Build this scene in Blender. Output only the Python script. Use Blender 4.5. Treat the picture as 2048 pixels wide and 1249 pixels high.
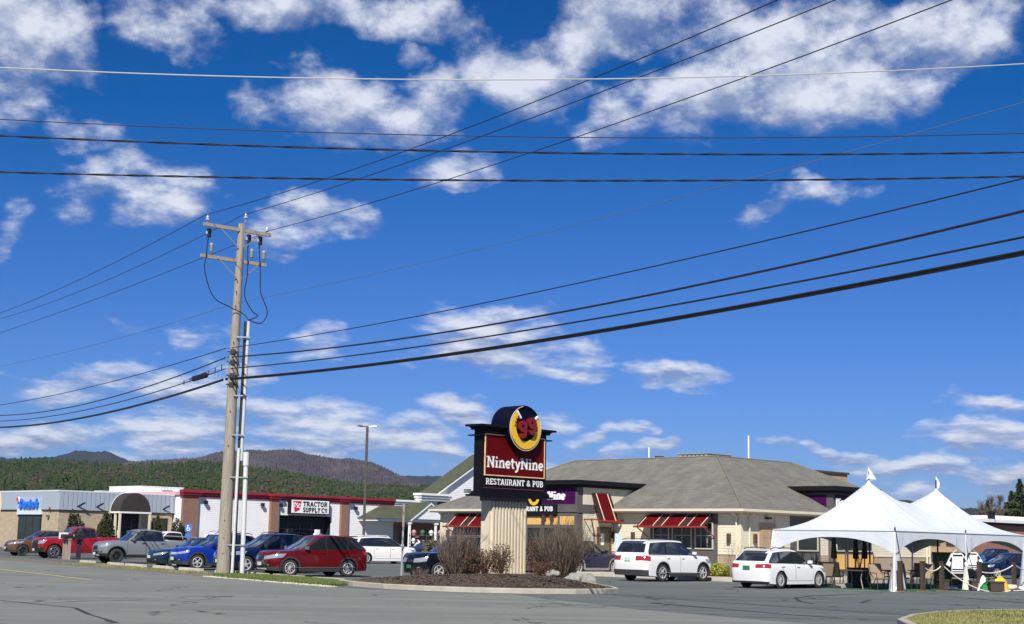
import bpy, bmesh, math, random
import numpy as np
from mathutils import Vector, Matrix
R = math.radians
rnd = random.Random(7)
sc = bpy.context.scene
col = sc.collection
for o in list(bpy.data.objects): bpy.data.objects.remove(o)

# ------------------------------------------------------------------ camera
CH = 1.6
FPX = 2915.0                      # focal length in pixels of the 2048 px wide photograph
PITCH = math.atan(458.5 / FPX)
ROLL = 0.0205
cam = bpy.data.objects.new('camera', bpy.data.cameras.new('camera'))
col.objects.link(cam); sc.camera = cam
cam.data.sensor_width = 36; cam.data.lens = FPX / 2048 * 36
cam.data.clip_start = .1; cam.data.clip_end = 30000
CM = Matrix.Rotation(math.pi/2 + PITCH, 4, 'X') @ Matrix.Rotation(ROLL, 4, 'Z')
cam.matrix_world = Matrix.Translation((0, 0, CH)) @ CM
CM3 = CM.to_3x3()
def ray(px, py): return CM3 @ Vector(((px-1024)/FPX, -(py-624.5)/FPX, -1))
def G(px, py, z=0):
    d = ray(px, py); t = (z-CH)/d.z; return (d.x*t, d.y*t)
def atY(px, py, Y):
    d = ray(px, py); t = Y/d.y; return (d.x*t, Y, CH+d.z*t)
def inplane(px, py, ox, oy, dx, dy):
    d = ray(px, py); det = d.x*(-dy) + dx*d.y
    t = (ox*(-dy) + dx*oy)/det; s = (d.x*oy - d.y*ox)/det
    return s, CH+t*d.z

# ------------------------------------------------------------------ sky, clouds, sun
SUN_EL = 42; LX, LY = .19, 1.09    # light travels to +y, a little to +x
SUN_AZ = math.atan2(-LX, -LY)      # direction towards the sun, clockwise from +y
world = bpy.data.worlds.new("World"); sc.world = world; world.use_nodes = True
wn = world.node_tree.nodes; wl = world.node_tree.links; wn.clear()
def N(nodes, typ, **k):
    n = nodes.new(typ)
    for a, b in k.items():
        if a[0] == 'i' and a[1:].isdigit():
            n.inputs[int(a[1:])].default_value = b
        else: setattr(n, a, b)
    return n
out = N(wn, 'ShaderNodeOutputWorld'); bg = N(wn, 'ShaderNodeBackground')
bg.inputs[1].default_value = .091
wl.new(bg.outputs[0], out.inputs[0])
sky = N(wn, 'ShaderNodeTexSky', sky_type='NISHITA', sun_disc=False, sun_elevation=R(SUN_EL), sun_rotation=SUN_AZ % (2*math.pi),
        altitude=300, air_density=1.0, dust_density=.15, ozone_density=3.0)
tc = N(wn, 'ShaderNodeTexCoord')
sep = N(wn, 'ShaderNodeSeparateXYZ'); wl.new(tc.outputs['Generated'], sep.inputs[0])
def MA(op, a, b=None, nodes=wn, links=wl, clamp=False, c=None):
    n = nodes.new('ShaderNodeMath'); n.operation = op; n.use_clamp = clamp
    for i, v in enumerate((a, b, c)):
        if v is None: continue
        if isinstance(v, (int, float)): n.inputs[i].default_value = v
        else: links.new(v, n.inputs[i])
    return n.outputs[0]
# angle coordinates: azimuth and elevation in radians
az = MA('ARCTAN2', sep.outputs[0], sep.outputs[1])
el = MA('ARCSINE', sep.outputs[2])
comb = N(wn, 'ShaderNodeCombineXYZ'); wl.new(az, comb.inputs[0]); wl.new(el, comb.inputs[1])
P0 = comb.outputs[0]
# domain warp
nz = N(wn, 'ShaderNodeTexNoise', noise_dimensions='2D'); nz.inputs['Scale'].default_value = 16; nz.inputs['Detail'].default_value = 4
wl.new(P0, nz.inputs['Vector'])
vs = N(wn, 'ShaderNodeVectorMath', operation='SUBTRACT'); wl.new(nz.outputs['Color'], vs.inputs[0]); vs.inputs[1].default_value = (.5, .5, .5)
vm = N(wn, 'ShaderNodeVectorMath', operation='SCALE'); wl.new(vs.outputs[0], vm.inputs[0]); vm.inputs['Scale'].default_value = .042
va = N(wn, 'ShaderNodeVectorMath', operation='ADD'); wl.new(P0, va.inputs[0]); wl.new(vm.outputs[0], va.inputs[1])
PW = va.outputs[0]
CLOUDS = [  # centre px, radii px, tilt, weight
 (50,70,120,130,0,1.1),(20,180,90,60,0,.8),(330,40,110,55,.5,.95),(560,15,150,45,.05,1),(780,22,150,50,.1,.95),(900,35,70,50,.3,.8),
 (640,205,125,62,.1,1.05),(780,228,110,50,0,1),(880,210,85,55,-.2,.95),(1060,165,110,75,0,1.05),(1000,100,70,40,.5,.6),
 (1250,55,150,62,-.25,1.15),(1420,35,190,75,0,1.15),(1560,70,170,70,-.1,1.1),(1440,190,220,60,-.15,1.15),(1640,150,190,90,-.2,1.25),
 (1760,190,110,60,0,1.1),(1900,60,170,75,-.3,1.15),(1260,240,110,40,-.2,.95),(1360,250,80,50,0,.8),
 (310,375,100,75,-.2,1.05),(175,375,65,45,-.3,.75),(220,290,110,24,.15,.7),(620,440,150,40,.05,1),(560,468,80,32,.2,.7),(905,315,95,42,-.2,.75),
 (1640,378,90,26,-.15,.95),(1545,415,60,20,-.5,.9),(960,635,110,34,-.1,1),(1000,700,200,42,.05,1.05),(1140,695,90,22,.05,.7),
 (265,660,45,20,-.2,.8),(390,672,65,30,0,.85),(630,688,48,30,-.1,.8),(1372,742,90,28,.05,1.05),(1400,765,50,18,.1,.7),
 (150,775,120,32,0,.9),(330,780,130,40,0,.85),(70,765,50,20,0,.6),(110,882,130,30,0,1.05),(330,855,120,42,0,1.1),(300,900,200,22,0,.8),
 (620,850,170,45,.05,1.1),(760,885,130,38,0,1.05),(830,870,60,30,0,1),(910,822,75,28,0,1.05),(1100,842,55,24,0,.95),(640,900,160,26,0,.9),
 (1215,873,75,15,0,.9),(1150,925,100,18,-.05,1),(1320,912,50,14,0,.85),(1990,818,90,18,-.05,1),(1975,878,110,28,-.03,1.1),(1700,912,130,14,.03,.95),
 (1860,936,180,20,.03,1),(2030,952,60,20,0,1),(1810,978,70,16,0,.85),(5,480,30,55,0,.8),(900,915,80,20,0,.8),(830,125,30,20,0,.5),(460,770,50,60,0,.5)]
field = None; vnum = None; vden = None
for (cx, cy, rx, ry, tilt, wt) in CLOUDS:
    d = ray(cx, cy).normalized(); a0 = math.atan2(d.x, d.y); e0 = math.asin(d.z)
    k = 1/FPX/1.0
    m = N(wn, 'ShaderNodeMapping', vector_type='TEXTURE'); wl.new(PW, m.inputs[0])
    m.inputs['Location'].default_value = (a0, e0, 0); m.inputs['Rotation'].default_value = (0, 0, -tilt - ROLL)
    m.inputs['Scale'].default_value = (rx*k*1.2, ry*k*1.2, 1)
    dt = N(wn, 'ShaderNodeVectorMath', operation='DOT_PRODUCT'); wl.new(m.outputs[0], dt.inputs[0]); wl.new(m.outputs[0], dt.inputs[1])
    f = MA('MULTIPLY_ADD', dt.outputs['Value'], -.75*wt, c=wt*.72)
    field = f if field is None else MA('SMOOTH_MAX', field, f, c=.12)
    sy = N(wn, 'ShaderNodeSeparateXYZ'); wl.new(m.outputs[0], sy.inputs[0])
    w = MA('POWER', MA('MAXIMUM', MA('ADD', f, .25), .001), 2.0); wy = MA('MULTIPLY', w, sy.outputs[1])
    vnum = wy if vnum is None else MA('ADD', vnum, wy); vden = w if vden is None else MA('ADD', vden, w)
# beyond the photograph the same kind of scattered cumulus goes on
ng = N(wn, 'ShaderNodeTexNoise'); wl.new(tc.outputs['Generated'], ng.inputs['Vector']); ng.inputs['Scale'].default_value = 5; ng.inputs['Detail'].default_value = 2
cmx = N(wn, 'ShaderNodeCombineXYZ'); wl.new(az, cmx.inputs[0]); wl.new(el, cmx.inputs[1])
outside = MA('MAXIMUM', MA('SUBTRACT', MA('ABSOLUTE', az), .40), MA('SUBTRACT', el, .40))
outmask = MA('MULTIPLY', outside, 12, clamp=True)
fo = MA('MULTIPLY', MA('MULTIPLY_ADD', ng.outputs[0], 3.4, c=-1.85), outmask)
fo = MA('SUBTRACT', fo, MA('MULTIPLY_ADD', outmask, -1.0, c=1.0))
field = MA('MAXIMUM', field, fo)
# cloud features shrink towards the horizon, as on a flat cloud deck
qd = MA('DIVIDE', 1.0, MA('ADD', MA('MAXIMUM', el, -.02), .30))
pc = N(wn, 'ShaderNodeCombineXYZ'); wl.new(MA('MULTIPLY', az, 2.1), pc.inputs[0]); wl.new(MA('MULTIPLY', qd, -1.0), pc.inputs[1]); PC = pc.outputs[0]
def fbm(scale, detail, rough, off=(0,0,0), vec=None):
    mp = N(wn, 'ShaderNodeMapping'); wl.new(vec or PC, mp.inputs[0]); mp.inputs['Location'].default_value = off
    mp.inputs['Scale'].default_value = (.72, .85, 1); mp.inputs['Rotation'].default_value = (0, 0, -.35)
    n = N(wn, 'ShaderNodeTexNoise', noise_dimensions='2D'); wl.new(mp.outputs[0], n.inputs['Vector'])
    n.inputs['Scale'].default_value = scale; n.inputs['Detail'].default_value = detail; n.inputs['Roughness'].default_value = rough
    return n.outputs[0]
n1 = fbm(12, 12, .60); n2 = fbm(12, 6, .58, off=(.010, .034, 0)); n3 = fbm(9, 4, .55, off=(3, 1, 0))
dens = MA('ADD', field, MA('MULTIPLY_ADD', n1, 2.5, c=-1.30))
mr = N(wn, 'ShaderNodeMapRange', interpolation_type='SMOOTHSTEP'); wl.new(dens, mr.inputs[0])
mr.inputs[1].default_value = -.18; mr.inputs[2].default_value = .90
alpha = mr.outputs[0]
# brightness of the cloud body: bright upper edges, grey-blue bases
vpos = MA('DIVIDE', vnum, vden)          # -1 at the base of a cloud, +1 at its top
lit = MA('MULTIPLY_ADD', MA('SUBTRACT', n1, n2), 3.0, c=MA('MULTIPLY_ADD', vpos, .60, c=.10))
lit = MA('ADD', lit, MA('MULTIPLY_ADD', n3, 1.1, c=-.10))
lit = MA('MULTIPLY_ADD', dens, .12, clamp=True, c=lit) if False else MA('ADD', lit, MA('MULTIPLY', dens, .05), clamp=True)
cr = N(wn, 'ShaderNodeMix', data_type='RGBA'); wl.new(lit, cr.inputs[0])
CLO, CHI = (2.3, 2.9, 4.6, 1), (6.6, 6.95, 7.8, 1)
cr.inputs[6].default_value = CLO; cr.inputs[7].default_value = CHI
# sky colour: the clear saturated blue of the photograph
sm = N(wn, 'ShaderNodeMix', data_type='RGBA', blend_type='MULTIPLY'); sm.inputs[0].default_value = 1
wl.new(sky.outputs[0], sm.inputs[6]); sm.inputs[7].default_value = (.322, .43, .94, 1)
sb = N(wn, 'ShaderNodeVectorMath', operation='SUBTRACT'); wl.new(sm.outputs[2], sb.inputs[0]); sb.inputs[1].default_value = (.568, .417, 1.54)
sx2 = N(wn, 'ShaderNodeVectorMath', operation='MAXIMUM'); wl.new(sb.outputs[0], sx2.inputs[0]); sx2.inputs[1].default_value = (.015, .45, 1.9)
fm = N(wn, 'ShaderNodeMix', data_type='RGBA'); wl.new(MA('MULTIPLY', alpha, .93), fm.inputs[0]); wl.new(sx2.outputs[0], fm.inputs[6]); wl.new(cr.outputs[2], fm.inputs[7])
wl.new(fm.outputs[2], bg.inputs[0])
world.cycles.sampling_method = 'MANUAL'; world.cycles.sample_map_resolution = 512

sun = bpy.data.objects.new('sun', bpy.data.lights.new('sun', 'SUN')); col.objects.link(sun)
sun.data.energy = 5.0; sun.data.angle = R(.5); sun.data.color = (1, .95, .85)
hl = math.hypot(LX, LY)
ldir = Vector((LX/hl*math.cos(R(SUN_EL)), LY/hl*math.cos(R(SUN_EL)), -math.sin(R(SUN_EL))))
sun.rotation_euler = ldir.to_track_quat('-Z', 'Y').to_euler(); sun.location = (-20, -60, 60)
sc.view_settings.view_transform = 'Standard'; sc.view_settings.look = 'None'
sc.view_settings.exposure = .4; sc.view_settings.gamma = 1; sc.view_settings.use_curve_mapping = False

# ------------------------------------------------------------------ materials
MATS = {}
def mat(name, c, rough=.7, metal=0, coat=0, c2=None, scale=3, bump=0, bscale=40, detail=4, spec=.5, contrast=1, obj=True, stretch=None, alpha=None, trans=0):
    if name in MATS: return MATS[name]
    m = bpy.data.materials.new(name); m.use_nodes = True; nt = m.node_tree; b = nt.nodes['Principled BSDF']
    b.inputs['Base Color'].default_value = (*c, 1); b.inputs['Roughness'].default_value = rough; b.inputs['Metallic'].default_value = metal
    b.inputs['Coat Weight'].default_value = coat; b.inputs['Specular IOR Level'].default_value = spec
    if coat: b.inputs['Coat Roughness'].default_value = .04
    if trans: b.inputs['Transmission Weight'].default_value = trans
    if alpha is not None: b.inputs['Alpha'].default_value = alpha
    if c2 or bump:
        t = nt.nodes.new('ShaderNodeTexCoord'); src = t.outputs['Object']
        if stretch:
            mp = nt.nodes.new('ShaderNodeMapping'); mp.inputs['Scale'].default_value = stretch; nt.links.new(src, mp.inputs[0]); src = mp.outputs[0]
    if c2:
        n = nt.nodes.new('ShaderNodeTexNoise'); n.inputs['Scale'].default_value = scale; n.inputs['Detail'].default_value = detail
        n.inputs['Roughness'].default_value = .65
        nt.links.new(src, n.inputs['Vector'])
        r = nt.nodes.new('ShaderNodeMapRange'); r.inputs[1].default_value = .5-.22/contrast; r.inputs[2].default_value = .5+.22/contrast
        nt.links.new(n.outputs[0], r.inputs[0])
        x = nt.nodes.new('ShaderNodeMix'); x.data_type = 'RGBA'; x.inputs[6].default_value = (*c, 1); x.inputs[7].default_value = (*c2, 1)
        nt.links.new(r.outputs[0], x.inputs[0]); nt.links.new(x.outputs[2], b.inputs['Base Color'])
    if bump:
        n2_ = nt.nodes.new('ShaderNodeTexNoise'); n2_.inputs['Scale'].default_value = bscale; n2_.inputs['Detail'].default_value = 3
        nt.links.new(src, n2_.inputs['Vector'])
        bp = nt.nodes.new('ShaderNodeBump'); bp.inputs['Strength'].default_value = bump; bp.inputs['Distance'].default_value = .02
        nt.links.new(n2_.outputs[0], bp.inputs['Height']); nt.links.new(bp.outputs[0], b.inputs['Normal'])
    MATS[name] = m; return m
BLACK = mat('black plastic', (.012, .012, .013), .5)
DARKR = mat('dark rubber', (.02, .02, .02), .85, c2=(.035, .034, .032), scale=8)
GLASSD = mat('tinted glass', (.012, .016, .02), .04, spec=.7, coat=1)
WSHIELD = mat('windshield glass', (.03, .045, .055), .05, spec=.8, coat=1)
CHROME = mat('chrome', (.75, .76, .78), .18, 1)
ALLOY = mat('alloy', (.58, .59, .61), .3, .35)
ALLOYD = mat('dark alloy', (.05, .05, .055), .35, .6)
LAMPG = mat('headlamp glass', (.36, .39, .42), .10, .35, coat=1)
LAMPR = mat('tail lamp', (.33, .015, .02), .12, coat=1)
AMBER = mat('amber lens', (.55, .2, .05), .2, coat=1)
PLATE = mat('licence plate', (.45, .62, .5), .5)
PLATEG = mat('green licence plate', (.02, .16, .09), .5)
WOODP = mat('weathered pole wood', (.20, .17, .13), .9, c2=(.36, .325, .27), scale=4, stretch=(6, 6, .35), bump=.5, bscale=30)
WOODG = mat('grey timber', (.36, .31, .25), .9, c2=(.22, .18, .14), scale=6, stretch=(5, 5, .6), bump=.3)
WHITEP = mat('white paint', (.80, .80, .79), .5, c2=(.74, .74, .72), scale=.7)
CREAM = mat('cream siding', (.68, .625, .49), .6, c2=(.64, .58, .44), scale=1.2)
TANS = mat('tan siding', (.40, .31, .22), .7, c2=(.33, .25, .175), scale=2.5)
CREAMP = mat('cream panel', (.66, .61, .47), .6, c2=(.62, .57, .43), scale=.8)
GREYT = mat('dark grey trim', (.085, .08, .078), .6, c2=(.10, .094, .09), scale=2)
BLKT = mat('black cornice', (.008, .008, .010), .6, spec=.2)
PURPLE = mat('purple panel', (.052, .004, .058), .5, c2=(.045, .003, .05), scale=1, spec=.12)
MUST = mat('mustard panel', (.70, .42, .13), .6, c2=(.64, .38, .11), scale=1.5)
REDAW = mat('red awning', (.105, .003, .006), .6, c2=(.09, .002, .005), scale=2, spec=.12)
REDTUBE = mat('red tube', (.25, .03, .02), .4)
STRIPE = mat('cream stripe', (.75, .55, .35), .6)
ROOFG = None
CONC = mat('concrete', (.42, .39, .33), .9, c2=(.30, .28, .23), scale=2.2, bump=.4, bscale=25, detail=6)
CONCL = mat('pale concrete', (.52, .49, .41), .9, c2=(.38, .35, .29), scale=3, bump=.3, detail=6)
GALV = mat('galvanised steel', (.38, .40, .41), .45, .6, c2=(.30, .31, .32), scale=6)
PVC = mat('white pipe plastic', (.60, .61, .60), .4, c2=(.50, .51, .50), scale=3)
WIREM = mat('cable black', (.012, .012, .014), .5)
WIREA = mat('bare aluminium wire', (.62, .62, .60), .5, .3)
PORC = mat('porcelain', (.38, .40, .40), .15, coat=.6)
POLY = mat('grey polymer', (.16, .20, .21), .5)

# ------------------------------------------------------------------ mesh helpers
class MB:
    def __init__(s): s.v = []; s.f = []; s.m = []; s.T = None
    def add(s, verts, faces, mi=0):
        b = len(s.v)
        if s.T: verts = [s.T(*p) for p in verts]
        s.v += [tuple(p) for p in verts]; s.f += [tuple(b+i for i in f) for f in faces]; s.m += [mi]*len(faces); return s
    def box(s, x0, y0, z0, x1, y1, z1, mi=0):
        return s.add([(x0,y0,z0),(x1,y0,z0),(x1,y1,z0),(x0,y1,z0),(x0,y0,z1),(x1,y0,z1),(x1,y1,z1),(x0,y1,z1)],
                     [(0,3,2,1),(4,5,6,7),(0,1,5,4),(1,2,6,5),(2,3,7,6),(3,0,4,7)], mi)
    def obox(s, c, ax, ay, az_, hx, hy, hz, mi=0):
        c, ax, ay, az_ = map(Vector, (c, ax, ay, az_)); V = []
        for k in (-1, 1):
            for (i, j) in ((-1,-1),(1,-1),(1,1),(-1,1)): V.append(tuple(c + ax*(i*hx) + ay*(j*hy) + az_*(k*hz)))
        return s.add(V, [(0,3,2,1),(4,5,6,7),(0,1,5,4),(1,2,6,5),(2,3,7,6),(3,0,4,7)], mi)
    def tube(s, pts, r, n=8, mi=0, cap=True):
        pts = [Vector(p) for p in pts]; rr = r if hasattr(r, '__len__') else [r]*len(pts)
        V = []; F = []; prev = None
        for i, p in enumerate(pts):
            d = (pts[min(i+1, len(pts)-1)] - pts[max(i-1, 0)]); d = d.normalized() if d.length > 1e-9 else Vector((0,0,1))
            if prev is None:
                a = d.cross(Vector((0,0,1)) if abs(d.z) < .9 else Vector((1,0,0))).normalized()
            else:
                a = (prev - d*prev.dot(d)).normalized()
            prev = a; b = d.cross(a)
            for k in range(n):
                t = 2*math.pi*k/n; V.append(tuple(p + a*(math.cos(t)*rr[i]) + b*(math.sin(t)*rr[i])))
        for i in range(len(pts)-1):
            for k in range(n):
                k2 = (k+1) % n; F.append((i*n+k, i*n+k2, (i+1)*n+k2, (i+1)*n+k))
        if cap: F.append(tuple(range(n-1, -1, -1))); F.append(tuple((len(pts)-1)*n+k for k in range(n)))
        return s.add(V, F, mi)
    def cyl(s, p0, p1, r0, r1=None, n=12, mi=0): return s.tube([p0, p1], [r0, r0 if r1 is None else r1], n, mi)
    def lathe(s, c, axis, prof, n=16, mi=0):
        """prof: (distance along axis, radius)"""
        c = Vector(c); ax = Vector(axis).normalized(); a = ax.cross(Vector((0,0,1)) if abs(ax.z) < .9 else Vector((1,0,0))).normalized(); b = ax.cross(a)
        V = []; F = []
        for (h, r) in prof:
            for k in range(n):
                t = 2*math.pi*k/n; V.append(tuple(c + ax*h + a*(math.cos(t)*r) + b*(math.sin(t)*r)))
        for i in range(len(prof)-1):
            for k in range(n):
                k2 = (k+1) % n; F.append((i*n+k, (i+1)*n+k, (i+1)*n+k2, i*n+k2))
        return s.add(V, F, mi)
    def poly(s, pts, z0, z1, mi=0):
        """vertical prism from plan points"""
        n = len(pts); V = [(x, y, z0) for x, y in pts] + [(x, y, z1) for x, y in pts]
        F = [tuple(range(n-1, -1, -1)), tuple(range(n, 2*n))] + [(i, (i+1) % n, n+(i+1) % n, n+i) for i in range(n)]
        return s.add(V, F, mi)
    def extr(s, pts3, d, mi=0):
        """prism: polygon of 3d points pushed by vector d"""
        n = len(pts3); d = Vector(d); V = [tuple(Vector(p)) for p in pts3] + [tuple(Vector(p)+d) for p in pts3]
        F = [tuple(range(n-1, -1, -1)), tuple(range(n, 2*n))] + [(i, (i+1) % n, n+(i+1) % n, n+i) for i in range(n)]
        return s.add(V, F, mi)
    def mesh(s, name, mats, smooth=False, fix=True, ang=35):
        me = bpy.data.meshes.new(name); me.from_pydata(s.v, [], s.f)
        for m in (mats if isinstance(mats, (list, tuple)) else [mats]): me.materials.append(m)
        me.polygons.foreach_set('material_index', s.m)
        if fix:
            bm = bmesh.new(); bm.from_mesh(me); bmesh.ops.recalc_face_normals(bm, faces=bm.faces); bm.to_mesh(me); bm.free()
        if smooth:
            me.shade_smooth(); me.set_sharp_from_angle(angle=R(ang))
        me.update(); return me
def obj(name, mb, m, parent=None, loc=None, smooth=False, kind=None, fix=True, ang=35, label=None):
    me = mb.mesh(name, m, smooth, fix, ang) if isinstance(mb, MB) else mb
    o = bpy.data.objects.new(name, me); col.objects.link(o)
    if parent: o.parent = parent
    if loc: o.location = loc
    if kind: o['kind'] = kind
    if label: o['label'] = label
    return o
def tag(o, label, cat, group=None):
    o['label'] = label; o['category'] = cat
    if group: o['group'] = group
    return o
def thing(name, label, cat, loc=(0,0,0), rz=0, group=None):
    o = bpy.data.objects.new(name, None); col.objects.link(o); o.location = loc; o.rotation_euler = (0, 0, rz); o.empty_display_size = .2
    return tag(o, label, cat, group)
def dup(root, loc, rz=None, label=None):
    r = root.copy(); col.objects.link(r); r.location = loc
    if rz is not None: r.rotation_euler = (0, 0, rz)
    if label: r['label'] = label
    for ch in list(root.children):
        c = ch.copy(); col.objects.link(c); c.parent = r
        for g in list(ch.children):
            d = g.copy(); col.objects.link(d); d.parent = c
    return r

# slab-serif lettering made of strokes (cap height 1)
def arc(cx, cy, rx, ry, a0, a1, n=8):
    return [(cx+rx*math.cos(R(a0+(a1-a0)*i/n)), cy+ry*math.sin(R(a0+(a1-a0)*i/n))) for i in range(n+1)]
GL = {
 'N': (.98, [[(.2,0),(.2,1)],[(.2,.98),(.78,.02)],[(.78,0),(.78,1)]], [(.2,0),(.14,1),(.78,1)]),
 'i': (.44, [[(.22,0),(.22,.66)],[(.22,.82),(.22,1)]], [(.22,0),(.15,.66,.10)]),
 'n': (.80, [[(.2,0),(.2,.66)],[(.2,.5),(.32,.62),(.46,.65),(.58,.58),(.62,.45),(.62,0)]], [(.2,0),(.62,0),(.13,.66,.1)]),
 'e': (.68, [[(.14,.34),(.56,.34)], arc(.35,.33,.22,.29,2,320,14)], []),
 't': (.5, [[(.22,.9),(.22,.2),(.28,.06),(.44,.06)],[(.04,.64),(.44,.64)]], []),
 'y': (.72, [[(.13,.66),(.38,.05)],[(.62,.66),(.32,-.16),(.22,-.25),(.08,-.25)]], [(.13,.66,.1),(.62,.66,.1)]),
 'R': (.86, [[(.2,0),(.2,1)], [(.2,.93),(.45,.93)]+arc(.45,.71,.2,.22,90,-90,6)+[(.2,.49)], [(.42,.49),(.7,.03)]], [(.2,0),(.14,1,.1),(.72,0,.1)]),
 'E': (.78, [[(.2,0),(.2,1)],[(.1,.93),(.68,.93)],[(.2,.5),(.55,.5)],[(.1,.07),(.70,.07)],[(.66,.93),(.66,.75)],[(.68,.07),(.68,.25)]], []),
 'S': (.72, [arc(.36,.72,.22,.21,20,230,8)+arc(.36,.28,.22,.21,60,-160,8)[1:]], []),
 'T': (.80, [[(.4,0),(.4,1)],[(.08,.93),(.72,.93)],[(.1,.93),(.1,.74)],[(.7,.93),(.7,.74)]], [(.4,0)]),
 'A': (.90, [[(.14,0),(.45,1)],[(.45,1),(.76,0)],[(.25,.33),(.65,.33)]], [(.14,0),(.76,0)]),
 'U': (.86, [[(.2,1),(.2,.35)]+arc(.43,.3,.23,.24,180,360,8)+[(.66,1)]], [(.2,1),(.66,1)]),
 'P': (.80, [[(.2,0),(.2,1)], [(.2,.93),(.42,.93)]+arc(.42,.69,.21,.24,90,-90,6)+[(.2,.45)]], [(.2,0),(.12,1,.1)]),
 'B': (.80, [[(.2,0),(.2,1)], [(.1,.93),(.42,.93)]+arc(.42,.73,.18,.2,90,-90,6)+[(.2,.53)], [(.42,.53)]+arc(.44,.3,.21,.23,90,-90,6)+[(.1,.07)]], []),
 '&': (.90, [[(.78,.05),(.28,.7)]+arc(.4,.78,.14,.16,200,-30,6)+[(.3,.5)]+arc(.34,.26,.2,.2,120,300,6)+[(.7,.45)]], [(.72,.47,.1)]),
 'C': (.80, [arc(.42,.5,.28,.43,45,315,12), [(.66,.95),(.66,.72)]], []),
 'O': (.88, [arc(.44,.5,.28,.43,0,360,14)], []),
 'o': (.62, [arc(.31,.33,.2,.27,0,360,12)], []),
 'L': (.74, [[(.2,0),(.2,1)],[(.1,.07),(.66,.07)],[(.64,.07),(.64,.27)]], [(.2,1)]),
 'Y': (.84, [[(.14,1),(.42,.5)],[(.7,1),(.42,.5)],[(.42,.52),(.42,0)]], [(.14,1),(.7,1),(.42,0)]),
 '9': (.74, [arc(.36,.68,.22,.24,0,360,12), [(.58,.68),(.58,.4)]+arc(.36,.32,.22,.26,0,-150,6)], []),
}
def letter_mesh(ch, h, wd, tw, depth, sx=1.0, name='letter'):
    """letter in the local xz plane, front towards -y"""
    mb = MB(); w, strokes, serifs = GL[ch]; lvl = 0
    def strip(pts, hw):
        nonlocal lvl
        P = [Vector((x*h*sx, y*h)) for x, y in pts]; L_ = []; R_ = []
        closed = (P[0]-P[-1]).length < 1e-6
        for i, p in enumerate(P):
            a = P[i-1] if i else (P[-2] if closed else p); b = P[i+1] if i < len(P)-1 else (P[1] if closed else p)
            d = (b-a).normalized(); nrm = Vector((-d.y, d.x)); L_.append(p+nrm*hw); R_.append(p-nrm*hw)
        y0 = -depth - lvl*.0015; lvl += 1
        V = []; F = []
        for i in range(len(P)):
            for q in (L_[i], R_[i]): V += [(q.x, y0, q.y), (q.x, 0, q.y)]
        for i in range(len(P)-1):
            a = 4*i; b = a+4
            F += [(a, a+2, b+2, b), (a, b, b+1, a+1), (a+2, a+3, b+3, b+2)]
        F += [(0, 1, 3, 2), (len(V)-4, len(V)-2, len(V)-1, len(V)-3)]
        mb.add(V, F)
    for st in strokes: strip(st, tw*h/2)
    for sf in serifs:
        hw = sf[2] if len(sf) > 2 else .15; t = tw*.62
        y = sf[1] + (t/2 if sf[1] < .1 else -t/2)
        strip([(sf[0]-hw, y), (sf[0]+hw, y)], t*h/2)
    return mb
def text_row(word, parent, m, x0, x1, z, h, y, tw=.2, depth=.03, name='letter', flip=None, rz=0, slope=0, kind=None):
    """letters from x0 to x1 along local +x, base line z, front surface towards -y; each letter a part"""
    total = sum(.42 if c == ' ' else GL[c][0] for c in word); sx = (x1-x0)/(total*h); x = x0
    allmb = MB() if kind else None
    for c in word:
        if c == ' ': x += .42*h*sx; continue
        mb = letter_mesh(c, h, 0, tw, depth, sx)
        if kind:
            allmb.add([(vx+x, vy, vz) for vx, vy, vz in mb.v], mb.f)
        else:
            o = obj(name, mb, m, parent, fix=True)
            if flip: o.location = flip(x, y, z + slope*(x-x0)); o.rotation_euler = (0, 0, rz)
            else: o.location = (x, y, z + slope*(x-x0))
        x += GL[c][0]*h*sx
    if kind:
        o = obj(name, allmb, m, parent)
        if flip: o.location = flip(0, y, z); o.rotation_euler = (0, 0, rz)
        else: o.location = (0, y, z)
def ring_patch(cx, cz, r0, r1, a0, a1, y0, depth, n=24):
    mb = MB(); V = []; F = []
    for i in range(n+1):
        t = R(a0+(a1-a0)*i/n)
        for r in (r0, r1):
            V += [(cx+r*math.cos(t), y0-depth, cz+r*math.sin(t)), (cx+r*math.cos(t), y0, cz+r*math.sin(t))]
    for i in range(n):
        a = 4*i; b = a+4
        F += [(a, a+2, b+2, b), (a, b, b+1, a+1), (a+2, a+3, b+3, b+2)]
    F += [(0, 1, 3, 2), (4*n, 4*n+2, 4*n+3, 4*n+1)]
    return mb.add(V, F)
def siding(mb, a0, a1, z0, z1, exp=.12, lip=.014, base=0.0, wall='B', mi=0):
    """lap siding: every course tilts out to its lower edge and drops back to the one below"""
    n = max(1, round((z1-z0)/exp)); e = (z1-z0)/n
    f = (lambda a, o_, z: (a, -o_, z)) if wall == 'B' else (lambda a, o_, z: (-o_, a, z))
    for i in range(n):
        z = z0+i*e; q = [(a0, base+lip, z), (a1, base+lip, z), (a1, base+.002, z+e), (a0, base+.002, z+e), (a0, base, z), (a1, base, z)]
        F = [(0,1,2,3),(4,5,1,0)]
        if wall != 'B': F = [t[::-1] for t in F]
        mb.add([f(*p) for p in q], F, mi)
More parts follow.
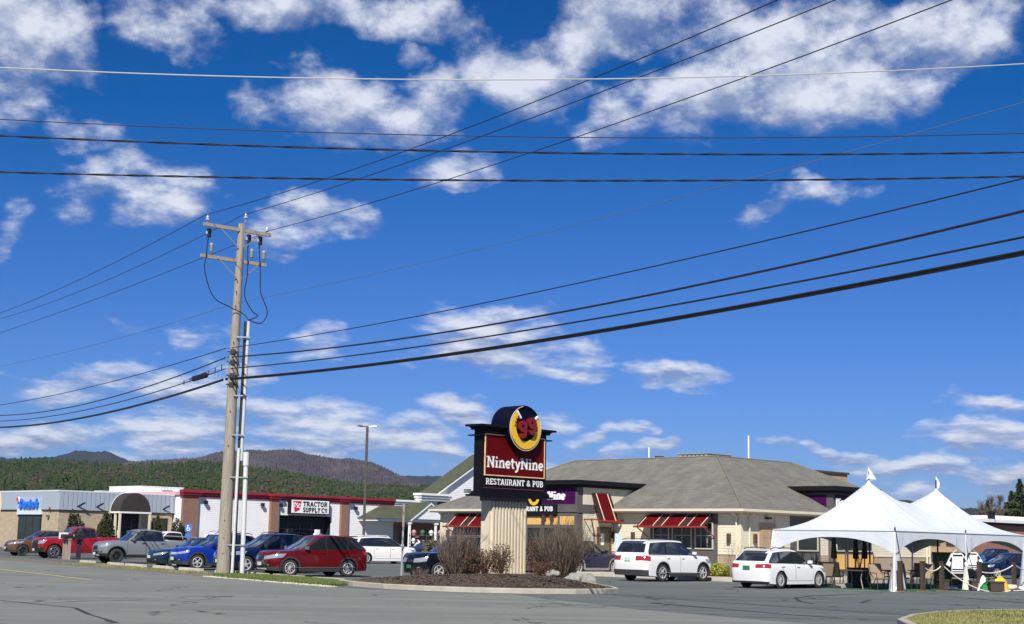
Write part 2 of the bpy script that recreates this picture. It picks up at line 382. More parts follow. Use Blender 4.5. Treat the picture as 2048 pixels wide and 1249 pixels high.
# ------------------------------------------------------------------ ground, road, lot
def asphalt(name, base, dark, light, crack=.5):
    m = bpy.data.materials.new(name); m.use_nodes = True; nt = m.node_tree; L = nt.links; b = nt.nodes['Principled BSDF']; b.inputs['Roughness'].default_value = .88
    b.inputs['Specular IOR Level'].default_value = .3
    t = nt.nodes.new('ShaderNodeTexCoord').outputs['Object']
    def noise(s, d, sc_=(1,1,1), rot=0):
        mp = nt.nodes.new('ShaderNodeMapping'); mp.inputs['Scale'].default_value = sc_; mp.inputs['Rotation'].default_value = (0, 0, rot); L.new(t, mp.inputs[0])
        n = nt.nodes.new('ShaderNodeTexNoise'); n.inputs['Scale'].default_value = s; n.inputs['Detail'].default_value = d; n.inputs['Roughness'].default_value = .6
        L.new(mp.outputs[0], n.inputs['Vector']); return n.outputs[0]
    def mixc(f, a, c):
        x = nt.nodes.new('ShaderNodeMix'); x.data_type = 'RGBA'; L.new(f, x.inputs[0])
        for i, v in ((6, a), (7, c)):
            if isinstance(v, tuple): x.inputs[i].default_value = (*v, 1)
            else: L.new(v, x.inputs[i])
        return x.outputs[2]
    def mrg(v, a, c, lo=0, hi=1):
        r = nt.nodes.new('ShaderNodeMapRange'); L.new(v, r.inputs[0]); r.inputs[1].default_value = a; r.inputs[2].default_value = c; r.inputs[3].default_value = lo; r.inputs[4].default_value = hi
        return r.outputs[0]
    rdir = math.atan2(-.835, .55)
    big = mrg(noise(.12, 4), .35, .65); c = mixc(big, base, dark)
    streak = mrg(noise(.55, 5, (.08, 1, 1), -rdir), .42, .66, 0, .9); c = mixc(streak, c, light)
    streak2 = mrg(noise(.9, 4, (.06, 1, 1), -rdir), .50, .66, 0, .7)
    c = mixc(mrg(noise(.42, 6), .60, .66, 0, .5), c, dark); c = mixc(mrg(noise(1.7, 5), .62, .70, 0, .55), c, tuple(v*.6 for v in dark)); c = mixc(streak2, c, dark)
    grain = mrg(noise(9, 6), .32, .68, 0, .6); c = mixc(grain, c, dark)
    grain2 = mrg(noise(45, 2), .5, .75, 0, .5); c = mixc(grain2, c, light)
    wv = nt.nodes.new('ShaderNodeTexVoronoi'); wv.feature = 'DISTANCE_TO_EDGE'; wv.inputs['Scale'].default_value = .17
    dn = nt.nodes.new('ShaderNodeTexNoise'); dn.inputs['Scale'].default_value = .8; dn.inputs['Detail'].default_value = 6; L.new(t, dn.inputs['Vector'])
    vsx = nt.nodes.new('ShaderNodeVectorMath'); vsx.operation = 'MULTIPLY_ADD'; L.new(dn.outputs['Color'], vsx.inputs[0]); vsx.inputs[1].default_value = (2.2, 2.2, 0); L.new(t, vsx.inputs[2])
    L.new(vsx.outputs[0], wv.inputs['Vector'])
    ck = mrg(wv.outputs[0], .003, .011, crack, 0)
    brk = mrg(noise(.25, 3), .45, .55); mu = nt.nodes.new('ShaderNodeMath'); mu.operation = 'MULTIPLY'; L.new(ck, mu.inputs[0]); L.new(brk, mu.inputs[1])
    c = mixc(mu.outputs[0], c, (.02, .02, .021))
    L.new(c, b.inputs['Base Color'])
    bp = nt.nodes.new('ShaderNodeBump'); bp.inputs['Strength'].default_value = .35; bp.inputs['Distance'].default_value = .012
    L.new(noise(60, 3), bp.inputs['Height']); L.new(bp.outputs[0], b.inputs['Normal'])
    return m
ROADM = asphalt('road asphalt', (.192, .200, .181), (.140, .148, .136), (.245, .248, .222), .8)
LOTM = asphalt('parking lot asphalt', (.118, .130, .126), (.082, .092, .090), (.165, .173, .166), .9)
GRASSM = mat('spring grass', (.075, .125, .02), .9, c2=(.16, .17, .055), scale=3, bump=.6, bscale=60, detail=6)
DIRTM = mat('gravel verge', (.19, .165, .125), .95, c2=(.12, .105, .08), scale=5, bump=.6, bscale=50, detail=6)
MULCHM = mat('bark mulch', (.040, .026, .018), .95, c2=(.085, .060, .042), scale=9, bump=1, bscale=30, detail=8)
def sheet(name, pts, z, m, kind='structure', parent=None):
    mb = MB(); mb.add([(x, y, z) for x, y in pts], [tuple(range(len(pts)))])
    return obj(name, mb, m, kind=kind, fix=False, parent=parent)
RD = Vector((.55, -.835)).normalized(); RNn = Vector((-RD.y, RD.x))  # road direction, and across it away from the camera
E0 = Vector((-11.15, 57.1))
def edge(s, off=0): p = E0 + RD*s + RNn*off; return (p.x, p.y)
gmat = mat('field ground', (.13, .115, .06), .95, c2=(.09, .10, .04), scale=.05, detail=8)
sheet('ground', [(-9000, -400), (9000, -400), (9000, 9000), (-9000, 9000)], -.06, gmat)
# the parking lot, down to the road edge
sheet('parking_lot', [edge(-160, -.3), edge(-60, -.3), edge(0, -.3), edge(20, -.3), edge(46, -.3), (60, 5), (130, 40), (130, 190), (-30, 330), (-210, 330)], -.008, LOTM)
# the road: everything on the camera's side of the edge line
re_ = [edge(-200), edge(-60), edge(-20), edge(0), edge(6.5), (-6.0, 49.4), (-4.6, 47.2), (-2.3, 45.9), (.2, 45.5), (1.0, 43.0), (3.4, 36.4), edge(60)]
near = [edge(60, -20), edge(-200, -20)]
sheet('road', re_ + near, -.004, ROADM)
YELLOW = mat('worn yellow paint', (.52, .40, .12), .8, c2=(.30, .26, .16), scale=6, detail=6)
WPAINT = mat('worn white paint', (.58, .57, .54), .8, c2=(.26, .26, .25), scale=5, detail=6)
def strip(a, b, w, z, m, name='painted_line'):
    a, b = Vector(a), Vector(b); d = (b-a).normalized(); n = Vector((-d.y, d.x))*w/2
    return sheet(name, [tuple(a-n), tuple(b-n), tuple(b+n), tuple(a+n)], z, m)
la, lb = Vector(G(0, 1139)), Vector(G(181, 1160))
o = strip(tuple(la + (la-lb)*6), tuple(lb), .22, .002, YELLOW); tag(o, '', '') ; del o['label'], o['category']
# tar-sealed crack lines across the tarmac
TAR = mat('crack sealant', (.028, .028, .03), .6)
for pts, w in (([(0,1201),(90,1210),(150,1216),(178,1229),(236,1246)], .05), ([(1590,1196),(1624,1192),(1680,1190),(1765,1186)], .06), ([(1590,1196),(1600,1203),(1628,1208)], .06),
               ([(1722,1206),(1740,1200)], .06), ([(1843,1208),(1882,1210)], .05), ([(1880,1192),(1940,1197),(2048,1206)], .07), ([(1300,1206),(1420,1216),(1560,1228),(1680,1236)], .07)):
    P = [Vector(G(*p)) for p in pts]; mb = MB()
    for i in range(len(P)-1):
        d = (P[i+1]-P[i]).normalized(); n = Vector((-d.y, d.x))*w*rnd.uniform(.6, 1.2)
        mb.add([(*(P[i]-n), .001), (*(P[i+1]-n), .001), (*(P[i+1]+n), .001), (*(P[i]+n), .001)], [(0,1,2,3)])
    obj('road_crack', mb, TAR, kind='structure', fix=False)
# parking bay lines
HD = Vector((math.cos(R(35)), math.sin(R(35))))           # stall axis
for s in range(-16, 4):
    a = Vector(edge(s*2.9+1, 4.3)); strip(tuple(a), tuple(a+HD*4.6), .1, .0, WPAINT)
for i in range(6):
    a = Vector((5.3, 63.2)) + Vector((.707, -.707))*(i*2.9-4); strip(tuple(a), tuple(a+Vector((.707, .707))*4.6), .1, .0, WPAINT)
# kerbs
def kerb(pts, w=.16, h=.15, closed=False, name='kerb', m=None):
    P = [Vector(p) for p in pts]; mb = MB(); n = len(P)
    offs = []
    for i in range(n):
        a = P[i-1] if (i or closed) else P[i]; b = P[(i+1) % n] if (i < n-1 or closed) else P[i]
        d = (b-a).normalized(); offs.append(Vector((-d.y, d.x))*w)
    rng = range(n if closed else n-1)
    V = []
    for p, o_ in zip(P, offs): V += [(p.x, p.y, -.03), (p.x, p.y, h-.02), (p.x+o_.x*.12, p.y+o_.y*.12, h), (p.x+o_.x, p.y+o_.y, h), (p.x+o_.x, p.y+o_.y, -.03)]
    F = []
    for i in rng:
        j = (i+1) % n
        for k in range(4): F.append((5*i+k, 5*j+k, 5*j+k+1, 5*i+k+1))
    if not closed: F += [(0,1,2,3,4), tuple(5*(n-1)+k for k in (4,3,2,1,0))]
    mb.add(V, F); return obj(name, mb, m or CONC, kind='structure')
ISL = [(-5.9,52.0),(-5.2,50.2),(-4.0,48.3),(-2.6,47.1),(-1.2,46.5),(.5,46.4),(2.2,47.0),(3.2,47.9),(3.7,48.9),(3.7,50.2),(3.2,55.0),(3.0,61.0),(1.6,62.0),(-.6,60.9),(-1.9,58.7),(-3.0,57.0),(-4.9,54.2)]
kerb(ISL, closed=True)
def smoothpoly(pts, it=2):
    for _ in range(it):
        q = []
        for i in range(len(pts)):
            a, b = Vector(pts[i]), Vector(pts[(i+1) % len(pts)]); q += [tuple(a*.75+b*.25), tuple(a*.25+b*.75)]
        pts = q
    return pts
def mound(name, pts, m, h, z0=.1, rings=7, rough=.04, kind='structure', centre=None):
    n = len(pts); cx = sum(p[0] for p in pts)/n; cy = sum(p[1] for p in pts)/n
    if centre: cx, cy = centre
    V = []; F = []
    for r in range(rings):
        k = 1-r/rings
        for (x, y) in pts:
            hh = h*(1-k**2.2); V.append((cx+(x-cx)*k, cy+(y-cy)*k, z0+hh+(rnd.uniform(-rough, rough) if r else 0)))
    V.append((cx, cy, z0+h))
    for r in range(rings-1):
        for i in range(n): j = (i+1) % n; F.append((r*n+i, r*n+j, (r+1)*n+j, (r+1)*n+i))
    F += [((rings-1)*n+i, (rings-1)*n+(i+1) % n, len(V)-1) for i in range(n)]
    mb = MB(); mb.add(V, F); return obj(name, mb, m, kind=kind, smooth=True, fix=False, ang=80)
def inset(pts, d):
    n = len(pts); r = []
    for i in range(n):
        a, p, b = Vector(pts[i-1]), Vector(pts[i]), Vector(pts[(i+1) % n]); t = (b-a).normalized(); r.append(tuple(p+Vector((-t.y, t.x))*d))
    return r
isl_in = inset(ISL, .15)
mound('mulch_bed', isl_in, MULCHM, .3, .1)
# grass corner of the next island at the lower right
GI = [(7.9,29.0),(8.3,31.5),(9.2,33.8),(10.4,35.8),(11.9,37.4),(13.6,38.2),(18.0,38.4),(26,36),(30,25),(12,22),(8.2,24)]
GI = GI[::-1]
kerb(GI, closed=True)
# ------------------------------------------------------------------ grass made of blades
def blades(name, pts_xy, m, h=(.05, .12), w=.02, z=0, zf=None, parent=None, label=None):
    n = len(pts_xy); P = np.array(pts_xy); rs = np.random.RandomState(5)
    a = rs.uniform(0, 6.28, n); hh = rs.uniform(h[0], h[1], n); le = rs.uniform(-.5, .5, (n, 2))*hh[:, None]
    zz = np.full(n, z) if zf is None else np.array([zf(x, y) for x, y in pts_xy])
    V = np.zeros((n, 3, 3)); dx = np.cos(a)*w; dy = np.sin(a)*w
    V[:, 0] = np.stack([P[:, 0]-dx, P[:, 1]-dy, zz], 1); V[:, 1] = np.stack([P[:, 0]+dx, P[:, 1]+dy, zz], 1); V[:, 2] = np.stack([P[:, 0]+le[:, 0], P[:, 1]+le[:, 1], zz+hh], 1)
    return tri_mesh(name, V.reshape(-1, 3), n, 3, m, parent)
def tri_mesh(name, V, n, k, mats, parent=None, mi=None):
    me = bpy.data.meshes.new(name); me.vertices.add(n*k); me.vertices.foreach_set('co', V.astype(np.float32).ravel())
    me.loops.add(n*k); me.loops.foreach_set('vertex_index', np.arange(n*k, dtype=np.int32))
    me.polygons.add(n); me.polygons.foreach_set('loop_start', np.arange(0, n*k, k, dtype=np.int32)); me.polygons.foreach_set('loop_total', np.full(n, k, dtype=np.int32))
    for m in (mats if isinstance(mats, (list, tuple)) else [mats]): me.materials.append(m)
    if mi is not None: me.polygons.foreach_set('material_index', np.asarray(mi, dtype=np.int32))
    me.update(calc_edges=True)
    o = bpy.data.objects.new(name, me); col.objects.link(o); o['kind'] = 'stuff'
    if parent: o.parent = parent
    return o
def inpoly(x, y, P):
    c = False; j = len(P)-1
    for i in range(len(P)):
        if (P[i][1] > y) != (P[j][1] > y) and x < (P[j][0]-P[i][0])*(y-P[i][1])/(P[j][1]-P[i][1])+P[i][0]: c = not c
        j = i
    return c
def scatter(P, n, seed=1):
    r = random.Random(seed); xs = [p[0] for p in P]; ys = [p[1] for p in P]; q = []
    while len(q) < n:
        x, y = r.uniform(min(xs), max(xs)), r.uniform(min(ys), max(ys))
        if inpoly(x, y, P): q.append((x, y))
    return q
GRB = mat('grass blade green', (.085, .145, .022), .85, c2=(.15, .17, .05), scale=1.2)
GRD = mat('grass blade dry', (.30, .26, .11), .85, c2=(.14, .18, .04), scale=.8)
gi_in = inset(GI, .15)
sheet('grass_island_soil', gi_in, .12, mat('thatch', (.16, .135, .075), .95, c2=(.10, .12, .04), scale=2, detail=6, bump=.6, bscale=40))
fr_ = [p for p in scatter(gi_in, 60000, 3) if p[1] > 26]
tag(blades('grass', fr_, GRD, (.03, .08), .012, .12), 'thin dry grass growing in the kerbed island corner at lower right', 'grass')
# grass strip between the road and the wheel stops, gravel verge further left
GS = [edge(-1.5,.05), edge(3,.05), edge(6.5,.05), edge(8.6,.25), edge(8.8,1.0), edge(7.5,2.0), edge(4,2.4), edge(0,2.35), edge(-2.2,1.6)]
GS2 = smoothpoly(GS, 1)
mound('grass_strip', GS2, mat('turf soil', (.10, .12, .035), .95, c2=(.15, .13, .07), scale=2, detail=6), .06, -.006, 5, .01)
tag(blades('grass', scatter(GS2, 42000, 4), GRB, (.05, .13), .014, .03), 'green grass on the verge between road and wheel stops', 'grass')
VG = [edge(-60,-.12), edge(-30,-.15), edge(-3,-.1), edge(1.2,.0), edge(.2,2.4), edge(-5,2.3), edge(-30,2.0), edge(-60,2.0)]
sheet('gravel_verge', VG, -.001, DIRTM)
vgr = [p for p in scatter([edge(-24,.9), edge(-2,.9), edge(-2,2.2), edge(-24,2.1)], 9000, 9) if math.sin(p[1]*1.7)+math.sin(p[0]*3.1) > -.2]
tag(blades('grass', vgr, GRD, (.04, .10), .014, 0), 'dry grass tufts in the gravel verge beside the wheel stops', 'grass')
# strip of grass and worn kerb just behind the island kerb at its left end
tag(blades('grass', scatter([(-5.6,51.6),(-4.0,49.2),(-3.0,48.0),(-2.6,49.5),(-4.6,53.6)], 9000, 11), GRB, (.03, .08), .012, .12), 'patch of grass at the left tip of the kerbed island', 'grass')
gravel = MB(); rs = random.Random(4)
for _ in range(500):
    s = rs.uniform(-1, 10); x, y = edge(s, rs.uniform(-.25, .15)); r = rs.uniform(.015, .05)
    gravel.add([(x-r, y, 0), (x, y-r, 0), (x+r, y, .01), (x, y+r, 0), (x, y, r*.9)], [(0,1,4),(1,2,4),(2,3,4),(3,0,4)])
tag(obj('gravel', gravel, CONCL, kind='stuff', fix=False), 'loose pale stones along the broken road edge below the grass', 'gravel')

# mulch chips on the island
def mz(x, y):
    n = len(isl_in); cx = sum(p[0] for p in isl_in)/n; cy = sum(p[1] for p in isl_in)/n
    best = 0
    for i in range(n):   # radial parameter of the point
        x1, y1 = isl_in[i][0]-cx, isl_in[i][1]-cy; x2, y2 = isl_in[(i+1) % n][0]-cx, isl_in[(i+1) % n][1]-cy
        dx, dy = x-cx, y-cy; det = x1*y2-x2*y1
        if abs(det) < 1e-9: continue
        a = (dx*y2-dy*x2)/det; b = (x1*dy-y1*dx)/det
        if a >= -1e-6 and b >= -1e-6: best = a+b; break
    return .1+.3*(1-min(1, best)**2.2)
chips = scatter(isl_in, 9000, 8); V = []; rs = random.Random(2)
for x, y in chips:
    z = mz(x, y)+.01; a = rs.uniform(0, 6.3); l = rs.uniform(.02, .06); w = l*.35; t = rs.uniform(-.02, .03)
    ca, sa = math.cos(a), math.sin(a)
    V += [(x-ca*l-sa*w, y-sa*l+ca*w, z+t), (x+ca*l-sa*w, y+sa*l+ca*w, z-t*.3), (x+ca*l+sa*w, y+sa*l-ca*w, z+.015), (x-ca*l+sa*w, y-sa*l-ca*w, z+.01)]
tag(tri_mesh('mulch_chips', np.array(V), len(chips), 4, [mat('mulch chip', (.06,.038,.026), .9, c2=(.13,.09,.06), scale=4)]), 'dark bark mulch covering the sign island', 'mulch')

# ------------------------------------------------------------------ hills
def interp(pts, x):
    if x <= pts[0][0]: return pts[0][1]
    for (a, b), (c, d) in zip(pts, pts[1:]):
        if x <= c: return b+(d-b)*(x-a)/(c-a)
    return pts[-1][1]
from mathutils import noise as mn
def hill(name, sky_pts, Y1, Y0, m, nx=240, ny=40, rough=10, jag=3, prof=1.1, seed=0):
    x0, x1 = sky_pts[0][0], sky_pts[-1][0]; V = []; F = []
    for i in range(nx+1):
        px = x0+(x1-x0)*i/nx; py = interp(sky_pts, px); X, _, Z = atY(px, py, Y1)
        for j in range(ny+1):
            t = j/ny; Y = Y0+(Y1-Y0)*min(1, t*1.0); k = X/Y1
            if j == ny: Y = Y1+(Y1-Y0)*.6; z = -20
            else:
                z = (Z-CH)*(t*ny/(ny-1))**prof
                z += mn.noise(Vector((k*30+seed, t*4, seed)))*rough*t*(1 if t < .9 else .3) + mn.noise(Vector((k*60, t*9, seed+4)))*rough*.55*min(1, t*3)*(1 if t < .95 else .4)
                z += mn.noise(Vector((k*1500+seed*3, t*90, 7)))*jag*min(1, t*2)
            V.append((k*Y, Y, z if j < ny else z))
    for i in range(nx):
        for j in range(ny): a = i*(ny+1)+j; F.append((a, a+ny+1, a+ny+2, a+1))
    mb = MB(); mb.add(V, F); return obj(name, mb, m, kind='structure', smooth=True, fix=False, ang=60)
def hillmat(name, a, b, s, c3=None, zc=None, contrast=1.5):
    m = mat(name, a, 1, c2=b, scale=s, detail=10, contrast=contrast, spec=.1, bump=0)
    nt = m.node_tree; L = nt.links; bs = nt.nodes['Principled BSDF']; src = bs.inputs['Base Color'].links[0].from_socket
    t = nt.nodes.new('ShaderNodeTexCoord').outputs['Object']
    n = nt.nodes.new('ShaderNodeTexNoise'); n.inputs['Scale'].default_value = s*22; n.inputs['Detail'].default_value = 4; L.new(t, n.inputs['Vector'])
    r = nt.nodes.new('ShaderNodeMapRange'); r.inputs[1].default_value = .3; r.inputs[2].default_value = .7; r.inputs[3].default_value = .55; r.inputs[4].default_value = 1.5; L.new(n.outputs[0], r.inputs[0])
    x = nt.nodes.new('ShaderNodeVectorMath'); x.operation = 'SCALE'; L.new(src, x.inputs[0]); L.new(r.outputs[0], x.inputs['Scale'])
    last = x.outputs[0]
    if c3:
        s2 = nt.nodes.new('ShaderNodeSeparateXYZ'); L.new(t, s2.inputs[0])
        n3 = nt.nodes.new('ShaderNodeTexNoise'); n3.inputs['Scale'].default_value = s*.8; n3.inputs['Detail'].default_value = 5; L.new(t, n3.inputs['Vector'])
        ad = nt.nodes.new('ShaderNodeMath'); ad.operation = 'MULTIPLY_ADD'; L.new(n3.outputs[0], ad.inputs[0]); ad.inputs[1].default_value = zc[2]; L.new(s2.outputs[2], ad.inputs[2])
        r3 = nt.nodes.new('ShaderNodeMapRange'); r3.interpolation_type = 'SMOOTHSTEP'; L.new(ad.outputs[0], r3.inputs[0]); r3.inputs[1].default_value = zc[0]; r3.inputs[2].default_value = zc[1]
        x3 = nt.nodes.new('ShaderNodeMix'); x3.data_type = 'RGBA'; L.new(r3.outputs[0], x3.inputs[0]); L.new(last, x3.inputs[6]); x3.inputs[7].default_value = (*c3, 1); last = x3.outputs[2]
    L.new(last, bs.inputs['Base Color']); return m
HM1 = hillmat('far dark ridge', (.012, .022, .030), (.035, .036, .042), .004, None)  # dark blue of the ridges is cloud shadow put into the colour
HM2 = hillmat('bare hardwood mountain', (.085, .066, .064), (.050, .044, .052), .006, (.012, .022, .032), (330, 420, 160))  # brown bare woods; navy on the high slopes paints in cloud shadow
hill('mountain_far_ridge', [(-700,935),(-200,925),(0,917),(40,918),(75,915),(110,915),(135,908),(150,904),(170,903),(185,906),(208,903),(222,907),(240,915),(262,924),(300,935),(420,945)], 5200, 3600, HM1, 300, 30, 9, 7, seed=2)
hill('mountain_right_ridge', [(560,985),(700,965),(790,954),(850,953),(880,953),(900,957),(990,980),(1100,1010)], 5600, 4200, HM1, 160, 20, 8, 6, seed=9)
hill('bare_mountain', [(150,960),(262,924),(300,920),(385,917),(425,906),(470,902),(520,902),(560,903),(600,902),(615,908),(650,913),(700,917),(740,927),(780,941),(800,951),(850,968),(880,980),(960,1000)], 4300, 2400, HM2, 560, 110, 26, 8, seed=5)
hill('right_hill', [(1500,1020),(1700,1004),(1790,999),(1800,998),(1822,1003),(1870,1006),(1910,1013),(1940,1015),(1990,1020),(2100,1021),(2500,1015),(3000,1030)], 2600, 1800, HM1, 200, 16, 6, 5, seed=12)
FORE = [(-500,935),(-100,930),(0,925),(60,923),(110,922),(150,924),(215,930),(260,933),(330,930),(400,926),(470,929),(520,936),(560,944),(600,949),(650,960),(700,968),(760,972),(800,974),(870,976),(960,985),(1100,1005)]
hill('forested_hill', [(a, b+7) for a, b in FORE], 1700, 700, hillmat('forest floor', (.035, .042, .016), (.05, .04, .03), .02), 200, 24, 10, 1, prof=1.0, seed=3)
# trees on that hill: it reads as one wood
def tree_template(kind, seed):
    r = random.Random(seed); V = []; F = []
    if kind == 'pine':
        n = 7; tiers = 5
        for k in range(tiers):
            z0 = .12+.17*k; z1 = z0+.30; rr = .30*(1-k/tiers)+.06; b = len(V); a0 = r.uniform(0, 6)
            for i in range(n):
                a = a0+6.283*i/n; q = rr*r.uniform(.65, 1.25); V.append((q*math.cos(a), q*math.sin(a), z0+r.uniform(-.05, .04)))
            V.append((r.uniform(-.03, .03), r.uniform(-.03, .03), min(1, z1)))
            F += [(b+i, b+(i+1) % n, b+n) for i in range(n)]
    else:
        for k in range(5):
            c = (r.uniform(-.16, .16), r.uniform(-.16, .16), r.uniform(.38, .82)); s = r.uniform(.16, .26); b = len(V); n = 6
            for ring, zz in ((.75, -.5), (1, .1), (.65, .65)):
                for i in range(n):
                    a = 6.283*i/n+ring; q = s*ring*r.uniform(.7, 1.2); V.append((c[0]+q*math.cos(a), c[1]+q*math.sin(a), c[2]+zz*s+r.uniform(-.04, .04)))
            V.append((c[0], c[1], c[2]+s*r.uniform(.9, 1.1)))
            for ring in (0, 1):
                for i in range(n): F += [(b+ring*n+i, b+ring*n+(i+1) % n, b+(ring+1)*n+(i+1) % n), (b+ring*n+i, b+(ring+1)*n+(i+1) % n, b+(ring+1)*n+i)]
            F += [(b+2*n+i, b+2*n+(i+1) % n, b+3*n) for i in range(n)]
    return np.array(V), np.array([f for f in F])
def wood(name, spots, label, mats, seed=1):
    rs = np.random.RandomState(seed); TP = [tree_template('pine', i) for i in range(5)]; TD = [tree_template('dec', i+50) for i in range(5)]
    VV = []; FF = []; MI = []; base = 0
    for (x, y, z, h, kind) in spots:
        V, F = (TP if kind < 3 else TD)[rs.randint(5)]; a = rs.uniform(0, 6.28); c, s = math.cos(a), math.sin(a); w = h*rs.uniform(.8, 1.15)*(1.0 if kind < 3 else 1.1)
        W = np.stack([(V[:, 0]*c-V[:, 1]*s)*w+x, (V[:, 0]*s+V[:, 1]*c)*w+y, V[:, 2]*h+z], 1)
        VV.append(W[F.ravel()]); FF.append(len(F)); MI.append(np.full(len(F), kind))
    Vn = np.concatenate(VV); n = sum(FF)
    return tag(tri_mesh(name, Vn, n, 3, mats, mi=np.concatenate(MI)), label, 'forest')
TM = [mat('pine green', (.024, .041, .015), 1, c2=(.038, .055, .018), scale=.08, spec=.1), mat('dark spruce', (.016, .034, .018), 1, c2=(.03, .05, .02), scale=.08, spec=.1),
      mat('olive pine', (.044, .055, .018), 1, c2=(.032, .048, .016), scale=.08, spec=.1), mat('bare crown', (.066, .055, .042), 1, c2=(.048, .042, .032), scale=.08, spec=.1),
      mat('budding crown', (.058, .060, .026), 1, c2=(.05, .046, .03), scale=.08, spec=.1)]
spots = []; r_ = random.Random(21)
for i in range(9500):
    px = r_.uniform(-260, 1010); t = r_.random()**.9; Y = 700+1000*t
    Z1 = atY(px, interp(FORE, px)+7, 1700)[2]-CH; X = (px-1024)/FPX*Y*1.012; z = Z1*t
    g = mn.noise(Vector((px*.006, t*2.5, 3)))+.5*mn.noise(Vector((px*.02, t*7, 9))) ; q = r_.random()
    conifer = q < .70+g*1.0
    kind = (r_.choice((0, 0, 1, 2)) if g > -.15 else r_.choice((0, 2, 2))) if conifer else r_.choice((3, 3, 3, 4))
    spots.append((X, Y, z-1, r_.uniform(6, 11.5)*(1.1 if kind < 3 else .9), kind))
wood('forest', spots, 'mixed pine and bare hardwood forest covering the low hill behind the shops', TM)
sp = []
for i in range(420):
    px = r_.uniform(1895, 2500); Y = r_.uniform(420, 620); X = (px-1024)/FPX*Y*1.012
    hh = r_.uniform(9, 14) if px < 2010 else r_.uniform(12, 19)
    sp.append((X, Y, -1, hh, 3 if (px < 1990 and r_.random() < .6) else r_.choice((0, 1, 2, 3))))
wood('forest', sp, 'line of bare and evergreen trees behind the brick store at far right', TM, 4)

# air between here and the mountains
mb = MB(); mb.box(-2900, -60, -40, 2900, 7600, 330); hz = obj('haze', mb, None, kind='stuff'); hm = bpy.data.materials.new('haze air'); hm.use_nodes = True; hn = hm.node_tree.nodes; hn.remove(hn['Principled BSDF'])
pv = hn.new('ShaderNodeVolumePrincipled'); pv.inputs['Color'].default_value = (.62, .76, 1, 1); pv.inputs['Density'].default_value = .000034; pv.inputs['Anisotropy'].default_value = .2
hm.node_tree.links.new(pv.outputs[0], hn['Material Output'].inputs['Volume']); hz.data.materials.clear(); hz.data.materials.append(hm)
# ------------------------------------------------------------------ utility pole
PX, PY = -11.35, 59.3
pole = thing('utility_pole', 'tall weathered wooden utility pole with two crossarms at the road edge', 'utility pole', (PX, PY, 0))
mb = MB(); H_ = 14.4
mb.tube([(0,0,-.3), (-.0,0,3), (.0,0,8), (.04,0,H_)], [.285,.25,.205,.135], 20)
obj('pole_shaft', mb, WOODP, pole, smooth=True)
AD = Vector((.80, .60, 0)).normalized(); ZV = Vector((0,0,1)); AN = Vector((.60, -.80, 0))
def arm(z, cx, L, tilt=-.012):
    mb = MB(); c = Vector((cx, 0, z)) + AN*.2
    mb.obox(c, (AD+ZV*tilt).normalized(), AN, ZV, L/2, .055, .07); return obj('crossarm', mb, WOODG, pole)
arm(14.12, -.20, 3.05); arm(12.82, -.30, 2.95)
for z in (14.12, 12.82):
    for s in (-1, 1):
        mb = MB(); a = Vector((-.05, 0, z)) + AD*(s*.95) + AN*.14; b = Vector((0, 0, z-.75)) + AN*.16 + AD*s*.14
        mb.obox((a+b)/2, (b-a).normalized(), AN, (b-a).normalized().cross(AN), (b-a).length/2, .012, .022); obj('arm_brace', mb, GALV, pole)
def insulator(p, h=.24, r=.085):
    mb = MB(); p = Vector(p)
    mb.lathe(p, ZV, [(0,.02),(0.02,r),(.08,r*.9),(.085,r*.62),(.12,r*.6),(.125,r*.85),(.17,r*.7),(.18,r*.42),(h-.02,r*.5),(h,r*.2),(h,0)], 12)
    mb.cyl(p-ZV*.12, p, .014, n=6)
    return obj('insulator', mb, PORC, pole, smooth=True)
INS = []
for s, z in ((-1.36, 14.20), (None, 14.52), (1.34, 14.13)):
    p = (Vector((-.20, 0, z))+AD*s+AN*.2) if s is not None else Vector((.18, 0, z))+AN*.05
    insulator(p+ZV*.1); INS.append(p+ZV*.34)
mb = MB(); mb.cyl((.18,-.04,13.4), (.18,-.04,14.55), .025, n=6); obj('pole_top_pin', mb, GALV, pole)
# cut-outs under the upper arm, arresters on the lower arm
for s in (-1.30, .50, 1.02):
    c = Vector((-.20, 0, 13.99))+AD*s+AN*.22; mb = MB()
    mb.lathe(c, -ZV, [(0,.03),(.02,.09),(.06,.09),(.08,.05),(.12,.05),(.13,.085),(.17,.085),(.19,.05),(.30,.04),(.31,.07),(.36,.07),(.38,.03),(.5,.03)], 10)
    mb.obox(c-ZV*.2+AD*.09, ZV, AD, AN, .18, .025, .02, 0); obj('fuse_cutout', mb, BLACK, pole, smooth=True)
    mb = MB(); mb.lathe(c-ZV*.25-AD*.07, ZV, [(0,.045),(.1,.05),(.1,0)], 10); obj('cutout_cap', mb, PORC, pole)
for s in (-1.02, .80, 1.36):
    c = Vector((-.30, 0, 12.93))+AD*s+AN*.2; mb = MB()
    mb.lathe(c, ZV, [(0,.03),(.05,.06),(.08,.03),(.12,.075),(.40,.075),(.42,.05),(.46,.05),(.46,0)], 10); obj('surge_arrester', mb, POLY, pole, smooth=True)
    mb = MB(); mb.lathe(c+ZV*.4, ZV, [(0,.078),(.07,.07),(.08,0)], 10); obj('arrester_cap', mb, PORC, pole, smooth=True)
TOPC = Vector((.55, -.12, 10.35))
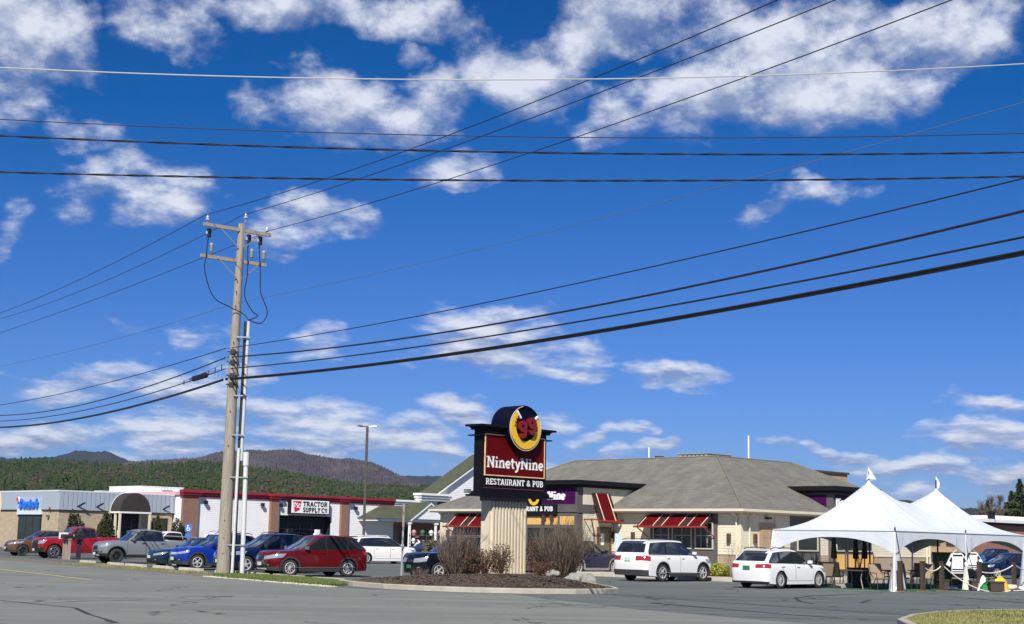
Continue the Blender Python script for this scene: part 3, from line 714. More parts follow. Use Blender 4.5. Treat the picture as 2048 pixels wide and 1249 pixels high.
for pts in ([Vector((-.20,0,13.5))+AD*-1.30+AN*.2, Vector((-.25,0,12.9))+AD*-1.30+AN*.25, Vector((-.25,0,12.2))+AD*-1.33+AN*.25, Vector((-.1,0,11.2))+AD*-1.05+AN*.2, Vector((0,0,10.85))+AD*-.45+AN*.2, Vector((.2,0,10.6))+AN*.2, TOPC],
            [Vector((-.20,0,13.5))+AD*.50+AN*.2, Vector((-.1,0,12.3))+AD*.4+AN*.26, Vector((-.1,0,11.4))+AD*.32+AN*.26, Vector((0,0,10.8))+AD*.6+AN*.2, Vector((.05,0,10.6))+AD*.85+AN*.15, TOPC],
            [Vector((-.20,0,13.5))+AD*1.02+AN*.2, Vector((-.1,0,12.3))+AD*1.0+AN*.26, Vector((-.1,0,11.6))+AD*1.05+AN*.26, Vector((0,0,10.9))+AD*1.3+AN*.2, Vector((0,0,10.5))+AD*1.25+AN*.15, Vector((.1,0,10.3))+AD*.9+AN*.1, TOPC]):
    q = []
    for i in range(len(pts)-1):      # smooth the polyline
        p0, p1, p2, p3 = pts[max(i-1,0)], pts[i], pts[i+1], pts[min(i+2,len(pts)-1)]
        for k in range(5):
            t = k/5; q.append(.5*((2*p1)+(p2-p0)*t+(2*p0-5*p1+4*p2-p3)*t*t+(3*p1-p0-3*p2+p3)*t**3))
    q.append(pts[-1]); mb = MB(); mb.tube(q, .022, 6); obj('drop_cable', mb, WIREM, pole, smooth=True)
# conduits up the side of the pole
def cond(x0, y0, z0, x1, y1, z1, r, m, nm='conduit'):
    mb = MB(); mb.cyl((x0,y0,z0), (x1,y1,z1), r, n=12); return obj(nm, mb, m, pole, smooth=True)
cond(.40,.0,-.1, .42,.0,10.3, .075, BLACK); cond(.52,-.08,4.6, .55,-.08,10.3, .07, mat('light steel conduit', (.50,.52,.54), .45, c2=(.40,.42,.44), scale=4))
cond(.40,-.22,-.1, .42,-.20,5.1, .062, PVC); cond(.78,-.1,-.1, .72,-.1,4.6, .095, PVC); cond(.72,-.1,4.4, .715,-.1,4.95, .125, PVC, 'conduit_cap')
for z in (3.9, 9.6, 7.2, 5.6, 1.2):
    mb = MB(); mb.box(.1, -.24, z, .66 if z > 5 else .85, -.2, z+.05); mb.box(.1, -.24, z, .14, 0, z+.05); obj('standoff_bracket', mb, GALV, pole)
mb = MB()
for z in (.9,1.5,2.2,10.9,11.5,12.0,9.4,8.5,6.6,5.2): mb.cyl((-.0,-.3,z), (0,-.1,z), .02, n=6)
obj('bolt', mb, BLACK, pole, kind='stuff')
mb = MB()
for z in (9.02, 8.6, 8.05, 7.68): mb.cyl((-.24, -.2, z), (.22, -.2, z), .03, n=6); mb.box(-.1, -.26, z-.09, .08, -.12, z+.09)
obj('cable_clamp', mb, BLACK, pole, kind='stuff')
for z in (9.02, 8.62, 8.12, 7.7):
    mb = MB(); mb.tube([(-.02+.26*math.sin(t), -.24*math.cos(t)*.9-.0, z-.05-.33*t) for t in [k*.2 for k in range(9)]], .018, 5)
    obj('tie_wire', mb, WIREM, pole)

dup(pole, (PX-.55*57, PY+.835*57, -.3), R(0), 'next wooden utility pole along the road, left of the view')
# ------------------------------------------------------------------ wires
def span(name, label, pts, org, d, r, m, ext=(0, .12), group='wires along the road pole line', twist=None, n=60, cat='power line', bundle=None):
    """a hanging wire through three sighted points in the vertical plane through org along d"""
    q = [inplane(px, py, org[0], org[1], d[0], d[1]) for px, py in pts]
    A = np.array([[s*s, s, 1] for s, _ in q]); c = np.linalg.lstsq(A, np.array([z for _, z in q]), rcond=None)[0]
    s0, s1 = q[0][0], q[-1][0]; L = s1-s0; s0 -= L*ext[0]; s1 += L*ext[1]
    P = []
    for i in range(n+1):
        s = s0+(s1-s0)*i/n; P.append(Vector((org[0]+d[0]*s, org[1]+d[1]*s, c[0]*s*s+c[1]*s+c[2])))
    mb = MB()
    if bundle:
        for (ox, oz, rr) in bundle: mb.tube([p+Vector((d[1]*ox, -d[0]*ox, oz)) for p in P], rr, 6)
    elif twist:
        per, rr, nn = twist; m2 = int(abs(s1-s0)/per*8); Q = []
        for k in range(2):
            pts2 = []
            for i in range(m2+1):
                t = i/m2; s = s0+(s1-s0)*t; a = (s-s0)/per*6.283+k*3.1416
                pts2.append(Vector((org[0]+d[0]*s+d[1]*math.cos(a)*rr, org[1]+d[1]*s-d[0]*math.cos(a)*rr, c[0]*s*s+c[1]*s+c[2]+math.sin(a)*rr)))
            mb.tube(pts2, rr*.95, 5, mi=k)
    else: mb.tube(P, r, 6)
    o = obj(name, mb, m, smooth=True); tag(o, label, cat, group); return P
org = (PX, PY); d = tuple(RD)
def io(k): p = Vector((PX, PY, 0))+INS[k]; return (p.x, p.y)
RW = 'wire_span'
span(RW, 'topmost of the three high wires running from the pole up to the right', [(411,430),(1024,222),(1556,0)], io(0), d, .014, WIREM, (0,.35))
span(RW, 'middle of the three high wires running from the pole up to the right', [(488,430),(1024,251),(1671,0)], io(1), d, .014, WIREM, (0,.3))
span(RW, 'lowest of the three high wires running from the pole up to the right', [(537,462),(1024,318),(1904,0)], io(2), d, .014, WIREM, (0,.25))
span(RW, 'topmost of the three high wires falling from the crossarm to the left', [(411,430),(221,529.8),(0,627)], io(0), d, .014, WIREM, (0,.25))
span(RW, 'middle of the three high wires falling from the pole top to the left', [(488,430),(405,471.6),(221,558),(0,638)], io(1), d, .014, WIREM, (0,.25))
span(RW, 'lowest of the three high wires falling from the crossarm to the left', [(537,462),(460,495.5),(221,587.6),(0,666)], io(2), d, .014, WIREM, (0,.25))
THIN = mat('thin grey wire', (.10, .14, .18), .6)
span(RW, 'single thin grey wire rising from mid pole to the far right edge', [(462,608),(1548,345),(2048,205)], org, d, .009, THIN)
span(RW, 'single thin grey wire falling from mid pole to the left edge', [(460,611),(221,681.5),(0,733)], org, d, .011, THIN, (0,.25))
of = (PX, PY-.26)
span(RW, 'uppermost black cable right of the pole in the lower bundle of four', [(456,697),(700,658),(1548,478),(2048,357)], of, d, .016, WIREM)
span(RW, 'second black cable right of the pole with bright twisted lashing', [(456,715),(700,692.4),(1548,538),(2048,423.5)], of, d, .022, WIREM, bundle=[(0,0,.022),(.0,.026,.008)])
span(RW, 'third black cable right of the pole above the thick bundle', [(456,738),(700,712),(1548,574),(2048,474)], of, d, .024, WIREM)
span('cable_bundle', 'thick black telephone cable bundle right of the pole, lowest of all', [(452,760),(700,736),(1300,648),(2048,508)], of, d, .04, WIREM, bundle=[(0,0,.036),(.03,.045,.026),(-.03,.04,.022)], cat='cable')
span(RW, 'uppermost black cable left of the pole in the lower bundle of four', [(452,697),(221,764.4),(0,810.4)], of, d, .018, WIREM, (0,.25))
span(RW, 'second black cable left of the pole', [(451,715.8),(221,795.7),(0,831.4)], of, d, .026, WIREM, (0,.25))
span(RW, 'third black cable left of the pole, carrying the splice case', [(451,738),(221,809),(0,842.8)], of, d, .022, WIREM, (0,.25))
span('cable_bundle', 'thick black telephone cable left of the pole, lowest of all', [(446,760.7),(221,825),(0,855.7)], of, d, .042, WIREM, (0,.25), bundle=[(0,0,.036),(0,.04,.026)], cat='cable')
# splice case
q = inplane(385, 759, of[0], of[1], *d); q2 = inplane(414, 750, of[0], of[1], *d)
sp0 = Vector((of[0]+d[0]*q[0], of[1]+d[1]*q[0], q[1])); sp1 = Vector((of[0]+d[0]*q2[0], of[1]+d[1]*q2[0], q2[1]))
mb = MB(); mb.tube([sp0, sp0+(sp1-sp0)*.08, sp1-(sp1-sp0)*.08, sp1], [.05,.12,.12,.05], 12)
sc_ = obj('splice_case', mb, BLACK, smooth=True); tag(sc_, 'black cylindrical splice case hanging on the cable left of the pole', 'splice case')
mb = MB()
a_ = inplane(362, 768, of[0], of[1], *d); b_ = inplane(450, 733, of[0], of[1], *d)
for k in range(7):
    t = (k+.5)/7; s = a_[0]+(b_[0]-a_[0])*t; z = a_[1]+(b_[1]-a_[1])*t
    mb.box(of[0]+d[0]*s-.02, of[1]+d[1]*s-.02, z-.08, of[0]+d[0]*s+.02, of[1]+d[1]*s+.02, z+.1)
mb.tube([(of[0]+d[0]*s, of[1]+d[1]*s, z) for s, z in ((a_[0], a_[1]+.05), (b_[0], b_[1]+.12))], .008, 4)
obj('cable_hanger', mb, WIREM, sc_, kind='stuff')
# the nearer line crossing the whole picture
WA_ = mat('aluminium strand', (.60, .60, .58), .35, .5)
cg = 'wires crossing the whole sky'
dx_ = Vector((1, .06)).normalized()
span(RW, 'bright silver wire crossing the whole sky, topmost of four', [(0,136),(540,154),(1024,161),(1536,151),(2048,128)], (0, 27), dx_, .012, WA_, (.5,.5), cg)
span(RW, 'thin dark wire crossing the whole sky just under the silver one', [(0,240),(512,259),(1024,275.5),(2048,267)], (0, 27), dx_, .009, WIREM, (.5,.5), cg)
span(RW, 'twisted black and silver cable crossing the whole sky, upper one of two', [(0,273),(512,290),(1024,307),(2048,305)], (0, 27), dx_, .02, [WIREM, WIREM], (.35,.35), cg, twist=(1.6, .012, 0))
span(RW, 'twisted black and silver cable crossing the whole sky, lower one of two', [(0,345),(512,355),(1024,364),(1548,359),(2048,354)], (0, 27), dx_, .02, [WIREM, WIREM], (.35,.35), cg, twist=(1.3, .012, 0))

# ------------------------------------------------------------------ pylon sign
SG = thing('pylon_sign', 'tall roadside pylon sign, dark red panel reading NinetyNine on fluted cream pylon', 'sign', (-1.08, 56.5, 0), R(45))
CRP = mat('cream pylon', (.64, .56, .42), .6, c2=(.54, .47, .35), scale=1.1, detail=6, stretch=(1,1,.4))
mb = MB(); mb.box(.62, .12, -.1, 2.66, .56, 3.25); obj('pylon', mb, CRP, SG)
mb = MB(); n = 11; w = (2.66-.72)/n
for k in range(n):
    x = .72+w*k; mb.extr([(x,.12,0),(x+w*.12,.02,0),(x+w*.6,.02,0),(x+w*.72,.12,0)], (0,0,3.12))
fl = obj('flute', mb, CRP, SG, kind='stuff')
mb = MB(); mb.box(.56, .06, 3.14, 2.72, .60, 3.36); obj('neck', mb, GREYT, SG)
mb = MB(); mb.box(-.02, -.02, 3.5, 3.62, .38, 5.86); obj('cabinet', mb, mat('black sign metal', (.004, .004, .007), .6, c2=(.006,.006,.010), scale=1, spec=.15), SG)
SGB = MATS['black sign metal']
mb = MB(); mb.box(-.12,-.12,3.36,3.74,.48,3.5); mb.box(-.24,-.24,3.30,3.84,.58,3.37); obj('base_moulding', mb, SGB, SG)
mb = MB(); mb.box(-.12,-.12,5.86,3.74,.48,5.93); mb.box(-.3,-.3,5.98,3.92,.62,6.06); mb.box(-.16,-.16,5.93,3.78,.52,5.98); mb.box(-.18,-.18,5.62,-.02,.58,5.67); mb.box(3.62,-.18,5.62,3.8,.58,5.67); obj('cap_moulding', mb, SGB, SG)
DRED = mat('dark red sign face', (.105, .002, .003), .5, c2=(.095, .002, .003), scale=1, spec=.1)
TRIMC = mat('sign gold trim', (.75, .50, .27), .5)
mb = MB(); mb.box(.19,-.05,4.14,3.47,-.02,5.68); obj('red_panel', mb, DRED, SG)
mb = MB(); mb.box(.15,-.065,4.10,3.51,-.02,4.14); mb.box(.15,-.065,5.68,3.51,-.02,5.72); mb.box(.15,-.065,4.14,.19,-.02,5.68); mb.box(3.47,-.065,4.14,3.51,-.02,5.68); obj('panel_frame', mb, TRIMC, SG)
mb = MB(); mb.box(.12,-.04,3.62,3.55,-.02,3.635); mb.box(.12,-.04,5.79,3.55,-.02,5.80); obj('pinstripe', mb, mat('dim red stripe', (.22,.05,.05), .5), SG)
SWH = mat('sign white', (.78, .77, .78), .5)
text_row('NinetyNine', SG, SWH, .25, 3.43, 4.42, .43, -.055, .165, .018)
text_row('RESTAURANT & PUB', SG, SWH, .24, 3.46, 3.76, .235, -.035, .155, .015)
# round drum through the cabinet
dc = Vector((2.08, 0, 6.02)); NAVY = mat('navy drum', (.002, .003, .015), .5, spec=.1)
mb = MB(); mb.lathe((dc.x, -.30, dc.z), (0,1,0), [(0,0),(0,.84),(-.03,.84),(-.03,.90),(.02,.92),(1.0,.92),(1.0,0)], 48); obj('drum', mb, NAVY, SG, smooth=True)
mb = ring_patch(dc.x, dc.z, .865, .885, 100, 400, -.33, .02, 40); obj('neon_ring', mb, mat('pale neon tube', (.75,.62,.5), .4), SG)
YEL = mat('yellow horseshoe', (.72, .44, .02), .45)
mb = MB(); V_ = []; n_ = 56
for i_ in range(n_+1):
    a_ = R(128+270*i_/n_); t_ = math.sin(math.pi*i_/n_)**.8; ri = .64-.13*t_
    for r_0 in (ri, .82): V_ += [(dc.x+r_0*math.cos(a_), -.37, dc.z+r_0*math.sin(a_)), (dc.x+r_0*math.cos(a_), -.31, dc.z+r_0*math.sin(a_))]
mb.add(V_, [f_ for i_ in range(n_) for f_ in ((4*i_,4*i_+2,4*i_+6,4*i_+4),(4*i_,4*i_+4,4*i_+5,4*i_+1),(4*i_+2,4*i_+3,4*i_+7,4*i_+6))]); hs = obj('horseshoe', mb, YEL, SG)
mb = MB()
for a in (136,148,160,172,368,380,356,390): mb.box(dc.x+.63*math.cos(R(a))-.025, -.385, dc.z+.63*math.sin(R(a))-.04, dc.x+.63*math.cos(R(a))+.025, -.37, dc.z+.63*math.sin(R(a))+.04)
obj('nail_hole', mb, BLACK, hs, kind='stuff')
mb = MB()
for a in (128, 38): c_, s_ = math.cos(R(a)), math.sin(R(a)); mb.obox((dc.x+.66*c_, -.36, dc.z+.66*s_), (c_,0,s_), (0,1,0), (-s_,0,c_), .17, .04, .035)
obj('horseshoe_tip', mb, SWH, hs)
RED99 = mat('glossy red numeral', (.17, .004, .002), .2, coat=.6)
for k, (cx, cz) in enumerate(((1.82, 5.96), (2.30, 6.12))):
    mb = letter_mesh('9', .64, 0, .26, .14, 1.05); o = obj('numeral', mb, RED99, SG, smooth=True); o.location = (cx-.24, -.33-.04*k, cz-.31)
mb = MB(); mb.extr([(2.13,-.32,5.32),(2.33,-.32,5.32),(2.26,-.32,5.44),(2.22,-.32,5.52),(2.18,-.32,5.42)], (0,-.02,0)); obj('star_mark', mb, SWH, SG)
# sensors on the lower left
mb = MB(); mb.box(-.40, .3, 3.4, -.2, .5, 3.56); obj('flood_lamp', mb, GALV, SG)

# ------------------------------------------------------------------ street furniture
sp = thing('sign_post', 'thin steel sign post with weathered brown top in front of black SUV', 'sign post', (-4.02, 56.5, 0))
mb = MB(); mb.extr([(-.035,0,-.1),(.035,0,-.1),(.035,.03,-.1),(0,.01,-.1),(-.035,.03,-.1)], (.02,0,2.35)); obj('post', mb, GALV, sp)
mb = MB(); mb.box(-.02,-.02,2.05,.06,.05,2.95); obj('reflector_strip', mb, mat('rusty strip', (.20,.15,.11), .8, c2=(.30,.26,.2), scale=8), sp)
lp = thing('light_pole', 'tall slim brown parking lot light pole with small twin lamp head', 'street lamp', (-9.75, 100, 0))
mb = MB(); mb.box(-.085,-.085,-.1,.085,.085,9.2); obj('pole_shaft', mb, mat('bronze pole', (.05,.042,.034), .6), lp)
BRZ = MATS['bronze pole']
for s in (-1, 1):
    mb = MB(); mb.box(min(0,s*.5),-.04,9.14,max(0,s*.5),.04,9.2); mb.box(s*.5-.16,-.12,9.16,s*.5+.16,.12,9.25); obj('lamp_head', mb, WHITEP if s > 0 else BRZ, lp)
mb = MB(); mb.box(-.1,-.12,1.1,.1,-.09,1.55); obj('notice_plate', mb, WHITEP, lp)
# wheel stops
st = None
stops = [((161,1121),(190,1122)),((216,1129),(246,1131)),((253,1131),(290,1133)),((306,1134),(348,1138)),((359,1138),(405,1142)),((433,1145),(467,1148)),((484,1149),(536,1152)),((549,1154),(573,1156)),((584,1156),(606,1158)),((628,1160),(684,1165)),((717,1163),(751,1165))]
base_lbl = ['between the grey pickup and the mailboxes','under the nose of the grey pickup','left of the dark blue sedan','under the dark blue sedan','in front of the bright blue SUV','behind the utility pole','right of the white conduit, before the dark blue crossover','broken off, under the nose of the red SUV','short piece by the red SUV front wheel','before the red SUV rear wheel at the grass end','low, beside the kerbed island']
for i, (a, b) in enumerate(stops):
    xm = .5*(a[0]+b[0]); y0 = .5*(a[1]+b[1])
    # along the road edge at a constant offset, found from the column of the stop
    s_, _z = inplane(xm, y0, E0.x+RNn.x*2.75, E0.y+RNn.y*2.75, RD.x, RD.y)
    if i == 10: s_, off = s_, 2.75
    sa, _ = inplane(a[0], a[1], E0.x+RNn.x*2.75, E0.y+RNn.y*2.75, RD.x, RD.y); sb, _ = inplane(b[0], b[1], E0.x+RNn.x*2.75, E0.y+RNn.y*2.75, RD.x, RD.y)
    Ls = max(.8, min(2.4, abs(sb-sa)*.96)); x, y = edge(s_, 2.75)
    mb = MB(); hw = .09
    mb.extr([(-Ls/2,-hw-.02,0),(-Ls/2,hw+.02,0),(-Ls/2,hw-.01,.13),(-Ls/2,-hw+.01,.13)], (Ls,0,0))
    o = obj('wheel_stop', mb, CONCL); o.location = (x, y, -.004 if i < 10 else .0); o.rotation_euler = (0, rnd.uniform(-.01,.01), math.atan2(RD.y, RD.x)+rnd.uniform(-.05,.05))
    tag(o, 'pale concrete wheel stop '+base_lbl[i], 'wheel stop', 'wheel stops along the verge')
# dark strip added across the grass and a stop for an unexplained streak
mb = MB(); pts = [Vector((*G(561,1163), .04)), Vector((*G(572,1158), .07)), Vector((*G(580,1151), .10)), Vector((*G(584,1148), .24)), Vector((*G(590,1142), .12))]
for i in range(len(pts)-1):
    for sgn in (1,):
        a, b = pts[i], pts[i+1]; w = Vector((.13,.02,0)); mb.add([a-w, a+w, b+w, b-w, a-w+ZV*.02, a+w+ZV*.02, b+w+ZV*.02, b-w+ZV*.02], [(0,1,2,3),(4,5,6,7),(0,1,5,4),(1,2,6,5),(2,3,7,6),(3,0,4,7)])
tag(obj('dark_strip', mb, DARKR), 'dark strip lying over the grass and a wheel stop by the red SUV', 'rubber mat')  # strip added for an unexplained dark streak, not a known mat
# mailboxes
mbx = thing('mailbox_stand', 'row of mailboxes on three grey timber posts in front of the red pickup', 'mailbox', (*G(131,1119), 0), math.atan2(RD.y, RD.x))
for x in (-.42, .12, .6):
    mb = MB(); mb.box(x-.07,-.07,-.1,x+.07,.07,1.14); obj('post', mb, WOODG, mbx)
mb = MB(); mb.box(-.75,-.08,1.14,.72,.08,1.22); mb.extr([(.6,.0,.9),(.68,.0,.9),(.2,.0,1.16),(.12,.0,1.16)], (0,.05,0)); obj('cross_beam', mb, WOODG, mbx)
def mailbox(x, m, parent, w=.19, rz=0, L=.5, nm='mailbox_body'):
    mb = MB(); n = 8; pr = [(w/2*math.cos(R(a)), 1.36+w/2*math.sin(R(a))) for a in range(0, 181, 22)]
    P = [(x-w/2, -.28, 1.22)] + [(x+q, -.28, z) for q, z in pr[::-1]] + [(x+w/2, -.28, 1.22)]
    mb.extr(P, (0, L, 0)); return obj(nm, mb, m, parent)
mb = MB(); mb.box(-.98,-.2,1.2,-.42,.2,1.58); obj('newspaper_box', mb, WHITEP, mbx)
mailbox(-.2, BLACK, mbx, .24); mailbox(.12, mat('maroon mailbox', (.08,.012,.014), .4), mbx, .24); mailbox(.45, BLACK, mbx, .24)
mbx2 = thing('mailbox', 'black mailbox on a single dark square post in front of the red pickup', 'mailbox', (*G(156,1119.5), 0), math.atan2(RD.y, RD.x))
mb = MB(); mb.box(-.11,-.11,-.1,.11,.11,1.2); obj('post', mb, mat('dark post', (.02,.02,.03), .5), mbx2)
mb = MB(); mb.box(-.14,-.14,1.1,.14,.14,1.22); mb.box(-.36,-.3,1.2,.36,.3,1.24); obj('cross_beam', mb, MATS['dark post'], mbx2)
mb = MB(); P = [(-.17,1.24)]+[(.17*math.cos(R(a)), 1.42+.15*math.sin(R(a))) for a in range(180,-1,-20)]+[(.17,1.24)]
mb.extr([(x,-.34,z) for x, z in P], (0,.68,0)); mbb = obj('mailbox_body', mb, BLACK, mbx2)
mb = MB(); mb.box(-.1,-.37,1.36,.09,-.345,1.46); mb.box(.02,-.37,1.28,.09,-.345,1.37); obj('number_plate', mb, WHITEP, mbb)
# feather flag at the left edge
fl = thing('feather_flag', 'orange and white feather flag cut by the left edge of the view', 'flag', (*G(-17,1108), 0))
mb = MB(); mb.tube([(-.3,0,0),(-.3,0,3.6),(-.1,0,4.6),(.2,0,4.75)], .02, 6); obj('pole', mb, GALV, fl)
mb = MB(); P = [(-.3,1.1),(.02,1.6),(.36,2.6),(.44,3.4),(.36,4.1),(.2,4.6),(-.05,4.65),(-.3,3.6)]
mb.extr([(x,-.01,z) for x, z in P], (0,.02,0)); obj('banner', mb, mat('orange flag cloth', (.80,.42,.16), .7, c2=(.80,.62,.40), scale=1.2), fl)
def disabled_sign(name, label, x, y, rz, zt=1.9, m2=None, w=.3, h=.45):
    t = thing(name, label, 'sign', (x, y, 0), rz); mb = MB(); mb.cyl((0,.03,-.1),(0,.03,zt),.028,n=6); obj('post', mb, GALV, t)
    mb = MB(); mb.box(-w/2,-.012,zt-h,w/2,.012,zt); p = obj('sign_plate', mb, m2, t)
    s = w/.3; mb = ring_patch(-.01*s, zt-h*.62, .055*s, .08*s, 120, 400, -.014, .004, 14)
    mb.lathe((-.03*s,-.014,zt-h*.22),(0,-1,0),[(0,.032*s),(.005,.032*s),(.005,0)],10); mb.box(-.045*s,-.019,zt-h*.58,-.015*s,-.0142,zt-h*.3); mb.box(-.03*s,-.0195,zt-h*.55,.06*s,-.0147,zt-h*.48); mb.box(.045*s,-.020,zt-h*.8,.07*s,-.0152,zt-h*.52)
    obj('wheelchair_symbol', mb, WHITEP, p); return t
BLUE = mat('sign blue', (.03, .13, .50), .5)
x, y, _ = atY(377, 1060, 105)
t = disabled_sign('parking_sign', 'blue disabled parking sign on a pole beside the white pickup', x, y, 0, 2.35, BLUE, .5, .55)
mb = MB(); mb.box(-.22,-.012,1.38,.22,.012,1.68); obj('lower_plate', mb, BLUE, t)
x, y, _ = atY(1236, 1090, 74.5)
t = disabled_sign('parking_sign', 'pale blue and white disabled parking sign by the restaurant side door', x, y, R(20), 2.1, mat('pale blue plate', (.55,.66,.72), .5, c2=(.35,.5,.65), scale=6), .36, .9)
# ------------------------------------------------------------------ restaurant (local x = wall B, local y = wall A)
def roofmat(name, a, b, c):
    m = mat(name, a, .9, c2=b, scale=1.1, detail=9, contrast=1.2, spec=.2)
    nt = m.node_tree; L = nt.links; bs = nt.nodes['Principled BSDF']; src = bs.inputs['Base Color'].links[0].from_socket
    t = nt.nodes.new('ShaderNodeTexCoord').outputs['Object']
    mp = nt.nodes.new('ShaderNodeMapping'); mp.inputs['Scale'].default_value = (3.2, 3.2, 14); L.new(t, mp.inputs[0])
    n = nt.nodes.new('ShaderNodeTexVoronoi'); n.inputs['Scale'].default_value = 1; L.new(mp.outputs[0], n.inputs['Vector'])
    r = nt.nodes.new('ShaderNodeMapRange'); r.inputs[3].default_value = .88; r.inputs[4].default_value = 1.12; L.new(n.outputs['Color'], r.inputs[0])
    wv = nt.nodes.new('ShaderNodeTexWave'); wv.bands_direction = 'Z'; wv.inputs['Scale'].default_value = 2.2; wv.inputs['Distortion'].default_value = .25; L.new(t, wv.inputs['Vector'])
    r2 = nt.nodes.new('ShaderNodeMapRange'); r2.inputs[3].default_value = .95; r2.inputs[4].default_value = 1.03; L.new(wv.outputs['Fac'], r2.inputs[0])
    mu = nt.nodes.new('ShaderNodeMath'); mu.operation = 'MULTIPLY'; L.new(r.outputs[0], mu.inputs[0]); L.new(r2.outputs[0], mu.inputs[1])
    x = nt.nodes.new('ShaderNodeVectorMath'); x.operation = 'SCALE'; L.new(src, x.inputs[0]); L.new(mu.outputs[0], x.inputs['Scale']); L.new(x.outputs[0], bs.inputs['Base Color'])
    return m
SHING = roofmat('grey shingle', (.180, .174, .150), (.118, .117, .108), None)
SHGRN = roofmat('olive shingle', (.088, .094, .060), (.060, .066, .044), None)
RS = thing('restaurant', 'cream clapboard restaurant with grey hip roof, red awnings and purple sign towers', 'restaurant', (11.4, 72, 0), R(45))
LB, LA = 18.3, 21.7
mb = MB(); mb.box(.02,.02,-.1,LB-.02,LA-.02,3.2); obj('wall', mb, CREAM, RS)
mb = MB()
for a0, a1 in ((0.1,1.5),(2.9,4.2),(6.9,7.7),(11.7,18.3)): siding(mb, a0, a1, 1.2, 3.15, .13, wall='B')
siding(mb, 0.1, 1.5, .3, 1.2, .13, wall='B', mi=1)
for a0, a1 in ((2.9,4.2),(6.9,7.7),(11.7,18.3)): siding(mb, a0, a1, .1, 1.18, .11, wall='B', mi=1)
for a0, a1 in ((0.1,1.36),(5.7,8.2),(14.6,15.2),(20.5,21.7)): siding(mb, a0, a1, 1.2, 3.15, .13, wall='A'); siding(mb, a0, a1, .1, 1.18, .11, wall='A', mi=1)
siding(mb, 1.4, 5.65, .1, .62, .11, wall='A', mi=1)
obj('siding', mb, [CREAM, TANS], RS, kind='stuff', fix=False)
mb = MB(); mb.box(-.04,-.04,.1,.1,.1,3.2)
mb.box(LB-.1,-.04,.1,LB+.04,.1,3.2); mb.box(-.04,LA-.1,.1,.1,LA+.04,3.2); obj('corner_board', mb, CREAMP, RS)
mb = MB(); mb.box(-.045,.1,1.17,-.018,1.36,1.21); mb.box(.1,-.045,1.17,1.5,-.018,1.21); mb.box(11.7,-.045,1.17,LB,-.018,1.21); obj('water_table', mb, CREAMP, RS)
# roof
o_ = .5; zt = 6.42; ins = 5.6
mb = MB(); e = [(-o_,-o_,3.4),(LB+o_,-o_,3.4),(LB+o_,LA+o_,3.4),(-o_,LA+o_,3.4)]
t_ = [(ins,ins,zt),(LB-ins,ins,zt),(LB-ins,LA-ins,zt),(ins,LA-ins,zt)]
mb.add(e+t_, [(0,1,5,4),(1,2,6,5),(2,3,7,6),(3,0,4,7),(4,5,6,7),(3,2,1,0)]); obj('roof', mb, SHING, RS)
mb = MB()
for a, b in ((0,4),(1,5),(2,6),(3,7)): mb.tube([Vector(e[a])+ZV*.01, Vector(t_[b-4])+ZV*.01], .06, 5)
for a in range(4): mb.tube([Vector(t_[a]), Vector(t_[(a+1) % 4])], .05, 5)
obj('ridge_cap', mb, mat('ridge shingle', (.15,.145,.12), .9), RS)
mb = MB(); mb.box(-o_,-o_,3.2,LB+o_,-o_+.03,3.37); mb.box(-o_,-o_+.03,3.2,-o_+.03,LA+o_,3.37); mb.box(-o_-.12,-o_-.12,3.27,LB+o_+.1,-o_,3.395); mb.box(-o_-.12,-o_,3.27,-o_,LA+o_,3.395)
obj('gutter', mb, CREAMP, RS)
mb = MB(); mb.box(-o_+.03,-o_+.03,3.2,LB+o_,LA+o_,3.23); obj('soffit', mb, CREAM, RS)
for pts in ([(-o_,-.05+.25,3.28),(-.3,.2,3.12),(-.1,.2,2.98),(-.07,.2,.3)], [(.6,-o_,3.28),(.6,-.3,3.12),(.6,-.1,2.98),(.6,-.07,.3)], [(LB-.5,-o_,3.28),(LB-.5,-.1,2.98),(LB-.5,-.07,.3)]):
    mb = MB(); mb.tube(pts, .045, 6); obj('downspout', mb, CREAMP, RS)
# helpers for windows on both walls
def fA(a, o, z): return (-o, a, z)
def fB(a, o, z): return (a, -o, z)
def wbox(mb, f, a0, o0, z0, a1, o1, z1, mi=0):
    p, q = f(a0, o0, z0), f(a1, o1, z1); mb.box(min(p[0],q[0]), min(p[1],q[1]), z0, max(p[0],q[0]), max(p[1],q[1]), z1, mi)
WGLASS = mat('window glass', (.010, .014, .014), .06, spec=.5, coat=.4, c2=(.03,.036,.033), scale=1.5)
def window(par, f, a0, a1, z0, z1, o, fm, grid=(0, 0), fw=.06, name='window'):
    mb = MB()
    wbox(mb, f, a0, o, z0, a1, o+.06, z0+fw); wbox(mb, f, a0, o, z1-fw, a1, o+.06, z1); wbox(mb, f, a0, o, z0+fw, a0+fw, o+.06, z1-fw); wbox(mb, f, a1-fw, o, z0+fw, a1, o+.06, z1-fw)
    for i in range(grid[0]): a = a0+(a1-a0)*(i+1)/(grid[0]+1); wbox(mb, f, a-.012, o+.015, z0+fw, a+.012, o+.035, z1-fw)
    for i in range(grid[1]): z = z0+(z1-z0)*(i+1)/(grid[1]+1); wbox(mb, f, a0+fw, o+.014, z-.012, a1-fw, o+.034, z+.012)
    w = obj(name, mb, fm, par); mb = MB(); wbox(mb, f, a0+fw, o-.005, z0+fw, a1-fw, o+.01, z1-fw); obj('pane', mb, WGLASS, w); return w
WFR = mat('window frame', (.50, .47, .38), .5)
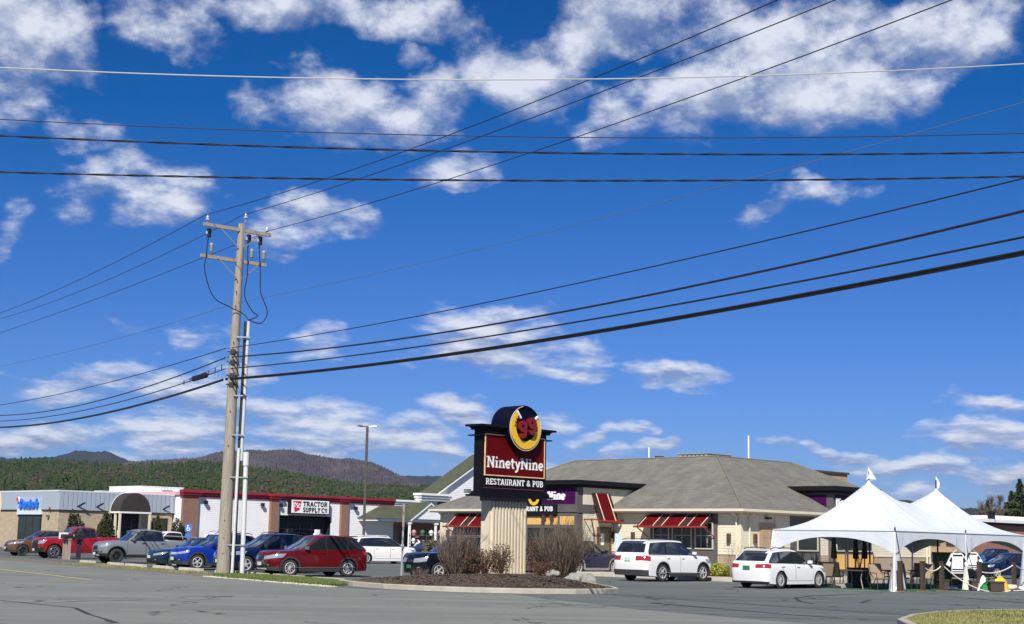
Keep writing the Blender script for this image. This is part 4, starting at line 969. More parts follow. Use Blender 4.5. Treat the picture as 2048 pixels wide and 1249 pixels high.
def awning(par, f, a0, a1, z0, z1, o1, o0=.12):
    """sloping metal awning with stripes, red tube rail and brackets"""
    W = a1-a0; sgn = 1
    def q(u, v, dz=0): return f(a0+W*u, o0+(o1-o0)*v, z1+(z0-z1)*v+dz)
    mb = MB(); mb.add([q(0,0),q(1,0),q(1,1),q(0,1),q(0,0,-.05),q(1,0,-.05),q(1,1,-.05),q(0,1,-.05)], [(0,1,2,3),(4,5,6,7),(0,1,5,4),(1,2,6,5),(2,3,7,6),(3,0,4,7)])
    aw = obj('awning', mb, mat('awning dark', (.035,.012,.014), .6), par)
    for u0, u1 in ((.04,.235),(.36,.62),(.745,.97)):
        mb = MB(); mb.add([q(u0,.02,.012),q(u1,.02,.012),q(u1,.97,.012),q(u0,.97,.012)], [(0,1,2,3)]); obj('red_panel', mb, REDAW, aw, fix=False)
    for u in (.045,.235,.365,.62,.75,.965):
        mb = MB(); mb.add([q(u-.006,.0,.02),q(u+.006,.0,.02),q(u+.006,1,.02),q(u-.006,1,.02)], [(0,1,2,3)]); obj('stripe', mb, STRIPE, aw, fix=False)
    mb = MB(); mb.tube([q(-.04,1.02,-.03), q(1.04,1.02,-.03)], .05, 8)
    for u in (0, 1): mb.tube([q(u,1,-.04), f(a0+W*u, .02, z0-.55)], .03, 6)
    obj('awning_rail', mb, REDTUBE, aw)
# wall A: dark surround with three windows under the awning
mb = MB(); wbox(mb, fA, 1.4, .0, .62, 5.66, .05, 3.15); obj('window_surround', mb, GREYT, RS)
for i, (a, b) in enumerate(((1.62,2.75),(2.95,4.2),(4.4,5.45))): window(RS, fA, a, b, 1.4, 2.75, .05, WFR, (2 if i == 0 else 1, 1))
awning(RS, fA, 1.55, 5.85, 2.52, 3.12, .95)
mb = MB(); wbox(mb, fA, 15.2, .0, .62, 20.4, .05, 3.15); obj('window_surround', mb, GREYT, RS)
for a, b in ((15.4,16.9),(17.1,18.5),(18.7,20.2)): window(RS, fA, a, b, 1.3, 2.5, .05, WFR, (1, 1))
awning(RS, fA, 15.3, 20.3, 2.42, 3.12, .95)
BRN = mat('brown sconce', (.09, .045, .025), .5)
for f, a in ((fA,.66),(fA,6.8),(fA,21.0),(fB,1.08),(fB,3.4)):
    mb = MB(); wbox(mb, f, a-.09, .02, 1.75, a+.09, .16, 2.2); obj('wall_lamp', mb, BRN, RS)
# wall B: service door, window, sign tower
TANP = mat('tan door paint', (.42, .30, .20), .5, c2=(.38,.27,.18), scale=3)
mb = MB(); wbox(mb, fB, 1.5, .0, .3, 2.9, .05, 2.72); obj('door_frame', mb, TANP, RS)
mb = MB(); wbox(mb, fB, 1.62, .05, .38, 2.78, .075, 2.55); dr = obj('door', mb, TANP, RS)
for ia in (0, 1):
    for z0_, z1_ in ((.55,1.15),(1.27,1.95),(2.05,2.42)):
        mb = MB(); wbox(mb, fB, 1.74+ia*.54, .075, z0_, 2.12+ia*.54, .09, z1_); obj('door_panel', mb, TANP, dr)
mb = MB(); wbox(mb, fB, 1.66, .075, 1.3, 1.72, .13, 1.36); obj('handle', mb, BLACK, dr)
mb = MB(); wbox(mb, fB, 2.0, .02, 2.95, 2.35, .2, 3.05); obj('wall_lamp', mb, BLACK, RS)
mb = MB(); wbox(mb, fB, 4.2, .0, .62, 6.9, .05, 3.15); obj('window_surround', mb, GREYT, RS)
window(RS, fB, 4.75, 6.65, 1.4, 2.6, .05, WFR, (0, 0))
# sign tower on wall B
TX0, TX1, TO = 7.75, 11.65, .3
def tower(f, a0, a1, o1, ob, ztop, par):
    mb = MB(); wbox(mb, f, a0, ob, .1, a1, o1, ztop-.02); t = obj('sign_tower', mb, GREYT, par)
    mb = MB(); wbox(mb, f, a0-.35, ob-.2, ztop-.23, a1+.35, o1+.35, ztop); wbox(mb, f, a0-.18, ob, ztop-.36, a1+.18, o1+.18, ztop-.23); obj('cornice', mb, BLKT, t)
    return t
tw = tower(fB, TX0, TX1, TO, -4.2, 4.82, RS)
mb = MB(); wbox(mb, fB, TX0+.18, TO, 3.5, TX1-.18, TO+.02, 4.38); obj('sign_panel', mb, PURPLE, tw)
mb = MB(); wbox(mb, fA, .1, -TX0, 3.4, 3.6, -TX0+.02, 4.38); obj('sign_panel', mb, PURPLE, tw)
for i in range(4):
    a = TX0+.22+i*.93; window(tw, fB, a, a+.8, 1.42, 2.55, TO, WFR, (0, 0), name='window')
    mb = MB(); wbox(mb, fB, a-.03, TO, .5, a+.83, TO+.02, 1.27); obj('mustard_panel', mb, MUST, tw)
mb = MB()
for i in range(5): a = TX0+.13+i*.93; wbox(mb, fB, a-.02, TO, .45, a+.06, TO+.04, 1.3)
obj('mullion', mb, mat('brown mullion', (.12,.05,.03), .6), tw)
def rowB(word, a0, a1, z, h, o, tw_, par, m=SWH, dep=.05): text_row(word, par, m, a0, a1, z, h, -o, tw_, dep)
def rowA(word, a_hi, a_lo, z, h, o, tw_, par, m=SWH, dep=.05):
    # text on wall A reads towards falling y: turned by -90 degrees
    text_row(word, par, m, 0, a_hi-a_lo, z, h, o, tw_, dep, flip=lambda x, y, zz: (-y, a_hi-x, zz), rz=-math.pi/2)
rowB('Ninety', 7.95, 9.35, 3.78, .42, TO+.03, .22, tw); rowB('Nine', 10.3, 11.4, 3.78, .42, TO+.03, .24, tw)
def roundel(par, f, a, z, o, r):
    g = MB(); c = f(a, o, z); ax = (Vector(f(a, o+1, z))-Vector(c)); g.lathe(c, ax, [(0,r),(.16,r),(.16,0)], 24); rr = obj('roundel', g, NAVY, par)
    side = Vector(f(a+1, o, z))-Vector(f(a, o, z))
    g = MB(); V = []; n = 20
    for i in range(n+1):
        t = R(-230+(280)*i/n)
        for rad in (r*.5, r*.88): V.append(tuple(Vector(c)+ax*.185+side*(rad*math.cos(t))+ZV*(rad*math.sin(t))))
    g.add(V, [(2*i,2*i+1,2*i+3,2*i+2) for i in range(n)]); obj('horseshoe', g, YEL, rr, fix=False)
    g = MB()
    for k in (-.25, .25): g.lathe(Vector(c)+ax*.19+side*(r*k)+ZV*(r*.12), ax, [(0,r*.26),(.05,r*.22),(.06,0)], 12)
    obj('numeral', g, RED99, rr)
roundel(tw, fB, 9.8, 3.9, TO+.03, .42)
mb = MB(); wbox(mb, fB, 8.4, TO+.02, 3.1, 11.2, TO+.12, 3.5); obj('lower_sign', mb, BLKT, tw)
# entrance tower on wall A
A0, A1, AO = 8.22, 14.5, 2.85
te = tower(fA, A0, A1, AO, -3.2, 4.80, RS)
mb = MB(); wbox(mb, fA, A0+.15, AO, 3.58, A1-.15, AO+.025, 4.42); obj('sign_panel', mb, PURPLE, te)
mb = MB(); wbox(mb, fA, A0-.03, AO-.05, 3.16, A1+.03, AO+.05, 3.56); obj('trim_band', mb, GREYT, te)
rowA('Ninety', A0+5.1, A0+3.6, 3.82, .40, AO+.04, .26, te); rowA('Nine', A0+2.06, A0+.80, 3.80, .42, AO+.04, .26, te)
roundel(te, fA, A0+2.92, 3.9, AO+.03, .46)
mb = MB(); wbox(mb, fA, A0+1.35, AO+.05, 3.0, A0+4.9, AO+.16, 3.55); obj('lower_sign', mb, BLKT, te)
rowA('RESTAURANT & PUB', A0+4.75, A0+1.55, 3.2, .24, AO+.17, .2, te, dep=.02)
for k in range(5):
    a = A0+.2+k*1.18
    if a+1.05 > A1: break
    mb = MB(); wbox(mb, fA, a, AO, 2.5, a+1.0, AO+.02, 2.94); obj('yellow_panel', mb, MUST, te)
    window(te, fA, a, a+1.0, 1.2, 2.38, AO, GREYT, (0, 1))
for k in (1.2, 1.75): mb = MB(); wbox(mb, fA, A0+k+.4, AO+.05, 2.72, A0+k+.55, AO+.22, 3.0); obj('spot_lamp', mb, BRN, te)
# its side: cream panel, siding, door with tall slanting awning (faces wall B direction at y = A0)
def fC(a, o, z): return (-AO+a, A0-o, z)
mb = MB(); wbox(mb, fC, .42, .0, 3.56, AO+2.9, .03, 4.44); obj('cream_panel', mb, CREAMP, te)
mb = MB(); wbox(mb, fC, .0, .0, 3.14, AO, .05, 3.56); obj('trim_band', mb, GREYT, te)
mb = MB()
for a0, a1 in ((.42,1.32),(2.62,AO-.02)): 
    n = 15
    for i in range(n):
        z = 1.2+i*.13; p = [fC(a0,.016,z), fC(a1,.016,z), fC(a1,.004,z+.13), fC(a0,.004,z+.13)]; mb.add(p, [(0,1,2,3)])
    for i in range(9):
        z = .2+i*.11; p = [fC(a0,.016,z), fC(a1,.016,z), fC(a1,.004,z+.11), fC(a0,.004,z+.11)]; mb.add(p, [(0,1,2,3)], 1)
obj('siding', mb, [CREAM, TANS], te, kind='stuff', fix=False)
mb = MB(); wbox(mb, fC, 1.32, 0, .2, 2.62, .03, 3.14); obj('door_surround', mb, CREAM, te)
mb = MB(); wbox(mb, fC, 1.5, .03, .3, 1.6, .09, 2.44); wbox(mb, fC, 2.5, .03, .3, 2.6, .09, 2.44); wbox(mb, fC, 1.6, .03, 2.36, 2.5, .09, 2.44); obj('door_frame', mb, BRN, te)
mb = MB(); wbox(mb, fC, 1.6, .03, .3, 2.5, .05, 2.36); dr = obj('door', mb, mat('olive door', (.14,.13,.08), .6, c2=(.11,.10,.065), scale=3, stretch=(1,1,6)), te)
mb = MB(); wbox(mb, fC, 1.8, .05, 1.5, 2.05, .06, 2.1); obj('door_notice', mb, WHITEP, dr)
def qaw(u, v, dz=0, do=0): return fC(1.05+1.45*u, .06+(.62)*v+do, 4.16+(2.74-4.16)*v+dz)
mb = MB(); mb.add([qaw(0,0),qaw(1,0),qaw(1,1),qaw(0,1),qaw(0,0,-.1),qaw(1,0,-.1),qaw(1,1,-.1),qaw(0,1,-.1)], [(0,1,2,3),(4,5,6,7),(0,1,5,4),(1,2,6,5),(2,3,7,6),(3,0,4,7)]); aw = obj('tall_awning', mb, MATS['awning dark'], te)
mb = MB(); mb.add([qaw(.2,.0,.01,.02),qaw(.84,.0,.01,.02),qaw(.84,1,.01,.02),qaw(.2,1,.01,.02)], [(0,1,2,3)]); obj('red_panel', mb, REDAW, aw, fix=False)
for u in (.2,.82): mb = MB(); mb.add([qaw(u-.025,.0,.02,.03),qaw(u+.025,.0,.02,.03),qaw(u+.025,1,.02,.03),qaw(u-.025,1,.02,.03)], [(0,1,2,3)]); obj('stripe', mb, STRIPE, aw, fix=False)
mb = MB(); mb.tube([qaw(-.1,1.0,-.02), qaw(1.1,1.0,-.02)], .06, 8); mb.tube([fC(.5,.02,2.8), fC(.5,.55,2.8), fC(2.9,.68,2.8)], .035, 6)
mb.tube([fC(.55,.5,2.8), fC(1.3,.03,2.1), fC(1.45,.03,.4)], .035, 6); obj('awning_rail', mb, REDTUBE, aw)
mb = MB(); wbox(mb, fC, 2.68, .02, 1.85, 2.8, .2, 2.2); obj('wall_lamp', mb, BRN, te)
# roof equipment (stand on the flat top)
def rooftop(name, label, cat, px0, px1, ytop, Y, zb, m, dep=1.6, rz=45, h=None):
    x0, _, z1 = atY(px0, ytop, Y); x1, _, _ = atY(px1, ytop, Y); t = thing(name, label, cat, ((x0+x1)/2, Y, zb), R(rz)); return t, x1-x0, z1-zb
EQM = mat('pale green metal', (.32,.36,.30), .5, c2=(.28,.32,.27), scale=2)
t, w, h = rooftop('rooftop_unit', 'pale green rooftop air unit at the peak of the restaurant roof', 'roof unit', 1365, 1458, 908, 86, 6.42, EQM)
mb = MB(); mb.box(-w*.42,-1,0,w*.42,1.2,.42); mb.box(-w*.42-.05,-1.05,.42,w*.42+.05,1.25,.47); obj('housing', mb, EQM, t)
mb = MB()
for k in range(6): mb.box(-w*.42-.02,-.8+k*.3,.06,-w*.42,-.68+k*.3,.36)
obj('louvre', mb, GREYT, t)
t, w, h = rooftop('rooftop_unit', 'low pale rooftop duct to the left of the roof peak', 'roof unit', 1250, 1316, 916, 90, 6.42, EQM)
mb = MB(); mb.box(-w*.5,-.8,0,w*.5,.8,.30); obj('housing', mb, EQM, t); mb = MB(); mb.box(-w*.5-.02,-.7,.04,-w*.5,.7,.24); obj('louvre', mb, BLACK, t)
x, y, z = atY(1319, 912, 88); t = thing('roof_vent', 'small dark mushroom vent on the restaurant roof', 'vent', (x, y, 6.42)); mb = MB(); mb.cyl((0,0,0),(0,0,.35),.08); obj('pipe', mb, GREYT, t); mb = MB(); mb.lathe((0,0,.35),ZV,[(0,.28),(.06,.3),(.1,0)],12); obj('cap', mb, GREYT, t)
for px, yt, Y, lb in ((1298,895,89,'short white antenna mast on the restaurant roof, left of the roof peak'), (1497,872,83,'tall white mast on the restaurant roof right of the peak')):
    x, y, z = atY(px, yt, Y); t = thing('mast', lb, 'antenna', (x, y, 6.3)); mb = MB(); mb.cyl((0,0,-.3),(0,0,z-6.3),.045,n=8); obj('mast_tube', mb, WHITEP, t); mb = MB(); mb.box(-.12,-.12,-.35,.12,.12,.1); obj('mast_foot', mb, GALV, t)
x, y, z = atY(1668, 945, 92); t = thing('roof_parapet_box', 'tan walled equipment enclosure behind the roof over the right tower', 'parapet', (x, y, 0), R(45))
mb = MB(); mb.box(-2.6,-.4,4.0,.9,3,z-.12); obj('wall', mb, mat('tan stucco', (.42,.31,.18), .8, c2=(.38,.28,.165), scale=1), t); mb = MB(); mb.box(-2.7,-.5,z-.12,1.0,3.1,z); obj('coping', mb, BRN, t)
# sidewalk and planting bed round the restaurant
c7 = math.sqrt(.5)
def loc(x, y): return (11.4+c7*x-c7*y, 72+c7*x+c7*y)
SW = [loc(3.0,-4.6), loc(-2.6,-4.6), loc(-4.2,-3.4), loc(-4.8,-2.0), loc(-4.8,8.0), loc(-3.2,8.1), loc(0,8.1), loc(0,0), loc(3.0,0)]
mb = MB(); mb.poly([loc(4.6,-5.3), loc(-2.6,-5.3), loc(-3.9,-4.4), loc(-4.4,-2.6), loc(-4.4,8.1), loc(0,8.1), loc(0,0), loc(19,0), loc(19,-1.6), loc(5.8,-1.6), loc(5.4,-4.6)], -.05, .15); obj('sidewalk', mb, CONCL, kind='structure')
mb = MB(); P = [loc(-1.9,-1.9), loc(-1.9,7.6), loc(-.05,7.6), loc(-.05,-.05), loc(4.0,-.05), loc(4.0,-1.5)]
mound('planting_bed', P, mat('bed soil', (.20,.13,.085), .95, c2=(.13,.085,.055), scale=4, bump=.6, detail=6), .28, .13, 4, .02, centre=loc(-.6,-.6))

# ------------------------------------------------------------------ farm supply store (local x along the front)
BRICK = mat('red brown brick', (.27, .115, .07), .85, c2=(.20,.085,.055), scale=2.5, detail=8)
def brickify(m, sc_=(1,1,1)):
    nt = m.node_tree; L = nt.links; bs = nt.nodes['Principled BSDF']; src = bs.inputs['Base Color'].links[0].from_socket
    t = nt.nodes.new('ShaderNodeTexCoord').outputs['Object']; sp_ = nt.nodes.new('ShaderNodeSeparateXYZ'); L.new(t, sp_.inputs[0])
    ad = nt.nodes.new('ShaderNodeMath'); ad.operation = 'ADD'; L.new(sp_.outputs[0], ad.inputs[0]); L.new(sp_.outputs[1], ad.inputs[1])
    cb = nt.nodes.new('ShaderNodeCombineXYZ'); L.new(ad.outputs[0], cb.inputs[0]); L.new(sp_.outputs[2], cb.inputs[1])
    b = nt.nodes.new('ShaderNodeTexBrick'); L.new(cb.outputs[0], b.inputs['Vector']); b.inputs['Scale'].default_value = 1
    b.inputs['Brick Width'].default_value = .22*sc_[0]; b.inputs['Row Height'].default_value = .075*sc_[1]; b.inputs['Mortar Size'].default_value = .006*sc_[0]
    L.new(src, b.inputs['Color1']); x = nt.nodes.new('ShaderNodeVectorMath'); x.operation = 'SCALE'; x.inputs['Scale'].default_value = .8; L.new(src, x.inputs[0]); L.new(x.outputs[0], b.inputs['Color2'])
    b.inputs['Mortar'].default_value = (.30,.26,.21,1); L.new(b.outputs[0], bs.inputs['Base Color'])
brickify(BRICK)
WSID = mat('white siding', (.80, .80, .80), .55, c2=(.76,.76,.77), scale=.6)
REDC = mat('red cornice', (.30, .018, .032), .5, c2=(.27,.016,.028), scale=1)
TS = thing('farm_supply_store', 'long low white store with red cornice, brick piers and tractor supply sign', 'store', (-33.3, 150, 0), R(45))
mb = MB(); mb.box(.1,.02,-.1,12.3,40,5.5); mb.box(12.3,3.5,-.1,19.3,40,5.5); mb.box(19.3,.02,-.1,36.4,40,5.5); mb.box(12.3,.02,3.9,19.3,3.5,5.5); mb.box(.1,.3,5.5,36.4,40,5.7); obj('wall', mb, WSID, TS)
mb = MB()
for a0, a1, z0 in ((1.8,10.9,0),(11.95,12.3,0),(12.3,19.3,3.9),(19.3,20.5,0),(21.5,36.3,0)): siding(mb, a0, a1, z0, 5.45, .2, .02)
obj('siding', mb, WSID, TS, kind='stuff', fix=False)
for x0, x1 in ((0,1.8),(10.93,11.95),(20.52,21.5)):
    mb = MB(); mb.box(x0,-.35,-.1,x1,.0,5.45); pr_ = obj('brick_pier', mb, BRICK, TS)
    mb = MB(); mb.box(x0-.12,-.47,5.45,x1+.12,.0,5.62); mb.box(x0-.22,-.57,5.62,x1+.22,.0,5.86); mb.box(x0-.32,-.68,5.86,x1+.32,.0,6.15); obj('pier_cap', mb, REDC, pr_)
mb = MB(); mb.box(-.1,-.12,5.45,28.4,.3,5.62); mb.box(-.1,-.24,5.66,28.4,.3,5.86); mb.box(-.1,-.38,5.9,28.4,.3,6.13); mb.box(-.1,-.05,5.62,28.4,.3,5.9)
obj('cornice', mb, REDC, TS)
mb = MB(); mb.box(28.4,-.12,5.4,34.9,.3,5.58); mb.box(28.4,-.24,5.64,34.9,.3,5.82); mb.box(28.4,-.38,5.88,34.9,.3,6.1); mb.box(28.4,-.05,5.58,34.9,.3,5.88); mb.box(31.5,-.6,5.3,33.4,-.05,5.6)
obj('white_cornice', mb, WHITEP, TS)
mb = MB(); mb.box(12.3,1.0,0,19.3,1.08,3.9); mb.box(12.31,.03,0,12.36,1.0,3.9); mb.box(19.24,.03,0,19.29,1.0,3.9); mb.box(12.36,.03,3.84,19.24,1.0,3.89); mb.box(12.36,.03,0,19.24,1.0,.02); obj('entry_recess', mb, mat('dark interior', (.012,.013,.015), .7), TS)  # lined near-black, so the shade inside the recess is in its colour
mb = MB()
for a in (12.5,14.1,15.7,17.3,19.0): mb.box(a,.93,0,a+.07,.99,3.2)
mb.box(12.4,.93,2.4,19.2,.99,2.5); obj('door_frame', mb, GREYT, TS)
for a in (12.62, 14.22, 15.82, 17.42): mb = MB(); mb.box(a,.95,.1,a+1.45,.97,2.38); obj('glass_door', mb, WGLASS, TS)
# sign box
mb = MB(); mb.box(13.3,-.55,4.05,18.65,.0,5.68); sg = obj('sign_box', mb, BLKT, TS)
mb = MB(); mb.box(13.42,-.57,4.17,18.53,-.551,5.56); obj('sign_face', mb, mat('sign face white', (.82,.82,.82), .4), sg)
mb = MB(); mb.extr([(13.6,-.58,5.45),(14.75,-.58,5.45),(14.5,-.58,4.5),(13.85,-.58,4.25)], (0,-.01,0)); obj('red_badge', mb, mat('badge red', (.50,.02,.035), .4), sg)
text_row('TSC', sg, SWH, 13.68, 14.62, 4.78, .5, -.595, .2, .01, name='letter', slope=-.16)
text_row('TRACTOR', sg, BLKT, 14.95, 18.3, 4.92, .50, -.575, .25, .012)
text_row('SUPPLY', sg, BLKT, 14.95, 17.35, 4.28, .50, -.575, .25, .012); text_row('C', sg, BLKT, 17.45, 17.95, 4.28, .50, -.575, .25, .012); text_row('o', sg, BLKT, 17.95, 18.3, 4.44, .42, -.575, .25, .012)
mb = MB(); mb.box(17.98,-.59,4.3,18.28,-.575,4.36); obj('underline', mb, BLKT, sg)
for a in (2.75, 9.85, 12.2, 22.6, 27.2):
    mb = MB(); mb.box(a-.16,-.42,4.75,a+.16,-.1,5.1); mb.box(a-.05,-.1,4.85,a+.05,-.02,4.98); obj('wall_lamp', mb, BLACK, TS)
mb = MB(); mb.box(-.08,.3,5.6,.12,40,5.95); obj('side_parapet', mb, mat('pink coping', (.55,.30,.32), .6), TS)
# rooftop box
t = thing('roof_penthouse', 'white ribbed metal penthouse box on the roof behind the pizza shop', 'roof box', (-41.2, 165, 5.4), R(45))
mb = MB(); mb.box(0,0,-.3,5.4,7.0,1.45); obj('box', mb, WHITEP, t)
for k in range(14): mb = MB(); x = .15+k*.38; mb.box(x,-.04,-.2,x+.06,.0,1.4); obj('rib', mb, WHITEP, t)
mb = MB(); mb.box(-.06,-.06,1.45,5.46,7.06,1.52); obj('coping', mb, WHITEP, t); mb = MB(); mb.extr([(2.6,-.03,1.2),(3.9,-.03,1.2),(3.9,-.5,.85),(2.6,-.5,.85)], (0,0,-.12)); obj('vent_hood', mb, GALV, t)
t = thing('roof_fan', 'low white rooftop unit above the pizza shop front', 'roof unit', (-41.5,150,5.5), R(45)); mb = MB(); mb.box(0,0,0,2.6,1.4,.3); obj('housing', mb, GALV, t); mb = MB(); mb.box(-.05,-.05,.3,2.65,1.45,.36); obj('lid', mb, WHITEP, t)
# porch of the shop at the right end, gabled upper roof behind
PO = 3.5
SH = thing('porch_shop', 'white shop front with olive roofed porch, red brick wall and white columns', 'shop', (-33.3, 150, 0), R(45))
mb = MB(); mb.box(28.45,-.05,-.1,38,.018,3.5); obj('brick_wall', mb, BRICK, SH)
mb = MB(); mb.box(23.2,-PO,3.56,40,-PO+.25,3.86); mb.box(23.2,-PO,3.56,23.45,0,3.86); obj('fascia', mb, WHITEP, SH)
mb = MB(); mb.box(23.45,-PO+.25,3.5,40,0,3.56); obj('ceiling', mb, mat('porch ceiling', (.5,.49,.46), .7), SH)
mb = MB(); v = [(23.0,-PO-.2,3.87),(40.2,-PO-.2,3.87),(40.2,.0,5.45),(26.6,.0,5.45),(23.0,.0,3.87)]; mb.add(v, [(0,1,2,3),(0,3,4),(0,4,1),(4,2,1)]); obj('porch_roof', mb, SHGRN, SH)
gx0, gx1, gz = 27.95, 33.5, 5.75; gm = (gx0+gx1)/2
mb = MB(); mb.extr([(gx0,-PO-.24,3.88),(gx1,-PO-.24,3.88),(gm,-PO-.24,gz-.08)], (0,.12,0)); gb = obj('gable', mb, WSID, SH)
mb = MB()
for sgn, xa in ((1,gx0-.15),(-1,gx1+.15)): mb.add([(xa,-PO-.4,3.84),(gm,-PO-.4,gz),(gm,.0,gz),(xa,.0,3.84),(xa,-PO-.4,3.92),(gm,-PO-.4,gz+.1),(gm,0,gz+.1),(xa,0,3.92)], [(0,1,2,3),(4,5,6,7),(0,1,5,4),(1,2,6,5),(2,3,7,6),(3,0,4,7)])
obj('gable_roof', mb, SHGRN, gb)
mb = MB()
for xa in (gx0-.2, gx1+.2): mb.add([(xa,-PO-.44,3.8),(gm,-PO-.44,gz+.02),(gm,-PO-.44,gz-.16),(xa,-PO-.44,3.64),(xa,-PO-.3,3.8),(gm,-PO-.3,gz+.02),(gm,-PO-.3,gz-.16),(xa,-PO-.3,3.64)], [(0,1,2,3),(4,5,6,7),(0,1,5,4),(2,3,7,6)])
obj('rake_board', mb, WHITEP, gb)
for x in (28.0, 32.0, 37.0):
    mb = MB(); mb.cyl((x,-PO+.15,.3),(x,-PO+.15,3.2),.19,.16,12); mb.box(x-.24,-PO-.05,0,x+.24,-PO+.4,.3); mb.box(x-.26,-PO-.06,3.3,x+.26,-PO+.4,3.5); mb.lathe((x,-PO+.15,3.15),ZV,[(0,.17),(.15,.26)],12); obj('column', mb, WHITEP, SH, smooth=True)
mb = MB(); mb.box(28.45,-.08,.1,28.5,-.051,3.3); mb.box(29.3,-.14,.1,31.3,-.051,3.1); dd = obj('shop_window', mb, GREYT, SH); mb = MB(); mb.box(29.45,-.16,.2,31.15,-.141,3.0); obj('pane', mb, WGLASS, dd)
window(SH, fB, 33.2, 35.8, .9, 2.8, .06, GREYT, (4, 3))
mb = MB(); mb.box(32.05,-.7,6.15,36.6,.5,6.4); mb.box(31.9,-.85,6.45,36.75,.5,6.68); mb.box(31.75,-1.0,6.73,36.9,.5,6.98); mb.box(32.2,-.6,6.1,36.4,.5,6.73); obj('stepped_cornice', mb, WHITEP, SH)
mb = MB(); mb.box(35.3,-.35,5.0,36.35,.3,6.1); obj('brick_pier', mb, BRICK, SH)
# gabled hall
mb = MB(); mb.extr([(35.4,.35,0),(52,.35,0),(52,.35,7.1),(43.7,.35,11.9),(35.4,.35,7.1)], (0,2.6,0)); hl_ = obj('hall', mb, WSID, SH)
mb = MB()
for i in range(22):
    z = 5.8+i*.22; xr = 43.7-(12.0-z)/.586 if z > 7.1 else 35.45; xr = max(35.45, xr)
    mb.add([(xr,.325,z),(51,.325,z),(51,.345,z+.22),(xr+.2,.345,z+.22)], [(0,1,2,3)])
obj('siding', mb, WSID, hl_, kind='stuff', fix=False)
mb = MB()
for sgn in (-1, 1):
    xa = 43.7+sgn*9.2; za = 12.05-9.2*.586
    mb.add([(xa,-.1,za),(43.7,-.1,12.05),(43.7,3.1,12.05),(xa,3.1,za),(xa,-.1,za+.18),(43.7,-.1,12.23),(43.7,3.1,12.23),(xa,3.1,za+.18)], [(0,1,2,3),(4,5,6,7),(0,1,5,4),(1,2,6,5),(2,3,7,6),(3,0,4,7)])
obj('hall_roof', mb, SHGRN, hl_)
mb = MB(); mb.add([(34.4,-.14,6.62),(43.7,-.14,12.08),(43.7,-.14,11.9),(34.4,-.14,6.45),(34.4,.33,6.62),(43.7,.33,12.08),(43.7,.33,11.9),(34.4,.33,6.45)], [(0,1,2,3),(0,1,5,4),(2,3,7,6)]); obj('rake_board', mb, WHITEP, hl_)
# stock by the porch: racks
rk = thing('plant_rack', 'dark wire plant rack with green stock under the porch', 'rack', (*Vector(atY(855,1085,128)).xy, 0), R(45))
mb = MB()
for z in (.5,1.2,1.9): mb.box(-1.8,-.4,z,2.2,.4,z+.05)
for x in (-1.8,-.5,.8,2.15):
    for y in (-.4,.36): mb.box(x,y,0,x+.05,y+.04,2.1)
obj('frame', mb, GREYT, rk)
for k in range(12):
    mb = MB(); c = (-1.6+(k % 4)*1.0, 0, (.55,1.25,1.95)[k//4]); mb.lathe(c, ZV, [(0,.12),(.2,.18),(.22,.22),(.4,.16),(.5,0)], 7); obj('potted_plant', mb, [mat('pot green',(.04,.12,.05),.8), mat('pot white',(.6,.6,.55),.7), mat('pot pink',(.45,.2,.2),.7)][k % 3], rk)

# ------------------------------------------------------------------ pizza shop
BLOCK = mat('tan concrete block', (.47, .38, .26), .9, c2=(.40,.325,.22), scale=1.2, detail=8, bump=.3)
brickify(BLOCK, (1.9, 2.6))
METAL = mat('blue white metal fascia', (.35, .405, .475), .4, c2=(.32,.375,.445), scale=.5)
PZ = thing('pizza_shop', 'tan block pizza shop with pale ribbed metal fascia and arched entrance canopy', 'shop', (-43.3, 142, 0), R(45))
mb = MB(); mb.box(0,0,-.1,12.6,20,3.9); obj('wall', mb, BLOCK, PZ)
mb = MB(); mb.box(-.15,-.15,3.8,12.7,20,5.5); fa = obj('fascia', mb, METAL, PZ)
mb = MB(); mb.box(-.2,-.2,5.5,12.7,20,5.62); mb.box(-.2,-.2,3.76,12.7,-.12,3.8); mb.box(-.2,-.12,3.76,-.12,20,3.8); obj('fascia_edge', mb, mat('pale edge metal', (.62,.66,.70), .4), PZ)
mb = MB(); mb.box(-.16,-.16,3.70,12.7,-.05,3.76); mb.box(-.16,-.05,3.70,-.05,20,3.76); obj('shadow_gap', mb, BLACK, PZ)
n = 26; mbp = MB(); mbp.box(0,-.045,0,.40,0,1.66); mp_ = mbp.mesh('metal_panel', METAL)
for k in range(n):
    o = obj('metal_panel', mp_, None, PZ); o.location = (-.1+k*.49, -.155, 3.82)
mbp = MB(); mbp.box(-.045,0,0,0,.25,1.66); mp2 = mbp.mesh('metal_panel', METAL)
for k in range(46):
    y = .1+k*.32
    o = obj('metal_panel', mp2, None, PZ); o.location = (-.155, y, 3.82)
# shopfront on face A
mb = MB(); mb.box(-.03,3.3,0,.02,8.1,3.28); sf = obj('shop_front', mb, BLACK, PZ)
for a0, a1 in ((3.45,4.9),(5.0,6.4),(6.5,7.95)): mb = MB(); mb.box(-.06,a0,.15,-.031,a1,3.1); obj('pane', mb, WGLASS, sf)
mb = MB(); mb.box(-.19,3.2,3.28,.0,8.2,5.0); mb.box(-.215,3.15,3.26,-.19,8.25,3.36); obj('sign_backing', mb, mat('sign backing', (.55,.62,.70), .4), PZ)
cu = bpy.data.curves.new('lettering', 'FONT'); cu.body = "Domino's"; cu.size = 1.25; cu.extrude = .05; cu.offset = .05; cu.shear = .25; cu.resolution_u = 3
to = bpy.data.objects.new('tmp', cu); col.objects.link(to); bpy.context.view_layer.update()
me = bpy.data.meshes.new_from_object(to.evaluated_get(bpy.context.evaluated_depsgraph_get())); bpy.data.objects.remove(to)
